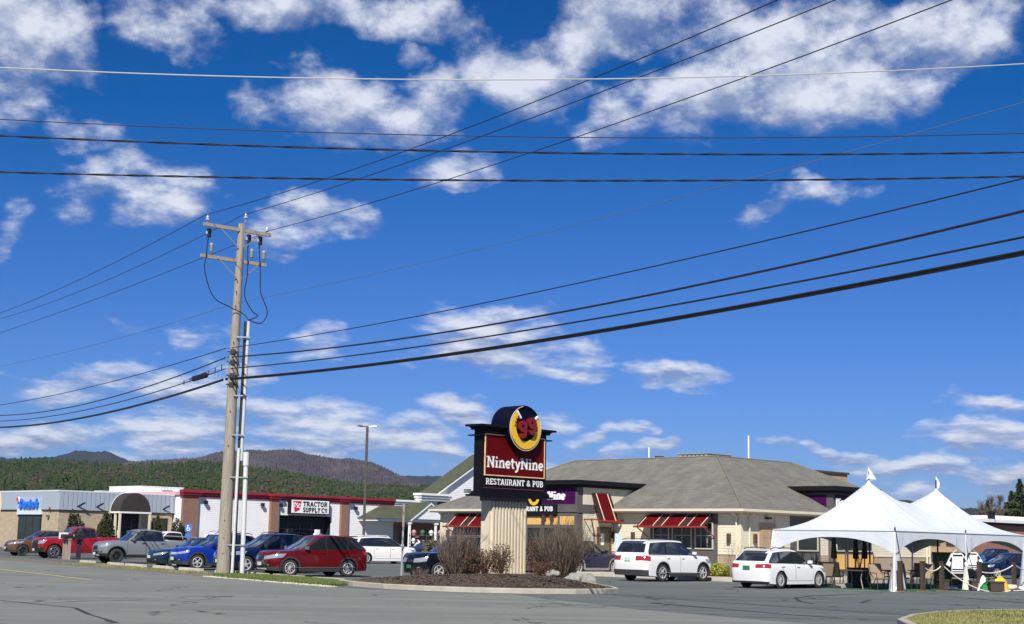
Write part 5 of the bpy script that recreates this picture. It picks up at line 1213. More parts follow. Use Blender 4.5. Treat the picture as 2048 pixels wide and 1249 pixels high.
xs = [v.co.x for v in me.vertices]; k_ = 3.9/(max(xs)-min(xs)); x0_ = min(xs)
for v in me.vertices: c_ = v.co.copy(); v.co = ((c_.x-x0_)*k_, -c_.z-.1, c_.y*1.0)
me.materials.clear(); me.materials.append(mat('bright blue letters', (.02, .17, .72), .4)); me.update()
o = bpy.data.objects.new('lettering', me); col.objects.link(o); o.parent = PZ; o.location = (-.25, 7.5, 3.92); o.rotation_euler = (0, 0, -math.pi/2)
mb = MB(); c_ = Vector((-.3, 7.75, 4.55)); mb.obox(c_, (0,.62,.78), (1,0,0), (0,-.78,.62), .42, .06, .22); lg = obj('logo_tile', mb, WHITEP, PZ)
mb = MB(); mb.obox(c_+Vector((-.07,.16,.2)), (0,.62,.78), (1,0,0), (0,-.78,.62), .19, .012, .19); obj('logo_red_half', mb, mat('logo red', (.6,.03,.05), .4), lg)
mb = MB(); mb.obox(c_+Vector((-.07,-.10,-.14)), (0,.62,.78), (1,0,0), (0,-.78,.62), .17, .012, .18); obj('logo_blue_half', mb, MATS['bright blue letters'], lg)
mb = MB(); mb.box(-.3,1.3,3.75,-.05,1.5,3.98); obj('alarm_bell', mb, mat('alarm red', (.4,.02,.02), .5), PZ); mb = MB(); mb.box(-.25,1.7,3.0,-.02,2.0,3.2); obj('wall_lamp', mb, GREYT, PZ)
# canopy
cx0, cx1, CD = 5.35, 8.75, 2.15; cm_, cr_ = (cx0+cx1)/2, (cx1-cx0)/2
DOMEM = mat('dark canopy cloth', (.022, .018, .018), .75, c2=(.04,.033,.031), scale=2)
mb = MB(); n = 18; prof = [(cm_-cr_*math.cos(math.pi*k/n), 3.72+1.85*math.sin(math.pi*k/n)) for k in range(n+1)]
mb.extr([(x,-CD,z) for x, z in prof], (0,CD-.2,0)); cn = obj('arched_canopy', mb, DOMEM, PZ, smooth=True, ang=50)
mb = MB()
for k in range(n): mb.tube([(prof[k][0],-.3,prof[k][1]+.02),(prof[k+1][0],-.3,prof[k+1][1]+.02)], .03, 5)
obj('canopy_edge', mb, WHITEP, cn)
mb = MB(); mb.box(cx0-.08,-CD-.06,3.56,cx1+.08,-CD+.08,3.72); mb.box(cx0-.08,-CD+.08,3.56,cx0+.06,0,3.72); mb.box(cx1-.06,-CD+.08,3.56,cx1+.08,0,3.72); obj('canopy_beam', mb, WHITEP, cn)
for x, y in ((cx0-.06,-CD-.04),(cx0-.06,-.35),(cx1-.14,-CD-.04),(cx1-.14,-.35),(cx0-.06,-1.35)):
    mb = MB(); mb.box(x,y,-.1,x+.2,y+.16,3.56); obj('canopy_post', mb, CREAMP, cn)
mb = MB(); mb.box(cx0-.2,-.06,0,cx1+.2,-.005,3.5); ent = obj('entrance', mb, MATS['dark interior'], PZ)
mb = MB(); mb.box(cx0+1.0,-.09,1.4,cx0+1.3,-.062,1.9); mb.box(cx0+2.1,-.09,1.4,cx0+2.5,-.062,1.9); obj('door_notice', mb, WHITEP, ent)
mb = MB(); mb.box(cx0+.2,-.12,.1,cx0+.28,-.062,3.0); mb.box(cx1-.9,-.12,.1,cx1-.82,-.062,3.0); mb.box(cx0+.2,-.12,2.2,cx1-.8,-.062,2.28); obj('door_frame', mb, GREYT, ent)
mb = MB(); mb.box(10.3,-.03,0,12.1,.01,3.2); w_ = obj('side_window', mb, BLACK, PZ); mb = MB(); mb.box(10.4,-.05,.2,12.0,-.032,3.1); obj('pane', mb, WGLASS, w_)
for x in (1.9, 3.9, 11.4):
    mb = MB(); mb.extr([(x-.1,-.2,4.05),(x+.1,-.2,4.05),(x+.45,-.75,4.4),(x+.25,-.75,4.4)], (0,0,.1)); obj('wall_lamp', mb, BLACK, PZ)
# ------------------------------------------------------------------ brick store far right
FB = thing('brick_store', 'tan and red brick store with flat white roof edge behind the tent', 'store', (43.5, 138, 0), R(45))
RB = mat('red store brick', (.36, .13, .085), .85, c2=(.30,.105,.07), scale=1.5, detail=8); brickify(RB)
TB = mat('tan store stucco', (.46, .36, .22), .8, c2=(.42,.33,.20), scale=1)
mb = MB(); mb.box(0,0,-.1,30,12,4.3); obj('brick_wall', mb, RB, FB)
mb = MB(); mb.box(-14,.4,-.1,-.8,12,4.2); mb.box(-14,.25,3.6,-.8,.4,3.8); obj('tan_wall', mb, TB, FB)
mb = MB(); mb.box(-.8,-.3,-.1,.5,.4,4.0); mb.box(-.9,-.4,3.5,.6,-.3,3.95); obj('pier', mb, mat('brown pier', (.24,.15,.09), .8), FB)
mb = MB(); mb.box(-14.3,-.3,4.22,.4,12.3,4.4); mb.box(-.1,-.5,4.32,30.3,12.3,4.62); obj('roof_edge', mb, WHITEP, FB)
mb = MB(); mb.box(-14.2,-.2,4.1,30.2,0,4.22); obj('soffit_band', mb, BLKT, FB)
for x in (-12,-9.5,-7,-4.2): window(FB, fB, x, x+1.6, 2.0, 3.1, -.4, BRN, (0,0))
mb = MB(); mb.box(-12.8,-.1,1.3,-3,.38,1.45); obj('yellow_band', mb, mat('yellow band', (.55,.36,.08), .6), FB)
t = thing('chimney', 'dark square rooftop stack on the brick store', 'chimney', (46.2, 139.5+1, 4.2)); mb = MB(); mb.box(-.28,-.28,0,.28,.28,1.0); obj('stack', mb, BLKT, t); mb = MB(); mb.box(-.36,-.36,1.0,.36,.36,1.15); obj('stack_cap', mb, BLKT, t)
t = thing('low_store', 'white roofed store wing seen over the brick store', 'store', (48.2, 146, 0), R(45)); mb = MB(); mb.box(0,0,0,25,8,4.7); obj('wall', mb, TB, t); mb = MB(); mb.box(-.3,-.3,4.7,25.3,8.3,5.1); obj('roof_edge', mb, WHITEP, t)
# ------------------------------------------------------------------ cars
def pw(pts, x):
    if x <= pts[0][0]: return pts[0][1]
    for (a, b), (c, d) in zip(pts, pts[1:]):
        if x <= c: t = (x-a)/(c-a); return b+(d-b)*t
    return pts[-1][1]
class Shell:
    """a stack of rounded rings: front x, rear x, half width and height all as functions of the level t (0 bottom .. 1 top)"""
    def __init__(s, xf, xr, w, z, rf, rr, bow=.12):
        s.xf, s.xr, s.w, s.z, s.rf, s.rr, s.bow = xf, xr, w, z, rf, rr, bow
    def P(s, u, t):
        sg = -1 if u < 0 else 1; u = abs(u); xf, xr, w = s.xf(t), s.xr(t), s.w(t); rf, rr = s.rf, s.rr
        if u <= 1: y = (w-rf)*u; x = xf
        elif u <= 2: a = (u-1)*math.pi/2; y = w-rf+rf*math.sin(a); x = xf-rf+rf*math.cos(a)
        elif u <= 3: x = (xf-rf)+((xr+rr)-(xf-rf))*(u-2); y = w
        elif u <= 4: a = (u-3)*math.pi/2; y = w-rr+rr*math.cos(a); x = xr+rr-rr*math.sin(a)
        else: y = (w-rr)*(5-u); x = xr
        if u < 2: x -= s.bow*(y/w)**2*(1 if u <= 1 else max(0, 1-(u-1)))
        if u > 3: x += s.bow*.5*(y/w)**2*(1 if u >= 4 else max(0, (u-3)))
        L_ = xf-xr; q = abs((x-(xf+xr)/2)/(L_/2)); y *= 1-.035*q**3
        return Vector((x, sg*y, s.z(x, t)))
    def sx(s, x, t): xf, xr = s.xf(t), s.xr(t); return 2+(x-(xf-s.rf))/((xr+s.rr)-(xf-s.rf))
    def N(s, u, t):
        e = 1e-3; a = s.P(u+e, t)-s.P(u-e, t); b = s.P(u, min(1, t+e))-s.P(u, max(0, t-e)); n = a.cross(b)
        if n.length < 1e-9: return Vector((0, 0, 1))
        n.normalize(); c = Vector((s.P(u, t).x-(s.xf(t)+s.xr(t))/2, s.P(u, t).y*3, 0))
        return n if n.dot(c) > 0 else -n
US = [0,.4,.75,1,1.2,1.4,1.6,1.8,2]+[2+k/22 for k in range(1,22)]+[3,3.2,3.4,3.6,3.8,4,4.3,4.7,5]
def shell_mesh(mb, S, nt, crown, mi=0, nc=5, bottom=True):
    us = US; V = []; idx = {}
    full = [u for u in us] + [-u for u in reversed(us[1:-1])]; n = len(full)
    for j in range(nt+1):
        for u in full: V.append(tuple(S.P(u, j/nt)))
    F = []
    for j in range(nt):
        for i in range(n): k = (i+1) % n; F.append((j*n+i, j*n+k, (j+1)*n+k, (j+1)*n+i))
    # top: strips across from +u to -u
    m = len(us); top = nt*n; rows = []
    for i, u in enumerate(us):
        a = top+i; b = top+((n-i) % n); row = [a]
        if i in (0, m-1): row = [a]*(nc+1)
        else:
            pa, pb = Vector(V[a]), Vector(V[b]); w = abs(pa.y)+1e-6
            for k in range(1, nc):
                y = pa.y+(pb.y-pa.y)*k/nc; V.append((pa.x+(pb.x-pa.x)*k/nc, y, pa.z+(pb.z-pa.z)*k/nc+crown*(1-(y/w)**2)*min(1, w/S.w(1)*1.2))); row.append(len(V)-1)
            row.append(b)
        rows.append(row)
    for r0, r1 in zip(rows, rows[1:]):
        for k in range(nc):
            f = [r0[k], r0[k+1], r1[k+1], r1[k]]; g = []
            for q in f:
                if q not in g: g.append(q)
            if len(g) > 2: F.append(tuple(g))
    if bottom:
        for i in range(m-1):
            f = [i, i+1, (n-i-1) % n, (n-i) % n]; g = []
            for q in f:
                if q not in g: g.append(q)
            if len(g) > 2: F.append(tuple(g))
    mb.add(V, F, mi)
def patch(S, u0, u1, t0, t1, off=.01, nu=8, nt=3, mb=None, mi=0, v0=None, v1=None):
    """a skin piece on the shell; u0/u1 at the bottom, v0/v1 at the top level"""
    mb = mb or MB(); v0 = u0 if v0 is None else v0; v1 = u1 if v1 is None else v1; V = []; F = []
    for j in range(nt+1):
        q = j/nt; t = t0+(t1-t0)*q; a, b = u0+(v0-u0)*q, u1+(v1-u1)*q
        for i in range(nu+1):
            u = a+(b-a)*i/nu; V.append(tuple(S.P(u, t)+S.N(u, t)*off))
    for j in range(nt):
        for i in range(nu): k = j*(nu+1)+i; F.append((k, k+1, k+nu+2, k+nu+1))
    # skirt, so that it has thickness
    b0 = len(V); 
    bd = [i for i in range(nu+1)] + [j*(nu+1)+nu for j in range(1, nt+1)] + [nt*(nu+1)+i for i in range(nu-1, -1, -1)] + [j*(nu+1) for j in range(nt-1, 0, -1)]
    for k in bd:
        j, i = divmod(k, nu+1); q = j/nt; t = t0+(t1-t0)*q; a, b = u0+(v0-u0)*q, u1+(v1-u1)*q; u = a+(b-a)*i/nu
        V.append(tuple(S.P(u, t)-S.N(u, t)*.004))
    m = len(bd)
    for i in range(m): F.append((bd[i], bd[(i+1) % m], b0+(i+1) % m, b0+i))
    return mb.add(V, F, mi)
WHEELS = {}
def wheel_meshes(r, spokes, w, alloy):
    key = (round(r, 3), spokes, alloy.name)
    if key in WHEELS: return WHEELS[key]
    rr = r*.66; t = MB()
    t.lathe((0,0,0),(0,1,0),[(-w/2+.02,rr),(-w/2,rr+.03),(-w/2+.01,r-.03),(-w/2+.04,r),(w/2-.04,r),(w/2-.01,r-.03),(w/2,rr+.03),(w/2-.02,rr),(-w/2+.02,rr)],28)
    tm = t.mesh('tyre', DARKR, True)
    m = MB(); m.lathe((0,0,0),(0,1,0),[(w/2-.03,rr),(w/2-.015,rr-.005),(w/2-.02,rr-.03),(w/2-.06,rr-.05),(w/2-.09,.05),(w/2-.09,0)],28,mi=0)
    m.lathe((0,0,0),(0,1,0),[(w/2-.018,rr+.002),(w/2-.010,rr-.012),(w/2-.02,rr-.035),(w/2-.05,rr-.04)],28,mi=1)
    m.lathe((0,0,0),(0,1,0),[(w/2-.09,.075),(w/2-.03,.07),(w/2-.02,.04),(w/2-.02,0)],14,mi=1)
    for k in range(spokes):
        a = 6.2832*k/spokes; c, s = math.cos(a), math.sin(a); hw = .42*rr/spokes*1.9
        p = []
        for (rad, wd, y) in ((.05,hw*.7,w/2-.03),(rr-.02,hw*.42 if spokes > 6 else hw*.62,w/2-.022)):
            for q in (-1, 1): p.append((c*rad-s*wd*q, y, s*rad+c*wd*q))
            for q in (-1, 1): p.append((c*rad-s*wd*q, y-.04, s*rad+c*wd*q))
        m.add(p, [(0,1,5,4),(0,4,6,2),(1,3,7,5)], 1)
    rm = m.mesh('rim', [BLACK, alloy], True, ang=30)
    WHEELS[key] = (tm, rm); return tm, rm
def paint(name, c, rough=.30, metal=.0, coat=.7): return mat(name, c, rough, metal, coat, spec=.3)
def bool_cut(o, cutters):
    bpy.context.view_layer.update()
    cm = bpy.data.meshes.new('c'); bmx = bmesh.new()
    mbx_ = MB()
    for f in cutters: f(mbx_)
    cme = mbx_.mesh('cut', [BLACK]); cme.materials.clear(); cme.materials.append(BLACK); cme.materials.append(BLACK)
    for p in cme.polygons: p.material_index = 1
    co = bpy.data.objects.new('cut', cme); col.objects.link(co); co.parent = o.parent
    md = o.modifiers.new('b', 'BOOLEAN'); md.operation = 'DIFFERENCE'; md.object = co; md.solver = 'EXACT'
    bpy.context.view_layer.update()
    dg = bpy.context.evaluated_depsgraph_get(); me = bpy.data.meshes.new_from_object(o.evaluated_get(dg)); o.modifiers.clear(); o.data = me
    bpy.data.objects.remove(co)
    me.shade_smooth(); me.set_sharp_from_angle(angle=R(38)); bmx.free()
def car(label, cat, wheel_xy, heading, side, which, D, group='parked cars', name='parked_car', z=-.006):
    """D: the measurements and colours of one car"""
    L, W, H, WB, r = D['L'], D['W'], D['H'], D['WB'], D['r']; fo = D.get('fo', .92); hd = R(heading)
    h = Vector((math.cos(hd), math.sin(hd))); lf = Vector((-h.y, h.x)); sd = lf if side == 'L' else -lf
    c = Vector(wheel_xy) - h*(WB/2 if which == 'F' else -WB/2) - sd*(W/2-.12)
    t = thing(name, label, cat, (c.x, c.y, z), hd, group)
    body = D['paint']; lowm = D.get('clad'); XF = WB/2+fo; XR = XF-L; gl = D.get('gl', .22); hb = D['hood']; belt = D['belt']
    top = D['top']   # (x, z) of the hood line and belt line from the front
    def topz(x): return pw(top, x)
    top = sorted(top)
    def zl(x, tt):
        q = tt**.95; b = gl+.05*max(0, (abs(x)-L*.36)/(L*.14)); return b+(topz(x)-b)*q
    nose = D.get('nose', .16); tail = D.get('tail', .10)
    S = Shell(lambda q: XF-.07*(1-q)**2*1.2-nose*max(0, (q-.55)/.45)**2, lambda q: XR+.07*(1-q)**2+tail*max(0, (q-.5)/.5)**2,
              lambda q: W/2*(.955+.045*math.sin(math.pi*min(1, q*.72+.22))-.035*max(0, (q-.75)/.25)**2), zl, D.get('rf', .42), D.get('rr', .30), .16)
    mb = MB(); shell_mesh(mb, S, 10, .035)
    o = obj('body', mb, [body, BLACK], t)
    bm = bmesh.new(); bm.from_mesh(o.data); bmesh.ops.remove_doubles(bm, verts=bm.verts, dist=.0006); bmesh.ops.recalc_face_normals(bm, faces=bm.faces); bm.to_mesh(o.data); bm.free()
    ra = r+D.get('gap', .055)
    cuts = []
    for xw in (WB/2, -WB/2):
        for s in (-1, 1): cuts.append(lambda m, xw=xw, s=s: m.cyl((xw, s*(W/2-.34), r), (xw, s*(W/2+.2), r), ra, n=32))
    if 'bed' in D:
        x0, x1 = D['bed']; cuts.append(lambda m: m.box(x1, -W/2+.13, topz(x0)-.48, x0, W/2-.13, topz(x0)+.3))
    bool_cut(o, cuts)
    # greenhouse
    G_ = D['glass']    # cowl x, roof front x, roof rear x, rear base x
    cx, rfx, rrx, rbx = G_; zr = H
    def zg(x, q):
        b = topz(x)-.03; mx = rfx-(rfx-rrx)*.32; rz = zr-(.05*((x-mx)/(rfx-mx+.01))**2 if x > mx else .085*((mx-x)/(mx-rrx+.01))**2)
        rz = max(rz, zr-.12); return b+(rz-b)*q
    wt = D.get('wt', .80); wb_ = W/2-.05
    GS_ = Shell(lambda q: cx+(rfx-cx)*q**1.08, lambda q: rbx+(rrx-rbx)*q**1.15, lambda q: wb_+(W/2*wt-wb_)*q**1.25, zg, .20, .16, D.get('wbow', .16))
    mb = MB(); shell_mesh(mb, GS_, 6, .035, nc=6); cab = obj('cabin', mb, [D.get('roofm', body)], t, smooth=True, ang=38)
    # glass
    def put(nm, mbb, m, par=t, **k): return obj(nm, mbb, m, par, smooth=True, ang=40, **k)
    put('windshield', patch(GS_, -1.25, 1.25, .10, .90, .008, 14, 5, v0=-1.22, v1=1.22), WSHIELD)
    put('rear_window', patch(GS_, 3.8, 5, .22, .88, .008, 8, 4), GLASSD); put('rear_window', patch(GS_, -5, -3.8, .22, .88, .008, 8, 4), GLASSD)
    tb, tt = .10, .87
    for s in (1, -1):
        w0, w1 = D['win'][0], D['win'][-1]; f_ = lambda x, q: min(3.38, max(1.72, GS_.sx(x, q)))
        put('window_band', patch(GS_, s*f_(w0[0]+.05, tb), s*f_(w1[2]-.04, tb), tb-.04, tt+.035, .004, 16, 4, v0=s*f_(w0[1]+.04, tt), v1=s*f_(w1[3]-.03, tt)), BLACK)
        for (xa_b, xa_t, xb_b, xb_t) in D['win']:
            ua, ub = GS_.sx(xa_b, tb), GS_.sx(xb_b, tb); va, vb = GS_.sx(xa_t, tt), GS_.sx(xb_t, tt)
            ua, va = max(1.75, ua), max(1.75, va); ub, vb = min(3.35, ub), min(3.35, vb)
            put('side_window', patch(GS_, s*ua, s*ub, tb, tt, .007, 10, 4, v0=s*va, v1=s*vb), GLASSD)
        # doors with dark gaps, handles
        for (xa, xb, xc) in D['doors']:     # front edge, rear edge at the belt, rear edge at the sill
            u = lambda x, q: s*S.sx(x, q)
            put('door_gap', patch(S, u(xa+.012,.16), u(xc-.012,.16), .15, .985, .003, 8, 6, v0=u(xa+.012,.98), v1=u(xb-.012,.98)), BLACK)
            put('door', patch(S, u(xa,.17), u(xc,.17), .165, .975, .008, 8, 6, v0=u(xa,.97), v1=u(xb,.97)), body)
            hx = xb+.16; p = S.P(u(hx,.86), .86)
            mb = MB(); mb.box(hx-.09, p.y-.02 if s > 0 else p.y-.045, p.z-.015, hx+.09, p.y+.045 if s > 0 else p.y+.02, p.z+.02); obj('door_handle', mb, D.get('handle', body), t)
        # mirror
        p = GS_.P(s*GS_.sx(cx-.42, .12), .12); mb = MB()
        mb.obox((cx-.40, p.y+s*.10, p.z+.06), (1,0,0), (0,1,0), (0,0,1), .07, .09, .065); mb.box(cx-.42, min(p.y-.02*s, p.y+.05*s), p.z, cx-.36, max(p.y-.02*s, p.y+.05*s), p.z+.03)
        m_ = obj('wing_mirror', mb, D.get('mirror', body), t); bv = bmesh.new(); bv.from_mesh(m_.data); bmesh.ops.bevel(bv, geom=[e for e in bv.edges], offset=.018, segments=2, affect='EDGES'); bv.to_mesh(m_.data); bv.free()
        # lamps
        hl0, hl1, ht0, ht1 = D.get('head', (.62, 2.04, .66, .86))
        put('headlight', patch(S, s*hl0, s*hl1, ht0, ht1, .010, 10, 3, v0=s*(hl0-.02), v1=s*(hl1+.03)), D.get('headm', LAMPG))
        tl0, tl1, tt0, tt1 = D.get('tailp', (2.97, 4.45, .72, .90))
        put('tail_light', patch(S, s*tl0, s*tl1, tt0, tt1, .010, 10, 3), LAMPR)
        f0, f1, ft0, ft1 = D.get('fog', (.85, 1.35, .26, .36)); put('fog_light_bezel', patch(S, s*f0, s*f1, ft0, ft1, .008, 6, 2), BLACK)
        put('fog_light', patch(S, s*(f0+.2), s*(f0+.38), ft0+.02, ft1-.02, .014, 3, 2), LAMPG)
        if lowm:
            put('sill_cladding', patch(S, s*S.sx(WB/2-ra-.01, .1), s*S.sx(-WB/2+ra+.01, .1), .0, .13, .014, 14, 2), lowm)
            for xw in (WB/2, -WB/2):
                mb = MB(); V = []; n = 18
                for i in range(n+1):
                    a = R(-12+204*i/n)
                    for rad, yo in ((ra-.01,.0),(ra+.055,.0)): V.append((xw+rad*math.cos(a), 0, r+rad*math.sin(a)))
                VV = []
                for (x, _, zz) in V:
                    b = zl(x, 0); q = max(0, min(1, (zz-b)/(topz(x)-b))); yy = S.P(S.sx(max(min(x, S.xf(q)-S.rf), S.xr(q)+S.rr), q), q).y
                    qx = abs((x-(XF+XR)/2)/(L/2)); VV += [(x, s*(yy+.014), zz), (x, s*(yy-.05), zz)]
                F = [(4*i, 4*i+2, 4*i+6, 4*i+4) for i in range(n)]+[(4*i, 4*i+1, 4*i+5, 4*i+4) for i in range(n)]+[(4*i+2, 4*i+3, 4*i+7, 4*i+6) for i in range(n)]
                mb.add(VV, F); obj('arch_trim', mb, lowm, t)
        if D.get('rails'):
            mb = MB(); pts = []
            for k in range(9):
                x = rfx-.15+(rrx-rfx+.25)*k/8; q = 1; y = GS_.w(1)-.10; pts.append((x, s*y, zr+.035+(.035 if 0 < k < 8 else -.02)))
            mb.tube(pts, .018, 6); obj('roof_rail', mb, D['rails'], t, smooth=True)
    uf = min(1.95, S.sx(WB/2+ra+.02, .1)); ur = max(3.1, S.sx(-WB/2-ra-.02, .1)) if False else 3.15
    put('lower_bumper', patch(S, -uf, uf, .0, D.get('fb', .20), .012, 20, 2), lowm or BLACK)
    put('lower_bumper', patch(S, 3.15, 5, .0, D.get('rb', .24), .012, 10, 2), lowm or BLACK); put('lower_bumper', patch(S, -5, -3.15, .0, D.get('rb', .24), .012, 10, 2), lowm or BLACK)
    g0, g1, g2 = D.get('grille', (.62, .50, .82))
    gr = put('grille', patch(S, -g0, g0, g1, g2, .012, 10, 3), D.get('grillem', BLACK))
    for k in range(D.get('bars', 2)):
        q = g1+(g2-g1)*(k+.7)/(D.get('bars', 2)+.4); put('grille_bar', patch(S, -g0*.96, g0*.96, q-.012, q+.016, .022, 8, 1), D.get('barm', CHROME), gr)
    if D.get('intake', True): put('air_intake', patch(S, -.7, .7, .22, .42, .010, 8, 2), BLACK)
    if D.get('skid'): put('skid_plate', patch(S, -.95, .95, .03, .11, .020, 8, 1), ALLOY)
    mb = MB(); x = XF+.0; mb.box(x, -.16, .44, x+.025, .16, .58); obj('licence_plate', mb, D.get('plate', PLATE), t)
    mb = MB(); zz = D.get('pz', .85); px_ = S.P(5, .6).x; mb.box(px_-.03, -.16, zz, px_-.005, .16, zz+.15); obj('licence_plate', mb, D.get('plate', PLATE), t)
    if D.get('spoiler'): mb = MB(); mb.extr([(rrx+.12,-W/2*wt*.8,zr-.02),(rrx+.12,W/2*wt*.8,zr-.02),(rrx-.16,W/2*wt*.72,zr-.045),(rrx-.16,-W/2*wt*.72,zr-.045)], (0,0,.03)); obj('spoiler', mb, body, t)
    if D.get('chrome_side'):
        for s in (1, -1): put('sill_trim', patch(S, s*2.12, s*2.9, .155, .185, .018, 10, 1), CHROME)
    if 'extra' in D: D['extra'](t, S, GS_, put)
    # wheels
    tm, rm = wheel_meshes(r, D.get('spokes', 5), .23, D.get('alloy', ALLOY))
    for xw in (WB/2, -WB/2):
        for s in (1, -1):
            w_ = bpy.data.objects.new('wheel', tm); col.objects.link(w_); w_.parent = t; w_.location = (xw, s*(W/2-.135), r)
            if s < 0: w_.rotation_euler = (0, 0, math.pi)
            w_.rotation_euler[1] = rnd.uniform(0, 1.2)
            rm_ = bpy.data.objects.new('rim', rm); col.objects.link(rm_); rm_.parent = w_
    mb = MB(); mb.box(-WB/2, -W/2+.35, gl-.03, WB/2, W/2-.35, gl+.1); mb.cyl((WB/2,-W/2+.25,r),(WB/2,W/2-.25,r),.05); mb.cyl((-WB/2,-W/2+.25,r),(-WB/2,W/2-.25,r),.05); obj('underbody', mb, BLACK, t)
    return t
def dims(L, W, H, WB, r, fo, hood, cowl, belt, rearz, glass, win, doors, **k):
    XF = WB/2+fo; XR = XF-L; cx = glass[0]
    top = [(XR-.1, rearz-.06), (XR+.12, rearz), (glass[3], belt+.03), (-.2, belt), (cx-.35, cowl-.0), (cx, cowl-.01), (cx+.45, cowl-.035), (XF-.45, hood+.035), (XF-.2, hood-.03), (XF, hood-.13)]
    d_ = dict(L=L, W=W, H=H, WB=WB, r=r, fo=fo, hood=hood, belt=belt, glass=glass, win=win, doors=doors, top=top); d_.update(k); return d_
def suv(L, W, H, WB, r, fo=.9, hood=.98, cowl=1.08, belt=1.10, rearz=1.12, cx=None, **k):
    XR = WB/2+fo-L; cx = WB/2-.30 if cx is None else cx; rf = cx-.98; rb = XR+.08; rr = XR+k.pop('rake', .62)
    B = cx-1.36; Cp = B-.98; Dp = Cp-.95
    win = [(cx-.12, rf-.02, B+.03, B+.03), (B-.05, B-.05, Cp+.05, Cp+.07), (Cp-.07, Cp-.07, rb+.30, rr+.02)]
    doors = [(cx-.18, B+.01, B+.01), (B-.02, Cp-.02, max(Cp-.02, -WB/2+r+.16))]
    return dims(L, W, H, WB, r, fo, hood, cowl, belt, rearz, (cx, rf, rr, rb), win, doors, **k)
P_RED = paint('dark red paint', (.095, .002, .003)); P_BLUE = paint('bright blue paint', (.003, .024, .26)); P_NAVY = paint('navy paint', (.003, .010, .050)); P_BLKB = paint('black blue paint', (.003, .004, .010))
P_WHITE = paint('white car paint', (.74, .74, .74), .35); P_GREY = paint('cement grey paint', (.155, .172, .19), .4); P_REDT = paint('bright red paint', (.26, .006, .010)); P_BRONZE = paint('bronze paint', (.17, .075, .022), .3, .35)
P_STEEL = paint('dark steel blue paint', (.008, .022, .05)); P_DK = paint('dark car paint', (.012, .014, .02)); CLAD = mat('grey cladding', (.03, .03, .032), .7)
def NWH(px, py): return G(px, py)
def colat(px, Y): p = atY(px, 1100, Y); return (p[0], Y)
ROW = 215   # heading of the cars parked nose to the road
# nearest red crossover
def outl_x(t, S, GS_, put):
    for s in (1, -1):
        put('chrome_blade', patch(S, s*.62, s*1.25, .34, .40, .022, 6, 1, v0=s*.50, v1=s*.62), CHROME)
        put('chrome_blade', patch(S, s*.52, s*.66, .40, .64, .022, 3, 4, v0=s*.50, v1=s*.62), CHROME)
    put('lower_grille', patch(S, -.6, .6, .16, .50, .013, 8, 2), BLACK)
car('dark red mid-size SUV with bright two-tone alloy wheels parked behind the short wheel stops', 'SUV', colat(580, 60.2), ROW, 'L', 'F',
    suv(4.69, 1.81, 1.68, 2.67, .35, fo=.95, hood=.99, cowl=1.07, belt=1.08, paint=P_RED, clad=CLAD, spokes=10, chrome_side=True, skid=True, grille=(.55,.66,.84), bars=2, spoiler=True, tailp=(3.0,4.3,.74,.92), mirror=CHROME, extra=outl_x, plate=PLATE))
car('dark blue crossover with slatted chrome grille half behind the dark red SUV', 'SUV', colat(492, 64.6), ROW, 'L', 'F',
    suv(4.68, 1.93, 1.71, 2.82, .37, fo=.95, hood=1.02, cowl=1.10, belt=1.10, paint=P_NAVY, grille=(.78,.58,.82), bars=4, grillem=CHROME, rails=BLACK, head=(.84,2.1,.66,.85)))
car('bright cobalt blue compact SUV with seven-slot grille behind the utility pole', 'SUV', colat(395, 68.2), ROW, 'L', 'F',
    suv(4.39, 1.82, 1.65, 2.64, .36, fo=.88, hood=.98, cowl=1.06, belt=1.09, paint=P_BLUE, clad=CLAD, grille=(.62,.70,.84), bars=0, grillem=ALLOY, head=(.66,1.95,.70,.84), rails=BLACK, spokes=5))
# low sedan
sed = dims(4.86, 1.85, 1.44, 2.84, .33, .97, .80, .92, .94, 1.00, (.95, .10, -1.25, -1.98), [(.80,.08,-.22,-.22),(-.30,-.30,-1.25,-1.08)], [(.70,-.26,-.26),(-.29,-1.22,-.95)], paint=P_STEEL, gl=.17, grille=(.6,.40,.66), grillem=BLACK, head=(.75,2.0,.70,.86), spokes=10)
car('low dark steel-blue sedan, only its nose showing between grey pickup and cobalt SUV', 'sedan', colat(349, 72.4), ROW, 'L', 'F', sed)
# pickups
def pickup(L, W, H, WB, r, fo, hood, cowl, cx, B, Cc, Cp, belt, paint, **k):
    XR = WB/2+fo-L; rf = cx-.72
    d_ = dims(L, W, H, WB, r, fo, hood, cowl, belt, belt+.02, (cx, rf, Cp+.16, Cp), [(cx-.1, rf-.02, B+.03, B+.03), (B-.05, B-.05, Cc, Cc)], [(cx-.15, B+.01, B+.01), (B-.02, Cp+.1, Cp+.1)], paint=paint, **k)
    d_['top'] = sorted([(XR-.1,belt+.02),(XR+.1,belt+.04),(Cp-.05,belt+.04),(Cp+.02,belt),(cx-.35,cowl),(cx,cowl),(cx+.4,cowl-.02),(WB/2+fo-.4,hood+.03),(WB/2+fo-.15,hood-.03),(WB/2+fo,hood-.12)])
    d_['bed'] = (Cp-.12, XR+.10); return d_
car('grey four-door pickup truck with black wheels beside the low sedan', 'pickup truck', colat(233, 79.7), ROW, 'L', 'F',
    pickup(5.39, 1.89, 1.82, 3.57, .39, .92, 1.10, 1.20, 1.32, .16, -.78, -1.02, 1.20, P_GREY, clad=BLACK, gl=.34, grille=(.66,.52,.84), bars=2, barm=BLACK, head=(.68,2.0,.68,.86), alloy=ALLOYD, spokes=6, gap=.10, mirror=CHROME, wt=.78, handle=BLACK, skid=True))
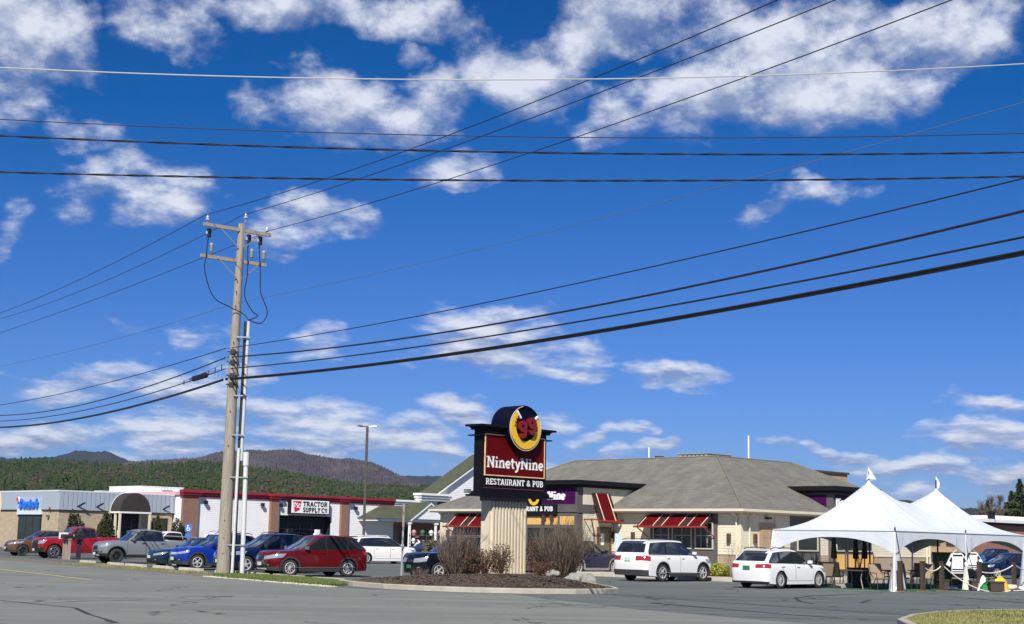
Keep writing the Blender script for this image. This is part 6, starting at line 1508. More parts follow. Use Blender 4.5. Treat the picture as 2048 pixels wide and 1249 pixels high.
car('bright red full-size pickup truck behind the mailboxes', 'pickup truck', colat(108, 91.0), ROW, 'L', 'F',
    pickup(5.85, 2.03, 1.93, 3.65, .41, .98, 1.20, 1.30, 1.25, .10, -.70, -.95, 1.28, P_REDT, gl=.36, grille=(.78,.44,.88), bars=1, barm=BLACK, head=(.82,2.0,.62,.86), alloy=CHROME, spokes=6, gap=.09, fb=.34, rf=.3, wt=.80, handle=BLACK, mirror=BLACK))
car('bronze compact SUV at the left end of the parked row', 'SUV', colat(45, 97.5), ROW, 'L', 'F',
    suv(4.48, 1.86, 1.66, 2.67, .36, fo=.91, hood=.96, cowl=1.06, belt=1.08, paint=P_BRONZE, clad=CLAD, grille=(.6,.60,.80), head=(.7,2.1,.74,.90), alloy=ALLOYD))
# black SUV behind the left bush
car('black older SUV with bright headlamp behind the left bare bush', 'SUV', colat(877, 60.4), ROW, 'L', 'F',
    suv(4.69, 1.83, 1.73, 2.72, .35, fo=.90, hood=1.02, cowl=1.10, belt=1.10, paint=P_BLKB, grille=(.6,.62,.82), bars=1, head=(.62,1.75,.62,.84), rails=GALV, spokes=5, plate=PLATEG))
# minivan, white, facing away to the right
van = suv(5.14, 2.0, 1.73, 3.08, .34, fo=.93, hood=.98, cowl=1.10, belt=1.08, rearz=1.12, cx=1.35, paint=P_WHITE, rails=P_WHITE, spokes=9, gl=.18)
van['glass'] = (1.45, .35, -2.05, -2.45); van['win'] = [(1.18,.38,.22,.22),(.14,.14,-.95,-.95),(-1.03,-1.03,-2.2,-2.05)]; van['doors'] = [(1.08,.19,.19),(.16,-1.0,-1.0)]
car('white minivan parked behind the dark red SUV, nose to the right', 'minivan', colat(733, 95.0), 35, 'R', 'R', van)
# right hand cars
def vermont(t, S, GS_, put): pass
car('white full-size SUV seen from behind, parked before the restaurant windows', 'SUV', colat(1323, 64.6), 45, 'R', 'R',
    suv(5.04, 2.0, 1.78, 2.86, .385, fo=.92, hood=1.06, cowl=1.14, belt=1.14, rearz=1.15, paint=P_WHITE, clad=CLAD, rails=BLACK, spokes=5, tailp=(2.98,4.35,.70,.92), chrome_side=True, rb=.24, spoiler=True, pz=.88, wt=.83, rake=.40))
wag = suv(4.57, 1.80, 1.49, 2.63, .325, fo=.86, hood=.84, cowl=.94, belt=.95, rearz=.98, paint=P_WHITE, rails=BLACK, spokes=10, tailp=(2.98,4.3,.74,.93), rb=.07, plate=PLATEG, pz=.72, spoiler=True, gl=.17)
wag['name'] = 1
car('white station wagon with green plate seen from behind beside the tent', 'station wagon', colat(1558, 57.4), 45, 'R', 'R', wag)
car('dark navy crossover behind the right bare bush, near the restaurant door', 'SUV', colat(1226, 77.2), 47, 'R', 'F',
    suv(4.72, 1.91, 1.70, 2.83, .37, fo=.95, hood=.98, cowl=1.08, belt=1.10, paint=P_NAVY, clad=mat('silver cladding', (.25,.25,.26), .5), spokes=7))
# background vehicles
car('dark blue SUV half hidden behind the white minivan', 'SUV', colat(800, 112), 35, 'R', 'F', suv(4.7, 1.9, 1.78, 2.8, .37, paint=P_NAVY, rails=BLACK))
car('small black-blue hatchback in front of the porch, right of the white minivan', 'hatchback', colat(829, 101), ROW, 'L', 'F', suv(4.3, 1.78, 1.5, 2.6, .32, hood=.86, cowl=.96, belt=.97, rearz=1.0, paint=P_DK))
car('white pickup truck behind the grey pickup, lumber in its bed', 'pickup truck', colat(300, 110), 215, 'L', 'F',
    pickup(5.4, 1.9, 1.8, 3.4, .38, .9, 1.08, 1.18, 1.2, .1, -.75, -1.0, 1.15, P_WHITE, gl=.32))
ob_ = MB()
for k in range(4): ob_.box(-1.3, -.5+k*.25, 1.28, 1.3, -.32+k*.25, 1.34)
lum = obj('board_stack', ob_, WOODG); lum.location = (*colat(366, 110.9), 0.12); lum.rotation_euler = (0, R(2), R(35)); tag(lum, 'grey boards lying across the bed of the white pickup', 'lumber')
car('white SUV with roof rack seen over the cobalt blue SUV', 'SUV', colat(520, 104), 35, 'R', 'F', suv(4.8, 1.9, 1.82, 2.8, .38, paint=P_WHITE, rails=BLACK))
car('dark blue sedan with red tail lamps seen under the tent', 'sedan', colat(1978, 92), 60, 'R', 'F', dict(sed, paint=P_NAVY))
car('dark blue hatchback at the far right under the tent edge', 'hatchback', colat(1992, 88), 200, 'L', 'F', suv(4.3, 1.78, 1.5, 2.6, .32, hood=.86, cowl=.96, belt=.97, rearz=1.0, paint=P_NAVY))
car('dark blue pickup truck parked before the brick store', 'pickup truck', colat(1968, 118), 200, 'L', 'F', pickup(5.4, 1.9, 1.8, 3.4, .38, .9, 1.08, 1.18, 1.2, .1, -.75, -1.0, 1.15, P_NAVY, gl=.32))
# ------------------------------------------------------------------ tent (local x to the right-back along the front, local y away)
TN = thing('party_tent', 'large white two-peaked frame tent with scalloped valance beside the restaurant', 'tent', (14.95, 56.9, 0), R(45))
M_ = 5.6; EV = 2.3; TWH = mat('white tent vinyl', (.60, .63, .67), .5, c2=(.56,.595,.635), scale=1.1, bump=.5, bscale=5)
nt_ = TWH.node_tree; b_ = nt_.nodes['Principled BSDF']; b_.inputs['Subsurface Weight'].default_value = .0
def th_(a, b):
    y = max(0, 1-abs(b-M_/2)/(M_/2)); ac = M_/2 if a < M_ else 1.5*M_; fy = y**1.48
    if a < M_/2: fx = max(0, a/(M_/2))**1.48
    elif a > 1.5*M_: fx = max(0, (2*M_-a)/(M_/2))**1.48
    else: u = abs(a-ac)/(M_/2); fx = 1-.18*(1-(1-u)**2)
    k = 7.0; f = (fy**-k + fx**-k)**(-1/k) if min(fx, fy) > 1e-3 else 0
    rr = math.hypot((a-ac)/(M_/2), (b-M_/2)/(M_/2)); f = .77*f/.906 if False else .74*min(1, f*1.05)+.26*max(0, 1-rr/1.0)**1.8
    ang = math.atan2(b-M_/2, a-ac); rm = math.hypot(a-ac, b-M_/2)
    wr = .030*math.sin(ang*11+rnd_ph[int(a >= M_)])*math.exp(-((rm-1.1)/.8)**2) + .016*math.sin(ang*19)*math.exp(-((rm-.7)/.5)**2)
    cr_ = min(math.hypot(a-qa, b) for qa in (0, M_, 2*M_)); wr += .02*math.sin(math.atan2(b, a-round(a/M_)*M_)*16)*math.exp(-((cr_-.8)/.7)**2)*min(1, y*4)
    return EV+(4.42-(.12 if a >= M_ else 0)-EV)*f+wr*min(1, f*8)
rnd_ph = [.7, 2.1]
nx, ny = 128, 64; V = []; F = []
for i in range(nx+1):
    for j in range(ny+1): a, b = 2*M_*i/nx, M_*j/ny; V.append((a, b, th_(a, b)))
for i in range(nx):
    for j in range(ny): k = i*(ny+1)+j; F.append((k, k+ny+1, k+ny+2, k+1))
mb = MB(); mb.add(V, F); obj('canopy', mb, TWH, TN, smooth=True, fix=True, ang=60)
SEAM = mat('tent seam', (.50,.53,.57), .5)
for a0 in (M_/2, 1.5*M_):
    for (a1, b1) in ((a0-M_/2,0),(a0+M_/2,0),(a0-M_/2,M_),(a0+M_/2,M_),(a0,0)):
        mb = MB(); mb.tube([(a0+(a1-a0)*k/24, M_/2+(b1-M_/2)*k/24, th_(a0+(a1-a0)*k/24, M_/2+(b1-M_/2)*k/24)+.003) for k in range(1, 25)], .011, 4, cap=False); obj('seam', mb, SEAM, TN, smooth=True)
def valance(p0, p1, n=2, out=(0,-1)):
    mb = MB(); V = []; F = []; N_ = 40*n; p0, p1 = Vector(p0), Vector(p1); o = Vector(out)
    for i in range(N_+1):
        s = i/N_; u = (s*n) % 1 if i < N_ else 1; drop = .27+.62*abs(2*u-1)**2.4
        fold = .03*math.sin(u*40)*abs(2*u-1)**3
        p = p0+(p1-p0)*s
        for k in range(5):
            q = k/4; d = o*(.02+fold*q); V.append((p.x+d.x, p.y+d.y, EV+.0-drop*q))
    for i in range(N_):
        for k in range(4): a = i*5+k; F.append((a, a+5, a+6, a+1))
    mb.add(V, F)
    b = len(mb.v); mb.add([(x-o.x*.008, y-o.y*.008, z) for x, y, z in V], F)
    return obj('valance', mb, TWH, TN, smooth=True, fix=False, ang=80)
valance((0,0), (2*M_,0), 2, (0,-1)); valance((0,0), (0,M_), 1, (-1,0)); valance((2*M_,0), (2*M_,M_), 1, (1,0)); valance((0,M_), (2*M_,M_), 2, (0,1))
mb = MB(); 
for a, b in (((0,0),(2*M_,0)),((0,0),(0,M_)),((0,M_),(2*M_,M_)),((2*M_,0),(2*M_,M_))): ca_ = Vector((M_, M_/2)); a2, b2 = (Vector(a)-ca_)*.985+ca_, (Vector(b)-ca_)*.985+ca_; mb.tube([(a2.x,a2.y,EV-.09),(b2.x,b2.y,EV-.09)], .03, 6)
obj('eave_rail', mb, mat('aluminium tube', (.62,.63,.64), .35, .6), TN)
mb = MB()
for a, b in (((0,0),(2*M_,0)),((0,0),(0,M_))): mb.tube([(a[0]-(.03 if a[0]==b[0] else 0),a[1]-(.03 if a[1]==b[1] else 0),EV+.0),(b[0]-(.03 if a[0]==b[0] else 0),b[1]-(.03 if a[1]==b[1] else 0),EV+.0)], .022, 6)
obj('piping', mb, TWH, TN)
for a in (M_/2, 1.5*M_):
    zt_ = th_(a, M_/2); mb = MB(); mb.cyl((a,M_/2,.05),(a,M_/2,zt_+.42),.035,n=8); obj('centre_mast', mb, DARKR, TN)
    mb = MB()
    if a < M_: mb.add([(a,M_/2,zt_+.62),(a-.17,M_/2-.0,zt_+.06),(a+.02,M_/2-.05,zt_+.14),(a+.26,M_/2-.22,zt_+.10),(a+.06,M_/2+.1,zt_+.08),(a-.06,M_/2+.12,zt_+.0)], [(0,1,2),(0,2,3),(0,3,4),(0,4,5),(0,5,1),(1,5,4,3,2)])
    else: mb.add([(a,M_/2,zt_+.6),(a-.03,M_/2,zt_),(a+.10,M_/2-.10,zt_+.1),(a+.12,M_/2-.12,zt_+.3),(a+.05,M_/2-.05,zt_+.5),(a+.03,M_/2+.05,zt_+.3)], [(0,1,2,3,4),(0,4,3,2,5),(0,5,1),(1,5,2)])
    obj('pennant', mb, TWH, TN)
    mb = MB(); mb.lathe((a,M_/2,zt_-.15), ZV, [(0,.16),(.15,.06),(.2,.05),(.2,0)], 10); obj('peak_cap', mb, TWH, TN)
LEGM = mat('white leg pole', (.74,.72,.66), .5)
legs = [((0,0),(-.55,-.25)), ((M_,0),(-.0,-.0)), ((2*M_,0),(.5,-.3)), ((0,M_),(-.5,.0)), ((M_,M_),(0,0)), ((2*M_,M_),(.2,.2))]
for (x, y), (dx2, dy2) in legs:
    mb = MB(); mb.cyl((x,y,EV-.05),(x+dx2,y+dy2,0.0),.04,n=8); mb.box(x+dx2-.09,y+dy2-.09,0,x+dx2+.09,y+dy2+.09,.015); obj('leg', mb, LEGM, TN)
for pts_ in ([(M_,0,EV+.1),(M_+.05,-.05,1.6),(M_+.4,-.3,.2)], [(.02,-.02,EV+.12),(.3,-.3,0.05)]): mb = MB(); mb.tube(pts_, .014, 5); obj('guy_rope', mb, BLACK, TN)
for x_ in (0, M_): mb = MB(); mb.cyl((x_,-.02,EV-.02),(x_,-.02,EV+.14),.03,n=6); obj('pole_tip', mb, BLACK, TN)
# gathered clear sidewalls at the corners
CLEAR = mat('clear vinyl', (.33,.36,.40), .25, c2=(.50,.53,.56), scale=4, spec=.6, stretch=(6,6,.5))
def drape(x, y, w, top, m, nm='gathered_sidewall', sx=1, z0=.02):
    mb = MB(); n = 14; rows = 6; V = []
    for j in range(rows+1):
        q = j/rows; z = top+(z0-top)*q; ww = w*(.18+.82*q)
        for i in range(n+1):
            u = i/n-.5; V.append((x+sx*u*ww, y+.10*math.sin(i*2.1)*(.3+q)-.02, z))
    F = [(j*(n+1)+i, j*(n+1)+i+1, (j+1)*(n+1)+i+1, (j+1)*(n+1)+i) for j in range(rows) for i in range(n)]
    mb.add(V, F); mb.add([(a, b+.01, c) for a, b, c in V], F); return obj(nm, mb, m, TN, smooth=True, fix=False, ang=50)
drape(.15, .05, .95, 1.9, CLEAR); drape(.16, .0, 1.05, .22, LEGM, 'sidewall_skirt', z0=0); drape(2*M_-.3, .0, 1.0, 2.0, CLEAR); drape(2*M_-.3, -.05, 1.1, .2, LEGM, 'sidewall_skirt'); drape(.12, M_-.2, .6, 1.6, LEGM); drape(M_+.05, .06, .3, 1.0, LEGM)
def tl(x, y): return (14.95+c7*x-c7*y, 56.9+c7*x+c7*y)
TURF = mat('green turf carpet', (.012, .10, .04), .95, c2=(.018,.13,.05), scale=5)
mb = MB(); mb.poly([tl(.15,-.15), tl(2*M_+.2,-.15), tl(2*M_+.2,M_+.3), tl(.15,M_+.3)], -.02, .012); o = obj('turf_carpet', mb, TURF); tag(o, 'bright green artificial turf carpet laid under the tent', 'carpet')
# the concrete island end beside the wagon
mb = MB(); mb.poly([tl(1.0,3.3), tl(2.3,3.3), tl(2.6,3.7), tl(2.6,6.2), tl(6,8.4), tl(3.4,8.4), tl(1.0,6.0)], -.02, .16); obj('walk_island', mb, CONCL, kind='structure')
# posts and rope
BRP = mat('brown post wood', (.060,.042,.030), .8, c2=(.04,.03,.02), scale=5); ROPE = mat('white rope', (.72,.68,.6), .8)
posts = [(-.25,-.35,'at the near corner of the tent, before the gathered sidewall'), (1.35,-.40,'second from the tent corner, at the turf edge'), (2.75,-.45,'third along the turf edge, where two ropes meet'), (5.75,-.5,'right of the middle tent leg'), (8.6,-.6,'farthest right on the turf edge')]
for x, y, lb in posts:
    p = tl(x, y); t = thing('rope_post', 'brown square timber rope post '+lb, 'post', (*p, 0), R(45), 'brown posts along the tent front')
    mb = MB(); mb.box(-.075,-.075,-.02,.075,.075,1.12); obj('post', mb, BRP, t); mb = MB(); mb.box(-.085,-.085,1.12,.085,.085,1.16); obj('post_cap', mb, BRP, t); mb = MB(); mb.box(-.16,-.16,0.0,.16,.16,.03); obj('post_foot', mb, mat('terracotta foot', (.30,.14,.08), .8), t)
def rope(p, q, sag, lb, zp=1.0, zq=1.0):
    a, b = Vector((*tl(*p), zp)), Vector((*tl(*q), zq)); pts = [a.lerp(b, k/16)-ZV*sag*4*(k/16)*(1-k/16) for k in range(17)]
    mb = MB(); mb.tube(pts, .022, 6); tag(obj('rope', mb, ROPE, smooth=True), lb, 'rope', 'white ropes between the tent posts')
rope(posts[1][:2], posts[2][:2], .22, 'short white rope swag between the second and third brown posts')
rope(posts[2][:2], (6.2,-1.6), .42, 'slack white rope falling from the third post to the pavement', 1.05, .03)
rope((M_,-.1), posts[4][:2], .30, 'white rope from the middle tent leg to the farthest brown post', .95, 1.05)
rope(posts[4][:2], (11.0,-.3), .12, 'white rope running right from the farthest brown post', 1.08, .85)
rope((6.4,-1.65), (8.7,-1.9), .0, 'white rope end lying flat on the pavement', .03, .03)
# ------------------------------------------------------------------ furniture under the tent
SLING = mat('tan sling fabric', (.30,.22,.15), .8, c2=(.27,.20,.13), scale=3); FRM = mat('dark bronze frame', (.03,.024,.02), .45)
def chair0():
    t = thing('patio_chair', '', 'chair', (0,0,0))
    mb = MB(); mb.extr([(-.25,.22,.44),(.25,.22,.44),(.25,-.22,.40),(-.25,-.22,.40)], (0,0,.025)); obj('seat', mb, SLING, t)
    mb = MB(); mb.extr([(-.25,-.22,.46),(.25,-.22,.46),(.25,-.38,.98),(-.25,-.38,.98)], (0,.025,.005)); obj('backrest', mb, SLING, t)
    for s in (-1, 1):
        mb = MB(); mb.tube([(s*.28,.24,0),(s*.28,.22,.42),(s*.28,.18,.64),(s*.28,-.25,.66)], .018, 6); obj('leg', mb, FRM, t)
        mb = MB(); mb.tube([(s*.28,-.28,0),(s*.28,-.20,.40),(s*.28,-.39,1.0)], .018, 6); obj('leg', mb, FRM, t)
    for q_ in ([(-.28,-.39,1.0),(.28,-.39,1.0)], [(-.28,.22,.42),(.28,.22,.42)], [(-.28,-.21,.42),(.28,-.21,.42)]): mb = MB(); mb.tube(q_, .017, 6); obj('crossbar', mb, FRM, t)
    return t
ch = chair0(); CHL = [
 (.55,1.0,200,'tan patio chair at the left table, just inside the near tent corner'), (1.7,4.3,160,'tan patio chair beside the wagon bonnet, leftmost under the tent'), (.6,3.6,20,'patio chair beside the closed umbrella at the left table'),
 (1.9,3.9,-30,'patio chair beyond the left table, facing it'), (2.55,1.2,190,'tan chair between the second and third brown posts'), (3.6,.75,150,'tan chair right behind the third brown post'), (4.6,2.8,20,'patio chair at the middle table in the shade'),
 (6.2,.7,170,'tan chair just right of the middle tent leg'), (8.7,1.2,200,'left one of the two tan chairs at the right end of the tent'), (9.35,1.05,190,'right one of the two tan chairs at the right end of the tent'), (7.4,3.2,0,'patio chair at the right table, far side')]
for i, (x, y, a, lb) in enumerate(CHL):
    c_ = ch if i == 0 else dup(ch, (0,0,0))
    c_.location = (*tl(x, y), .012 if x > .2 else .16); c_.rotation_euler = (0, 0, R(a)); c_['label'] = lb; c_['group'] = 'patio chairs under the tent'
def table0():
    t = thing('patio_table', '', 'table', (0,0,0)); mb = MB(); mb.box(-.6,-.45,.70,.6,.45,.74); obj('tabletop', mb, mat('slate table top', (.06,.055,.045), .4), t)
    for sx_ in (-1, 1):
        for sy in (-1, 1): mb = MB(); mb.tube([(sx_*.5,sy*.38,.7),(sx_*.42,sy*.3,.4),(sx_*.55,sy*.42,0)], .02, 6); obj('leg', mb, mat('pale leg', (.30,.26,.18), .5), t)
    return t
tb_ = table0()
for i, (x, y, a, lb) in enumerate([(.95,2.3,60,'patio table at the left under the tent, beside the near corner leg'), (3.2,2.2,40,'patio table between the second and third brown posts'), (5.3,1.7,45,'patio table behind the middle tent leg'), (7.9,2.3,50,'patio table at the right end under the tent')]):
    c_ = tb_ if i == 0 else dup(tb_, (0,0,0)); c_.location = (*tl(x, y), .012); c_.rotation_euler = (0, 0, R(a)); c_['label'] = lb; c_['group'] = 'patio tables under the tent'
UMB = mat('dark umbrella cloth', (.02,.022,.022), .8)
def umb0():
    t = thing('patio_umbrella', '', 'umbrella', (0,0,0)); mb = MB(); mb.cyl((0,0,0),(0,0,2.35),.025,n=8); obj('pole', mb, FRM, t)
    mb = MB(); mb.lathe((0,0,1.15), ZV, [(0,.02),(.02,.13),(.25,.12),(.8,.08),(1.1,.03),(1.15,0)], 8); obj('folded_canopy', mb, UMB, t); mb = MB(); mb.lathe((0,0,0), ZV, [(0,.26),(.06,.26),(.1,.05),(.3,.04),(.3,0)], 14); obj('base', mb, FRM, t); return t
u0_ = umb0()
for i, (x, y, lb) in enumerate([(.9,3.3,'closed dark umbrella left under the tent, before the mustard panels'), (2.7,3.4,'closed dark umbrella between the near corner and the middle of the tent'), (4.2,3.9,'closed dark umbrella at the end of the restaurant wall')]):
    c_ = u0_ if i == 0 else dup(u0_, (0,0,0)); c_.location = (*tl(x, y), .012); c_['label'] = lb; c_['group'] = 'closed umbrellas under the tent'
for i, (x, y, w) in enumerate([(.9,4.9,.7), (2.1,5.0,.9), (4.6,4.4,1.0)]):
    t = thing('planter', ['black planter box below the mustard panels','black planter with dried flowers beside a closed umbrella','large black planter near the green bin'][i], 'planter', (*tl(x, y), .012), R(45))
    mb = MB(); mb.box(-w/2,-.25,0,w/2,.25,.75); mb.box(-w/2-.04,-.29,.70,w/2+.04,.29,.78); obj('planter_box', mb, BLACK, t)
    mb = MB()
    for k in range(26):
        a = rnd.uniform(0, 6.3); l = rnd.uniform(.2, .65); x2, y2 = math.cos(a)*l*.45, math.sin(a)*l*.3; mb.tube([(x2*.2,y2*.2,.76),(x2*.7,y2*.7,.76+l*.6),(x2,y2,.76+l)], .008, 3)
        mb.add([(x2-.03,y2,.76+l),(x2,y2-.03,.79+l),(x2+.03,y2,.76+l),(x2,y2+.03,.73+l)], [(0,1,2,3)], 1)
    obj('dried_plant', mb, [BRN, mat('dried flower', (.35,.22,.16), .9)], t, kind='stuff', fix=False)
# green cupboard, jerseys, piles
t = thing('green_bin', 'tall dark green bin with grey lid standing under the tent', 'bin', (*atY(1896,1140,64.5)[:2], .012), R(20)); GRN = mat('bin green', (.035,.075,.04), .6, c2=(.045,.09,.05), scale=2)
mb = MB(); mb.box(-.48,-.4,.1,.48,.4,1.42); obj('bin_body', mb, GRN, t); mb = MB(); mb.box(-.52,-.46,1.42,.52,.42,1.50); obj('lid', mb, GRN, t); mb = MB(); mb.box(-.25,-.47,1.43,.25,-.462,1.48); obj('lid_mark', mb, GALV, t)
for k in range(5): mb = MB(); mb.box(-.42+k*.19,-.42,.2,-.36+k*.19,-.40,.95); obj('rib', mb, GRN, t)
JW = mat('jersey white', (.72,.72,.74), .8)
def jersey(name, lb, loc_, rz, k=1, low=BLACK):
    t = thing(name, lb, 'jersey', loc_, rz); mb = MB(); P = [(-.18,0),(.0,-.02),(.18,0),(.26,-.04),(.52,-.5),(.38,-.58),(.25,-.28),(.27,-.85),(-.27,-.85),(-.25,-.28),(-.38,-.58),(-.52,-.5),(-.26,-.04)]
    mb.extr([(x*k,-.03,z*k) for x, z in P], (0,.08,0)); obj('cloth', mb, JW, t)
    for z0, z1, w in ((-.07,-.14,.23),(-.66,-.71,.26),(-.76,-.80,.26)): mb = MB(); mb.box(-w*k,-.038,z1*k,w*k,-.031,z0*k); obj('stripe', mb, low, t)
    for s in (-1, 1): mb = MB(); mb.extr([(s*.30*k,-.036,-.16*k),(s*.40*k,-.036,-.33*k),(s*.30*k,-.036,-.42*k),(s*.25*k,-.036,-.25*k)], (0,.005,0)); obj('sleeve_stripe', mb, low, t)
    mb = MB(); mb.cyl((-.2*k,0,.0),(0,0,.14*k),.012,n=5); mb.cyl((.2*k,0,0),(0,0,.14*k),.012,n=5); mb.tube([(0,0,.14*k),(0,0,.62)], .008, 4); obj('hanger', mb, GALV, t); return t
p = atY(1914, 1102, 59.2); jersey('hanging_jersey', 'white hockey jersey with black stripes hanging beside the green bin', (p[0], p[1], 1.50), R(15), .95)
p = atY(1944, 1102, 61.2); jersey('hanging_jersey', 'second striped white jersey hanging right of the middle tent leg', (p[0], p[1], 1.55), R(-20), .8, BLACK)
CLY = mat('yellow cloth', (.75,.52,.04), .8, c2=(.65,.42,.03), scale=4); CLG = mat('green cloth', (.02,.20,.05), .8, c2=(.015,.14,.04), scale=4)
def heap(name, lb, cat, x, y, m, w, h, seed):
    r = random.Random(seed); t = MB(); n = 14; V = [(0,0,h)]; rings = 4
    for j in range(1, rings+1):
        for i in range(n): a = 6.283*i/n; q = j/rings*w*r.uniform(.8, 1.15); V.append((q*math.cos(a), q*.6*math.sin(a), max(.0, h*(1-(j/rings)**1.6)+r.uniform(-.05, .05)*(j < rings))))
    F = [(0, 1+i, 1+(i+1) % n) for i in range(n)]
    for j in range(rings-1):
        for i in range(n): a = 1+j*n+i; b = 1+j*n+(i+1) % n; F.append((a, a+n, b+n, b))
    t.add(V, F); o = obj(name, t, m, smooth=True, fix=True, ang=40); o.location = (x, y, .012); o.rotation_euler = (0,0,R(45)); return tag(o, lb, cat)
p = atY(2000,1150,60.5); heap('cloth_heap', 'bright yellow cloth heap at the right end of the tent', 'cloth', p[0], p[1], CLY, .55, .62, 1)
p = atY(1978,1158,60.2); heap('cloth_heap', 'green cloth heap left of the yellow one', 'cloth', p[0], p[1], CLG, .65, .42, 2)
p = atY(1966,1150,60.2); t = heap('striped_bundle', 'white and black striped bundle lying on the green cloth', 'cloth', p[0], p[1], JW, .34, .62, 3)
mb = MB(); mb.obox((-.05,-.16,.32),(1,0,.4),(0,1,0),(-.4,0,1),.2,.03,.04); mb.obox((.12,-.12,.44),(1,0,.4),(0,1,0),(-.4,0,1),.12,.03,.035); obj('stripe', mb, BLACK, t)
for i, (px_, py_, w, cc) in enumerate([(1906,1181,.35,'small white bag'), (1985,1176,.9,'long white bench seat'), (1958,1176,.5,'folded cream cushion'), (1962,1143,.3,'white folded towel')]):
    x, y = G(px_, py_) if i < 3 else atY(px_, py_, 63)[:2]
    y = min(y, 61); mb = MB(); mb.box(-w/2,-.16,.0,w/2,.16,.12+.06*i); o = obj(['bag','bench_seat','cushion','towel'][i], mb, JW if i != 2 else CREAMP); o.location = (x, y, .013); o.rotation_euler = (0,0,R(20))
    bv = bmesh.new(); bv.from_mesh(o.data); bmesh.ops.bevel(bv, geom=list(bv.edges), offset=.04, segments=2, affect='EDGES'); bv.to_mesh(o.data); bv.free(); o.data.shade_smooth()
    tag(o, cc+' on the ground at the right end of the tent front', ['bag','bench','cushion','towel'][i])
for i, (px_, Y, w) in enumerate([(1953,60.5,.5),(1992,59.6,.55),(1886,61,.4)]):
    x = atY(px_, 1170, Y)[0]; mb = MB(); mb.box(-w/2,-.2,0,w/2,.2,.34); mb.box(-w/2-.03,-.23,.34,w/2+.03,.23,.39); o = obj('wooden_crate', mb, BRP); o.location = (x, Y, .013); tag(o, ['low brown crate left of the long white bench','low brown crate at the right end of the white bench','small brown crate behind the third rope post'][i], 'crate')

# ------------------------------------------------------------------ plants
def bare_bush(name, label, x, y, z, h, w, nst, m, seed, lean=0, sub=5, par_h=.35, rad=.012):
    r = random.Random(seed); t = thing(name, label, 'shrub', (x, y, z)); mb = MB()
    def branch(p, d, l, rr, lvl):
        pts = [p.copy()]; n = 5; dd = d.copy()
        for k in range(n):
            dd = (dd + Vector((r.uniform(-1,1), r.uniform(-1,1), r.uniform(-.2,.8)))*.16 + Vector((0,0,.05))).normalized(); pts.append(pts[-1]+dd*l/n)
        mb.tube(pts, [rr*(1-.75*k/n) for k in range(n+1)], 3, cap=False, mi=0 if r.random() < .6 else 1)
        if lvl < 2:
            for _ in range(sub if lvl == 0 else max(2, sub-2)):
                k = r.randint(1, n); nd = (dd+Vector((r.uniform(-1,1), r.uniform(-1,1), r.uniform(-.1,.9)))*.75).normalized(); branch(pts[k], nd, l*r.uniform(.25,.5), rr*.5, lvl+1)
    for _ in range(nst):
        a = r.uniform(0, 6.283); q = r.random()**.6; tilt = Vector((math.cos(a)*w*q/h, math.sin(a)*w*q/h*.8, 1)).normalized(); p0 = Vector((math.cos(a)*.14*q*w, math.sin(a)*.14*w*q, -.05))
        branch(p0, tilt, h*r.uniform(.7, 1.02)*(1 if q < .8 else .92), rad, 0)
    obj('branches', mb, m, t, kind='stuff', fix=False); return t
TWG = [mat('twig brown', (.075,.052,.038), .9), mat('twig pale', (.17,.13,.098), .9)]
TWR = [mat('twig dark red', (.07,.035,.03), .9), mat('twig rust', (.13,.07,.05), .9)]
bz = lambda px, Y: (atY(px, 1160, Y)[0], Y)
x, y = bz(916, 57.0); bare_bush('bare_bush', 'vase-shaped leafless bush left of the pylon, in front of the black SUV', x-.05, y-1.2, .22, 1.42, 1.15, 130, TWG, 1, sub=7, rad=.014)
x, y = bz(1128, 57.5); bare_bush('bare_bush', 'big spreading leafless bush right of the pylon', x, y, .30, 1.68, 1.75, 190, TWG, 2, sub=7, rad=.014)
def leafy(name, label, cat, x, y, z, w, d_, h, n, mats, seed, size=.05, shape=None, stem=None, holes=.0, dome=True):
    rs = np.random.RandomState(seed); P = []
    cl = rs.uniform(-1, 1, (14, 3)); 
    while len(P) < n:
        p = rs.uniform(-1, 1, 3); zz = (p[2]+1)/2
        prof = (shape(zz) if shape else math.sqrt(max(0, 1-(p[2]*.98)**2)))
        rr = math.hypot(p[0], p[1])
        if rr > prof*(1+.16*math.sin(p[0]*9+seed)+.12*math.sin(p[1]*11)): continue
        if rr < prof*.45 and rs.rand() < .75: continue
        if holes and math.sin(p[0]*6+seed)*math.sin(p[1]*5+2)*math.sin(p[2]*7+seed) > 1-holes: continue
        P.append((p[0]*w, p[1]*d_, zz*h))
    P = np.array(P); a = rs.normal(size=(n, 3)); a /= np.linalg.norm(a, axis=1)[:, None]; b = rs.normal(size=(n, 3)); b = np.cross(a, b); b /= np.linalg.norm(b, axis=1)[:, None]
    s = rs.uniform(.6, 1.3, n)[:, None]*size; V = np.stack([P-a*s, P+b*s*.5, P+a*s, P-b*s*.5], 1).reshape(-1, 3)
    t = thing(name, label, cat, (x, y, z)); tri_mesh('foliage', V, n, 4, mats, t, rs.randint(0, len(mats), n))
    if stem:
        mb = MB(); r = random.Random(seed)
        for k in range(stem): a_ = r.uniform(0, 6.3); q = r.uniform(.2, .8); mb.tube([(0,0,-.05),(w*q*.5*math.cos(a_), d_*q*.5*math.sin(a_), h*.45),(w*q*math.cos(a_), d_*q*math.sin(a_), h*r.uniform(.7,.95))], [.018,.012,.004], 4, cap=False)
        obj('stem', mb, TWR[0], t, kind='stuff' if stem > 1 else None, fix=False)
    return t
RLF = [mat('dark red leaf', (.07,.022,.018), .8), mat('rust leaf', (.14,.06,.035), .8), mat('olive leaf', (.06,.06,.022), .8)]
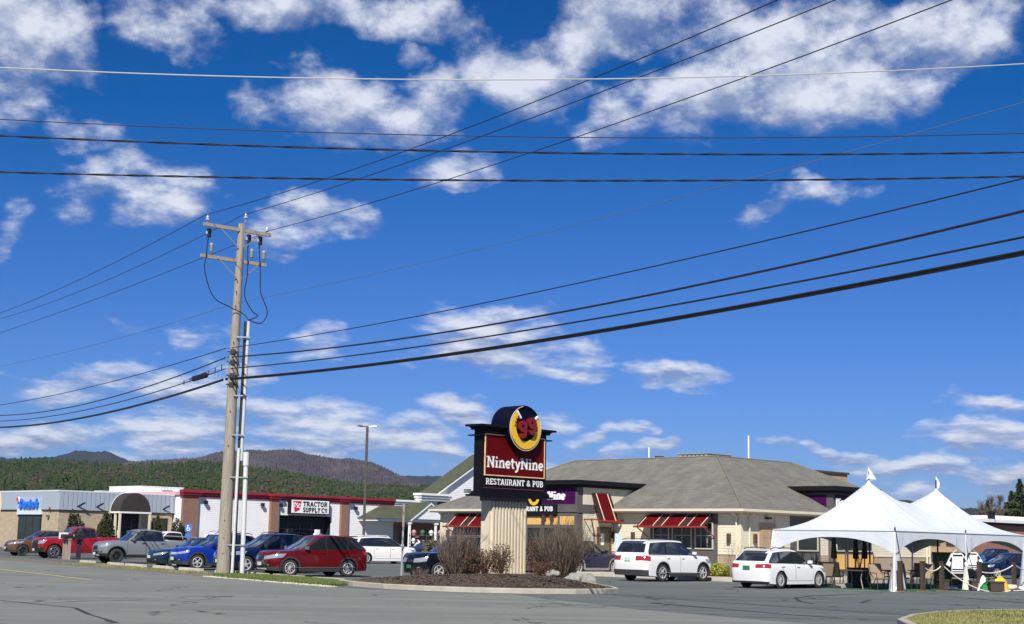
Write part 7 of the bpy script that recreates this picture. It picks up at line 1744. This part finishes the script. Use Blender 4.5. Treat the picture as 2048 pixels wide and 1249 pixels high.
x, y = bz(968, 55.6); leafy('barberry', 'rust-brown leafy barberry between the left bare bush and the pylon', 'shrub', x, y, .3, .75, .6, 1.0, 2600, RLF, 3, .035, stem=40)
x, y = bz(1002, 55.2); leafy('barberry', 'thin dry leafed barberry against the foot of the pylon', 'shrub', x, y, .3, .5, .4, 1.25, 1100, RLF[1:], 4, .035, stem=30)
x, y = bz(1078, 58.6); leafy('barberry', 'dark red barberry just right of the pylon', 'shrub', x, y, .3, .75, .6, 1.45, 3000, RLF[:2], 5, .035, stem=40)
x, y = bz(1090, 57.0); leafy('barberry', 'low dark shrub at the foot of the big bare bush', 'shrub', x, y, .3, .6, .5, .6, 1400, RLF, 6, .035, stem=20)
x, y = bz(838, 53.0); bare_bush('low_shrub', 'low brown dry shrub at the left of the mulch bed', x, y, .28, .35, .7, 60, TWG, 8, sub=3, rad=.008)
YG = [mat('yellow green leaf', (.36,.34,.04), .8), mat('lime leaf', (.22,.26,.035), .8)]
x, y = bz(1437, 70.3); leafy('golden_shrub', 'bright yellow-green rounded shrub in front of the white SUV nose', 'shrub', x, y, .15, .55, .5, .62, 2200, YG, 7, .05, stem=12)
for px_, Y, h, lb in ((1392,73.4,.95,'thin bare shrub under the awning windows, above the white SUV'), (1462,69.2,1.5,'leafless shrub at the restaurant corner, left of the downspouts'), (1485,69.6,1.35,'leafless twiggy shrub between the wagon and the corner downspouts'), (1415,71.8,.9,'small bare shrub right of the awning windows')):
    x, y = bz(px_, Y); bare_bush('bare_shrub', lb, x, y, .25, h, .5, 16, TWG, int(px_), sub=3, rad=.008)
x, y = bz(898, 88); bare_bush('bare_shrub', 'tall bare shrub before the left awning of the restaurant', x+1.2, y, 0, 2.6, .9, 30, TWG, 31, sub=4)
x, y = bz(868, 90); leafy('golden_shrub', 'yellowish budding shrub at the left end of the restaurant', 'shrub', x, y, 0, .8, .7, 1.7, 1600, [mat('bud yellow', (.22,.17,.04), .9), TWG[0]], 33, .06, stem=20)
# rocks
def rock(x, y, z, s, lb, seed):
    bm = bmesh.new(); bmesh.ops.create_icosphere(bm, subdivisions=3, radius=1); 
    for v in bm.verts: n = mn.noise(v.co*1.3+Vector((seed, 0, 0)))*.35+mn.noise(v.co*4+Vector((0, seed, 0)))*.1; v.co = Vector((v.co.x*s[0], v.co.y*s[1], v.co.z*s[2]))*(1+n)
    me = bpy.data.meshes.new('boulder'); bm.to_mesh(me); bm.free(); me.materials.append(mat('grey boulder', (.16,.17,.16), .95, c2=(.30,.31,.28), scale=6, detail=8, bump=.8, bscale=14)); me.shade_smooth()
    o = bpy.data.objects.new('boulder', me); col.objects.link(o); o.location = (x, y, z); tag(o, lb, 'boulder')
x, y = bz(1098, 57.2); rock(x+.1, y-.4, .4, (.3,.25,.16), 'flat grey rock at the foot of the dark shrubs right of the pylon', 1)
x, y = bz(1152, 56.4); rock(x, y, .26, (.42,.35,.24), 'mottled grey boulder right of the big bare bush', 2)
x, y = bz(1176, 56.0); rock(x, y, .2, (.33,.3,.25), 'rounded grey-green boulder at the right end of the mulch bed', 3)
x, y = bz(985, 54.6); rock(x, y, .36, (.16,.12,.09), 'small pale stone in front of the pylon, left one', 4); x, y = bz(1003, 54.2); rock(x, y, .34, (.12,.1,.07), 'small pale stone in front of the pylon, right one', 5)
# arborvitae by the pizza shop
ARB = [mat('arborvitae green', (.030,.040,.009), .9), mat('arborvitae dark', (.016,.024,.008), .9), mat('arborvitae olive', (.050,.052,.012), .9)]
def arb(px_, Y, h, w, lb, seed): x, y = bz(px_, Y); leafy('arborvitae', lb, 'shrub', x, y, 0, w, w, h, 2600, ARB, seed, .11, shape=lambda q: (1-q)**.6*(.55+.45*min(1, q*6)), stem=1)
arb(136,139,3.9,.75,'tall narrow arborvitae at the pizza shop corner',41); arb(147,139.5,3.6,.8,'second arborvitae, right of the tall narrow one',42); arb(157,139,2.7,.55,'shorter arborvitae behind the red pickup cab',43)
arb(202,138,3.7,.7,'arborvitae left of the arched canopy',44); arb(212,138,3.6,.65,'arborvitae close against the left canopy posts',45); arb(192,139,2.6,.5,'small arborvitae farther left of the canopy pair',46)
arb(309,141,3.6,.6,'dark arborvitae at the right side of the arched canopy',47); arb(348,143,3.3,1.0,'broad conical arborvitae left of the brick pier',48); arb(358,144,2.6,.9,'lower arborvitae merging with the broad one by the brick pier',49)
# ------------------------------------------------------------------ trees at far right
def leaftree(px_, Y, h, w, kind, lb, seed):
    h += 1.6
    x = atY(px_, 1080, Y)[0]; t = thing('pine_tree' if kind else 'bare_tree', lb, 'tree', (x, Y, 0)); mb = MB(); mb.tube([(0,0,-.3),(.1,0,h*.5),(0,.1,h*.95)], [.22,.14,.03], 7); obj('trunk', mb, TWG[0], t)
    rs = np.random.RandomState(seed)
    if kind:
        n = 5200; zz = rs.rand(n)**.8; lay = np.floor(zz*9)/9; rr = (1-zz)**.85*w*(.75+.5*((zz*9) % 1 < .5))*rs.uniform(.35, 1, n)**.6; a = rs.uniform(0, 6.283, n)+lay*3
        keep = np.sin(a*3+lay*17) > -.75; zz, rr, a = zz[keep], rr[keep], a[keep]; n = len(zz)
        P = np.stack([rr*np.cos(a), rr*np.sin(a), h*(.12+.88*zz)-rr*.12], 1); d1 = np.stack([np.cos(a), np.sin(a), rs.uniform(-.5, .5, n)], 1); d2 = np.cross(d1, rs.normal(size=(n, 3))); d2 /= np.linalg.norm(d2, axis=1)[:, None]
        s = rs.uniform(.16, .34, n)[:, None]; V = np.stack([P-d1*s, P+d2*s*.35, P+d1*s, P-d2*s*.35], 1).reshape(-1, 3); tri_mesh('crown', V, n, 4, [mat('pine needle', (.03,.055,.018), .9), mat('pine needle light', (.06,.085,.025), .9)], t, rs.randint(0, 2, n))
    else:
        mb = MB(); r = random.Random(seed)
        for k in range(60):
            z0 = h*r.uniform(.3, .9); a = r.uniform(0, 6.3); l = w*r.uniform(.4, 1)*(1.1-z0/h); p = Vector((0,0,z0)); pts = [p]
            for _ in range(4): pts.append(pts[-1]+Vector((math.cos(a)*l/4, math.sin(a)*l/4, l/4*r.uniform(.5,1.4)))); a += r.uniform(-.4,.4)
            mb.tube(pts, [.05,.04,.03,.02,.01], 3, cap=False, mi=1)
            for q in pts[1:]:
                for _ in range(3): mb.tube([q, q+Vector((r.uniform(-1,1),r.uniform(-1,1),r.uniform(.2,1.2)))*.6], [.018,.006], 3, cap=False, mi=r.randint(0,1))
        obj('crown', mb, TWG, t, kind='stuff', fix=False)
leaftree(2043,205,10.0,2.6,1,'tallest dark pine at the right edge above the brick store',61); leaftree(2026,212,8.6,2.3,1,'pine left of the tallest one at the right edge',62); leaftree(2014,220,7.2,1.8,1,'small pine above the white roof edge',63)
leaftree(1985,215,8.4,2.6,0,'bare tree just left of the dark roof stack',64); leaftree(2002,210,8.4,2.4,0,'bare tree right of the dark roof stack',65); leaftree(1965,225,8.0,2.6,0,'bare tree over the tan store wall',66); leaftree(1977,230,7.8,1.6,1,'slim pine between two bare trees above the tan wall',67)

# ------------------------------------------------------------------ people
def person(lb, x, y, rz, z, joints, rad, shirt, pants, skin, hair, hat=None, hz=None):
    t = thing('person', lb, 'person', (x, y, z), rz)
    ed = [('pel','bel'),('bel','che'),('che','nek'),('nek','hed'),('che','shl'),('shl','ell'),('ell','wrl'),('wrl','hdl'),('che','shr'),('shr','elr'),('elr','wrr'),('wrr','hdr'),('pel','hil'),('hil','knl'),('knl','anl'),('anl','tol'),('pel','hir'),('hir','knr'),('knr','anr'),('anr','tor')]
    ks = ['pel']+[k for k in joints if k != 'pel']; me = bpy.data.meshes.new('body'); me.from_pydata([joints[k] for k in ks], [(ks.index(a), ks.index(b)) for a, b in ed], [])
    o = bpy.data.objects.new('body', me); col.objects.link(o); md = o.modifiers.new('s', 'SKIN'); sl = me.skin_vertices[0].data
    for i, k in enumerate(ks): sl[i].radius = (rad.get(k, .05),)*2
    sl[0].use_root = True; s2 = o.modifiers.new('d', 'SUBSURF'); s2.levels = 2
    bpy.context.view_layer.update(); m2 = bpy.data.meshes.new_from_object(o.evaluated_get(bpy.context.evaluated_depsgraph_get())); o.modifiers.clear(); o.data = m2
    for m in (shirt, pants, skin): m2.materials.append(m)
    pz = joints['pel'][2]; nz = joints['nek'][2]-.02
    for p in m2.polygons:
        c = p.center; near = min(ks, key=lambda k: (Vector(joints[k])-c).length)
        p.material_index = 2 if near in ('hed','nek','hdl','hdr','wrl','wrr') else (1 if near in ('pel','hil','hir','knl','knr','anl','anr','tol','tor') else 0)
    m2.shade_smooth(); o.parent = t
    h = Vector(joints['hed']); mb = MB(); mb.lathe(h+Vector((0,.01,.0)), ZV, [(-.02,.10),(.05,.112),(.10,.09),(.135,.04),(.14,0)], 12); obj('hair', mb, hair, t, smooth=True)
    mb = MB(); mb.obox(h+Vector((0,-.105,-.01)), (1,0,0),(0,1,0),(0,0,1),.014,.018,.025); obj('nose', mb, skin, t)
    if hat: mb = MB(); mb.lathe(h+ZV*.06, ZV, [(0,.2),(.015,.2),(.02,.11),(.10,.10),(.12,0)], 16); obj('hat', mb, hat, t, smooth=True)
    return t
RAD = dict(pel=.15, bel=.135, che=.16, nek=.06, hed=.10, shl=.075, shr=.075, ell=.05, elr=.05, wrl=.036, wrr=.036, hdl=.04, hdr=.04, hil=.10, hir=.10, knl=.07, knr=.07, anl=.05, anr=.05, tol=.045, tor=.045)
SK = mat('skin', (.45,.27,.19), .6); HR = mat('brown hair', (.06,.04,.03), .8); DKC = mat('dark clothes', (.02,.02,.03), .8); WSH = mat('white shirt', (.72,.72,.70), .8); JN = mat('maroon trousers', (.10,.04,.05), .8)
J1 = dict(pel=(0,.0,.95), bel=(0,-.02,1.1), che=(0,-.12,1.36), nek=(0,-.2,1.52), hed=(0,-.25,1.66), shl=(.19,-.14,1.42), ell=(.30,-.3,1.22), wrl=(.3,-.48,1.06), hdl=(.3,-.56,1.02), shr=(-.19,-.14,1.42), elr=(-.30,-.28,1.2), wrr=(-.33,-.46,1.04), hdr=(-.34,-.54,1.0),
          hil=(.1,0,.9), knl=(.11,-.03,.5), anl=(.12,.05,.09), tol=(.12,-.12,.05), hir=(-.1,0,.9), knr=(-.12,.02,.5), anr=(-.14,.1,.09), tor=(-.14,-.07,.05))
x, y = bz(839, 104); person('man in white shirt and brown hat bending forward beside the small dark hatchback', x, y, R(-70), 0, J1, RAD, WSH, JN, SK, HR, hat=mat('brown hat', (.14,.09,.06), .8))
J2 = dict(J1); J2.update(che=(0,0,1.38), nek=(0,0,1.54), hed=(0,-.01,1.70), bel=(0,0,1.12), shl=(.19,0,1.44), ell=(.25,.02,1.16), wrl=(.25,-.12,.93), hdl=(.25,-.18,.88), shr=(-.19,0,1.44), elr=(-.25,.02,1.16), wrr=(-.24,-.1,.93), hdr=(-.24,-.16,.88))
x, y = bz(646, 150); person('person in dark clothes standing in the store entrance beside the orange display', x, y, R(10), 0, J2, RAD, DKC, DKC, SK, HR)
t = thing('orange_display', 'orange and white merchandise display in the store entrance', 'display', (*bz(631,149), 0), R(45)); ORG = mat('orange goods', (.70,.10,.02), .6)
mb = MB(); mb.box(-.7,-.4,0,.7,.4,1.1); obj('stand', mb, BRP, t)
for k, (x, z, m) in enumerate(((-.4,1.1,WHITEP),(.0,1.1,ORG),(.4,1.1,ORG),(-.25,1.55,WHITEP),(.2,1.55,ORG),(-.1,1.95,JW))): mb = MB(); mb.box(x-.2,-.3,z,x+.2,.1,z+.42); obj('box', mb, m, t)
# goods in front of the store
tr = thing('red_mower', 'red ride-on mower with a second one beside it at the store front', 'mower', (*bz(748,128), 0), R(35))
mb = MB(); mb.box(-1,-.5,.35,1,.5,.9); obj('bonnet', mb, REDC, tr); mb = MB(); mb.box(-1.1,-.4,.9,-.5,.4,1.35); obj('seat', mb, REDC, tr); mb = MB(); mb.tube([(.1,0,.9),(-.1,0,1.3)], .04, 6); mb.lathe((-.1,0,1.3),(-.3,0,1),[(0,.2),(.03,.2)],12); obj('steering_wheel', mb, BLACK, tr)
for sx_ in (-.7, .7):
    for sy in (-.5, .5): mb = MB(); mb.lathe((sx_,sy-.1,.3),(0,1,0),[(0,0),(0,.3),(.2,.3),(.2,0)],14); obj('wheel', mb, DARKR, tr)
t2 = dup(tr, (*bz(764,130), 0), R(20), 'red ride-on mower, right one of the pair at the store front'); tr['label'] = 'red ride-on mower, left one of the pair right of the light pole'
for i, (px_, c_, lb) in enumerate(((404,BRP,'left of the utility pole'),(436,DKC,'behind the utility pole'),(520,WOODG,'at the second brick pier'),(590,BRP,'left of the store entrance'),(700,BRP,'right of the third brick pier'),(716,WOODG,'at the light pole'))):
    q = inplane(px_, 1075, -33.3, 150, .7071, .7071)[0]; t = thing('goods_pallet', 'pallet of goods along the store wall '+lb, 'pallet', (-33.3+.7071*q+1.0, 150+.7071*q-1.0, 0), R(45))
    mb = MB(); mb.box(-.9,-.5,0,.9,.5,.14); obj('pallet_base', mb, WOODG, t); mb = MB(); mb.box(-.85,-.45,.14,.85,.45,1.35); obj('wrapped_goods', mb, c_, t); mb = MB(); mb.box(-.4,-.5,1.35,.6,.4,1.7); obj('top_goods', mb, [JW, DKC, REDC][i % 3], t)
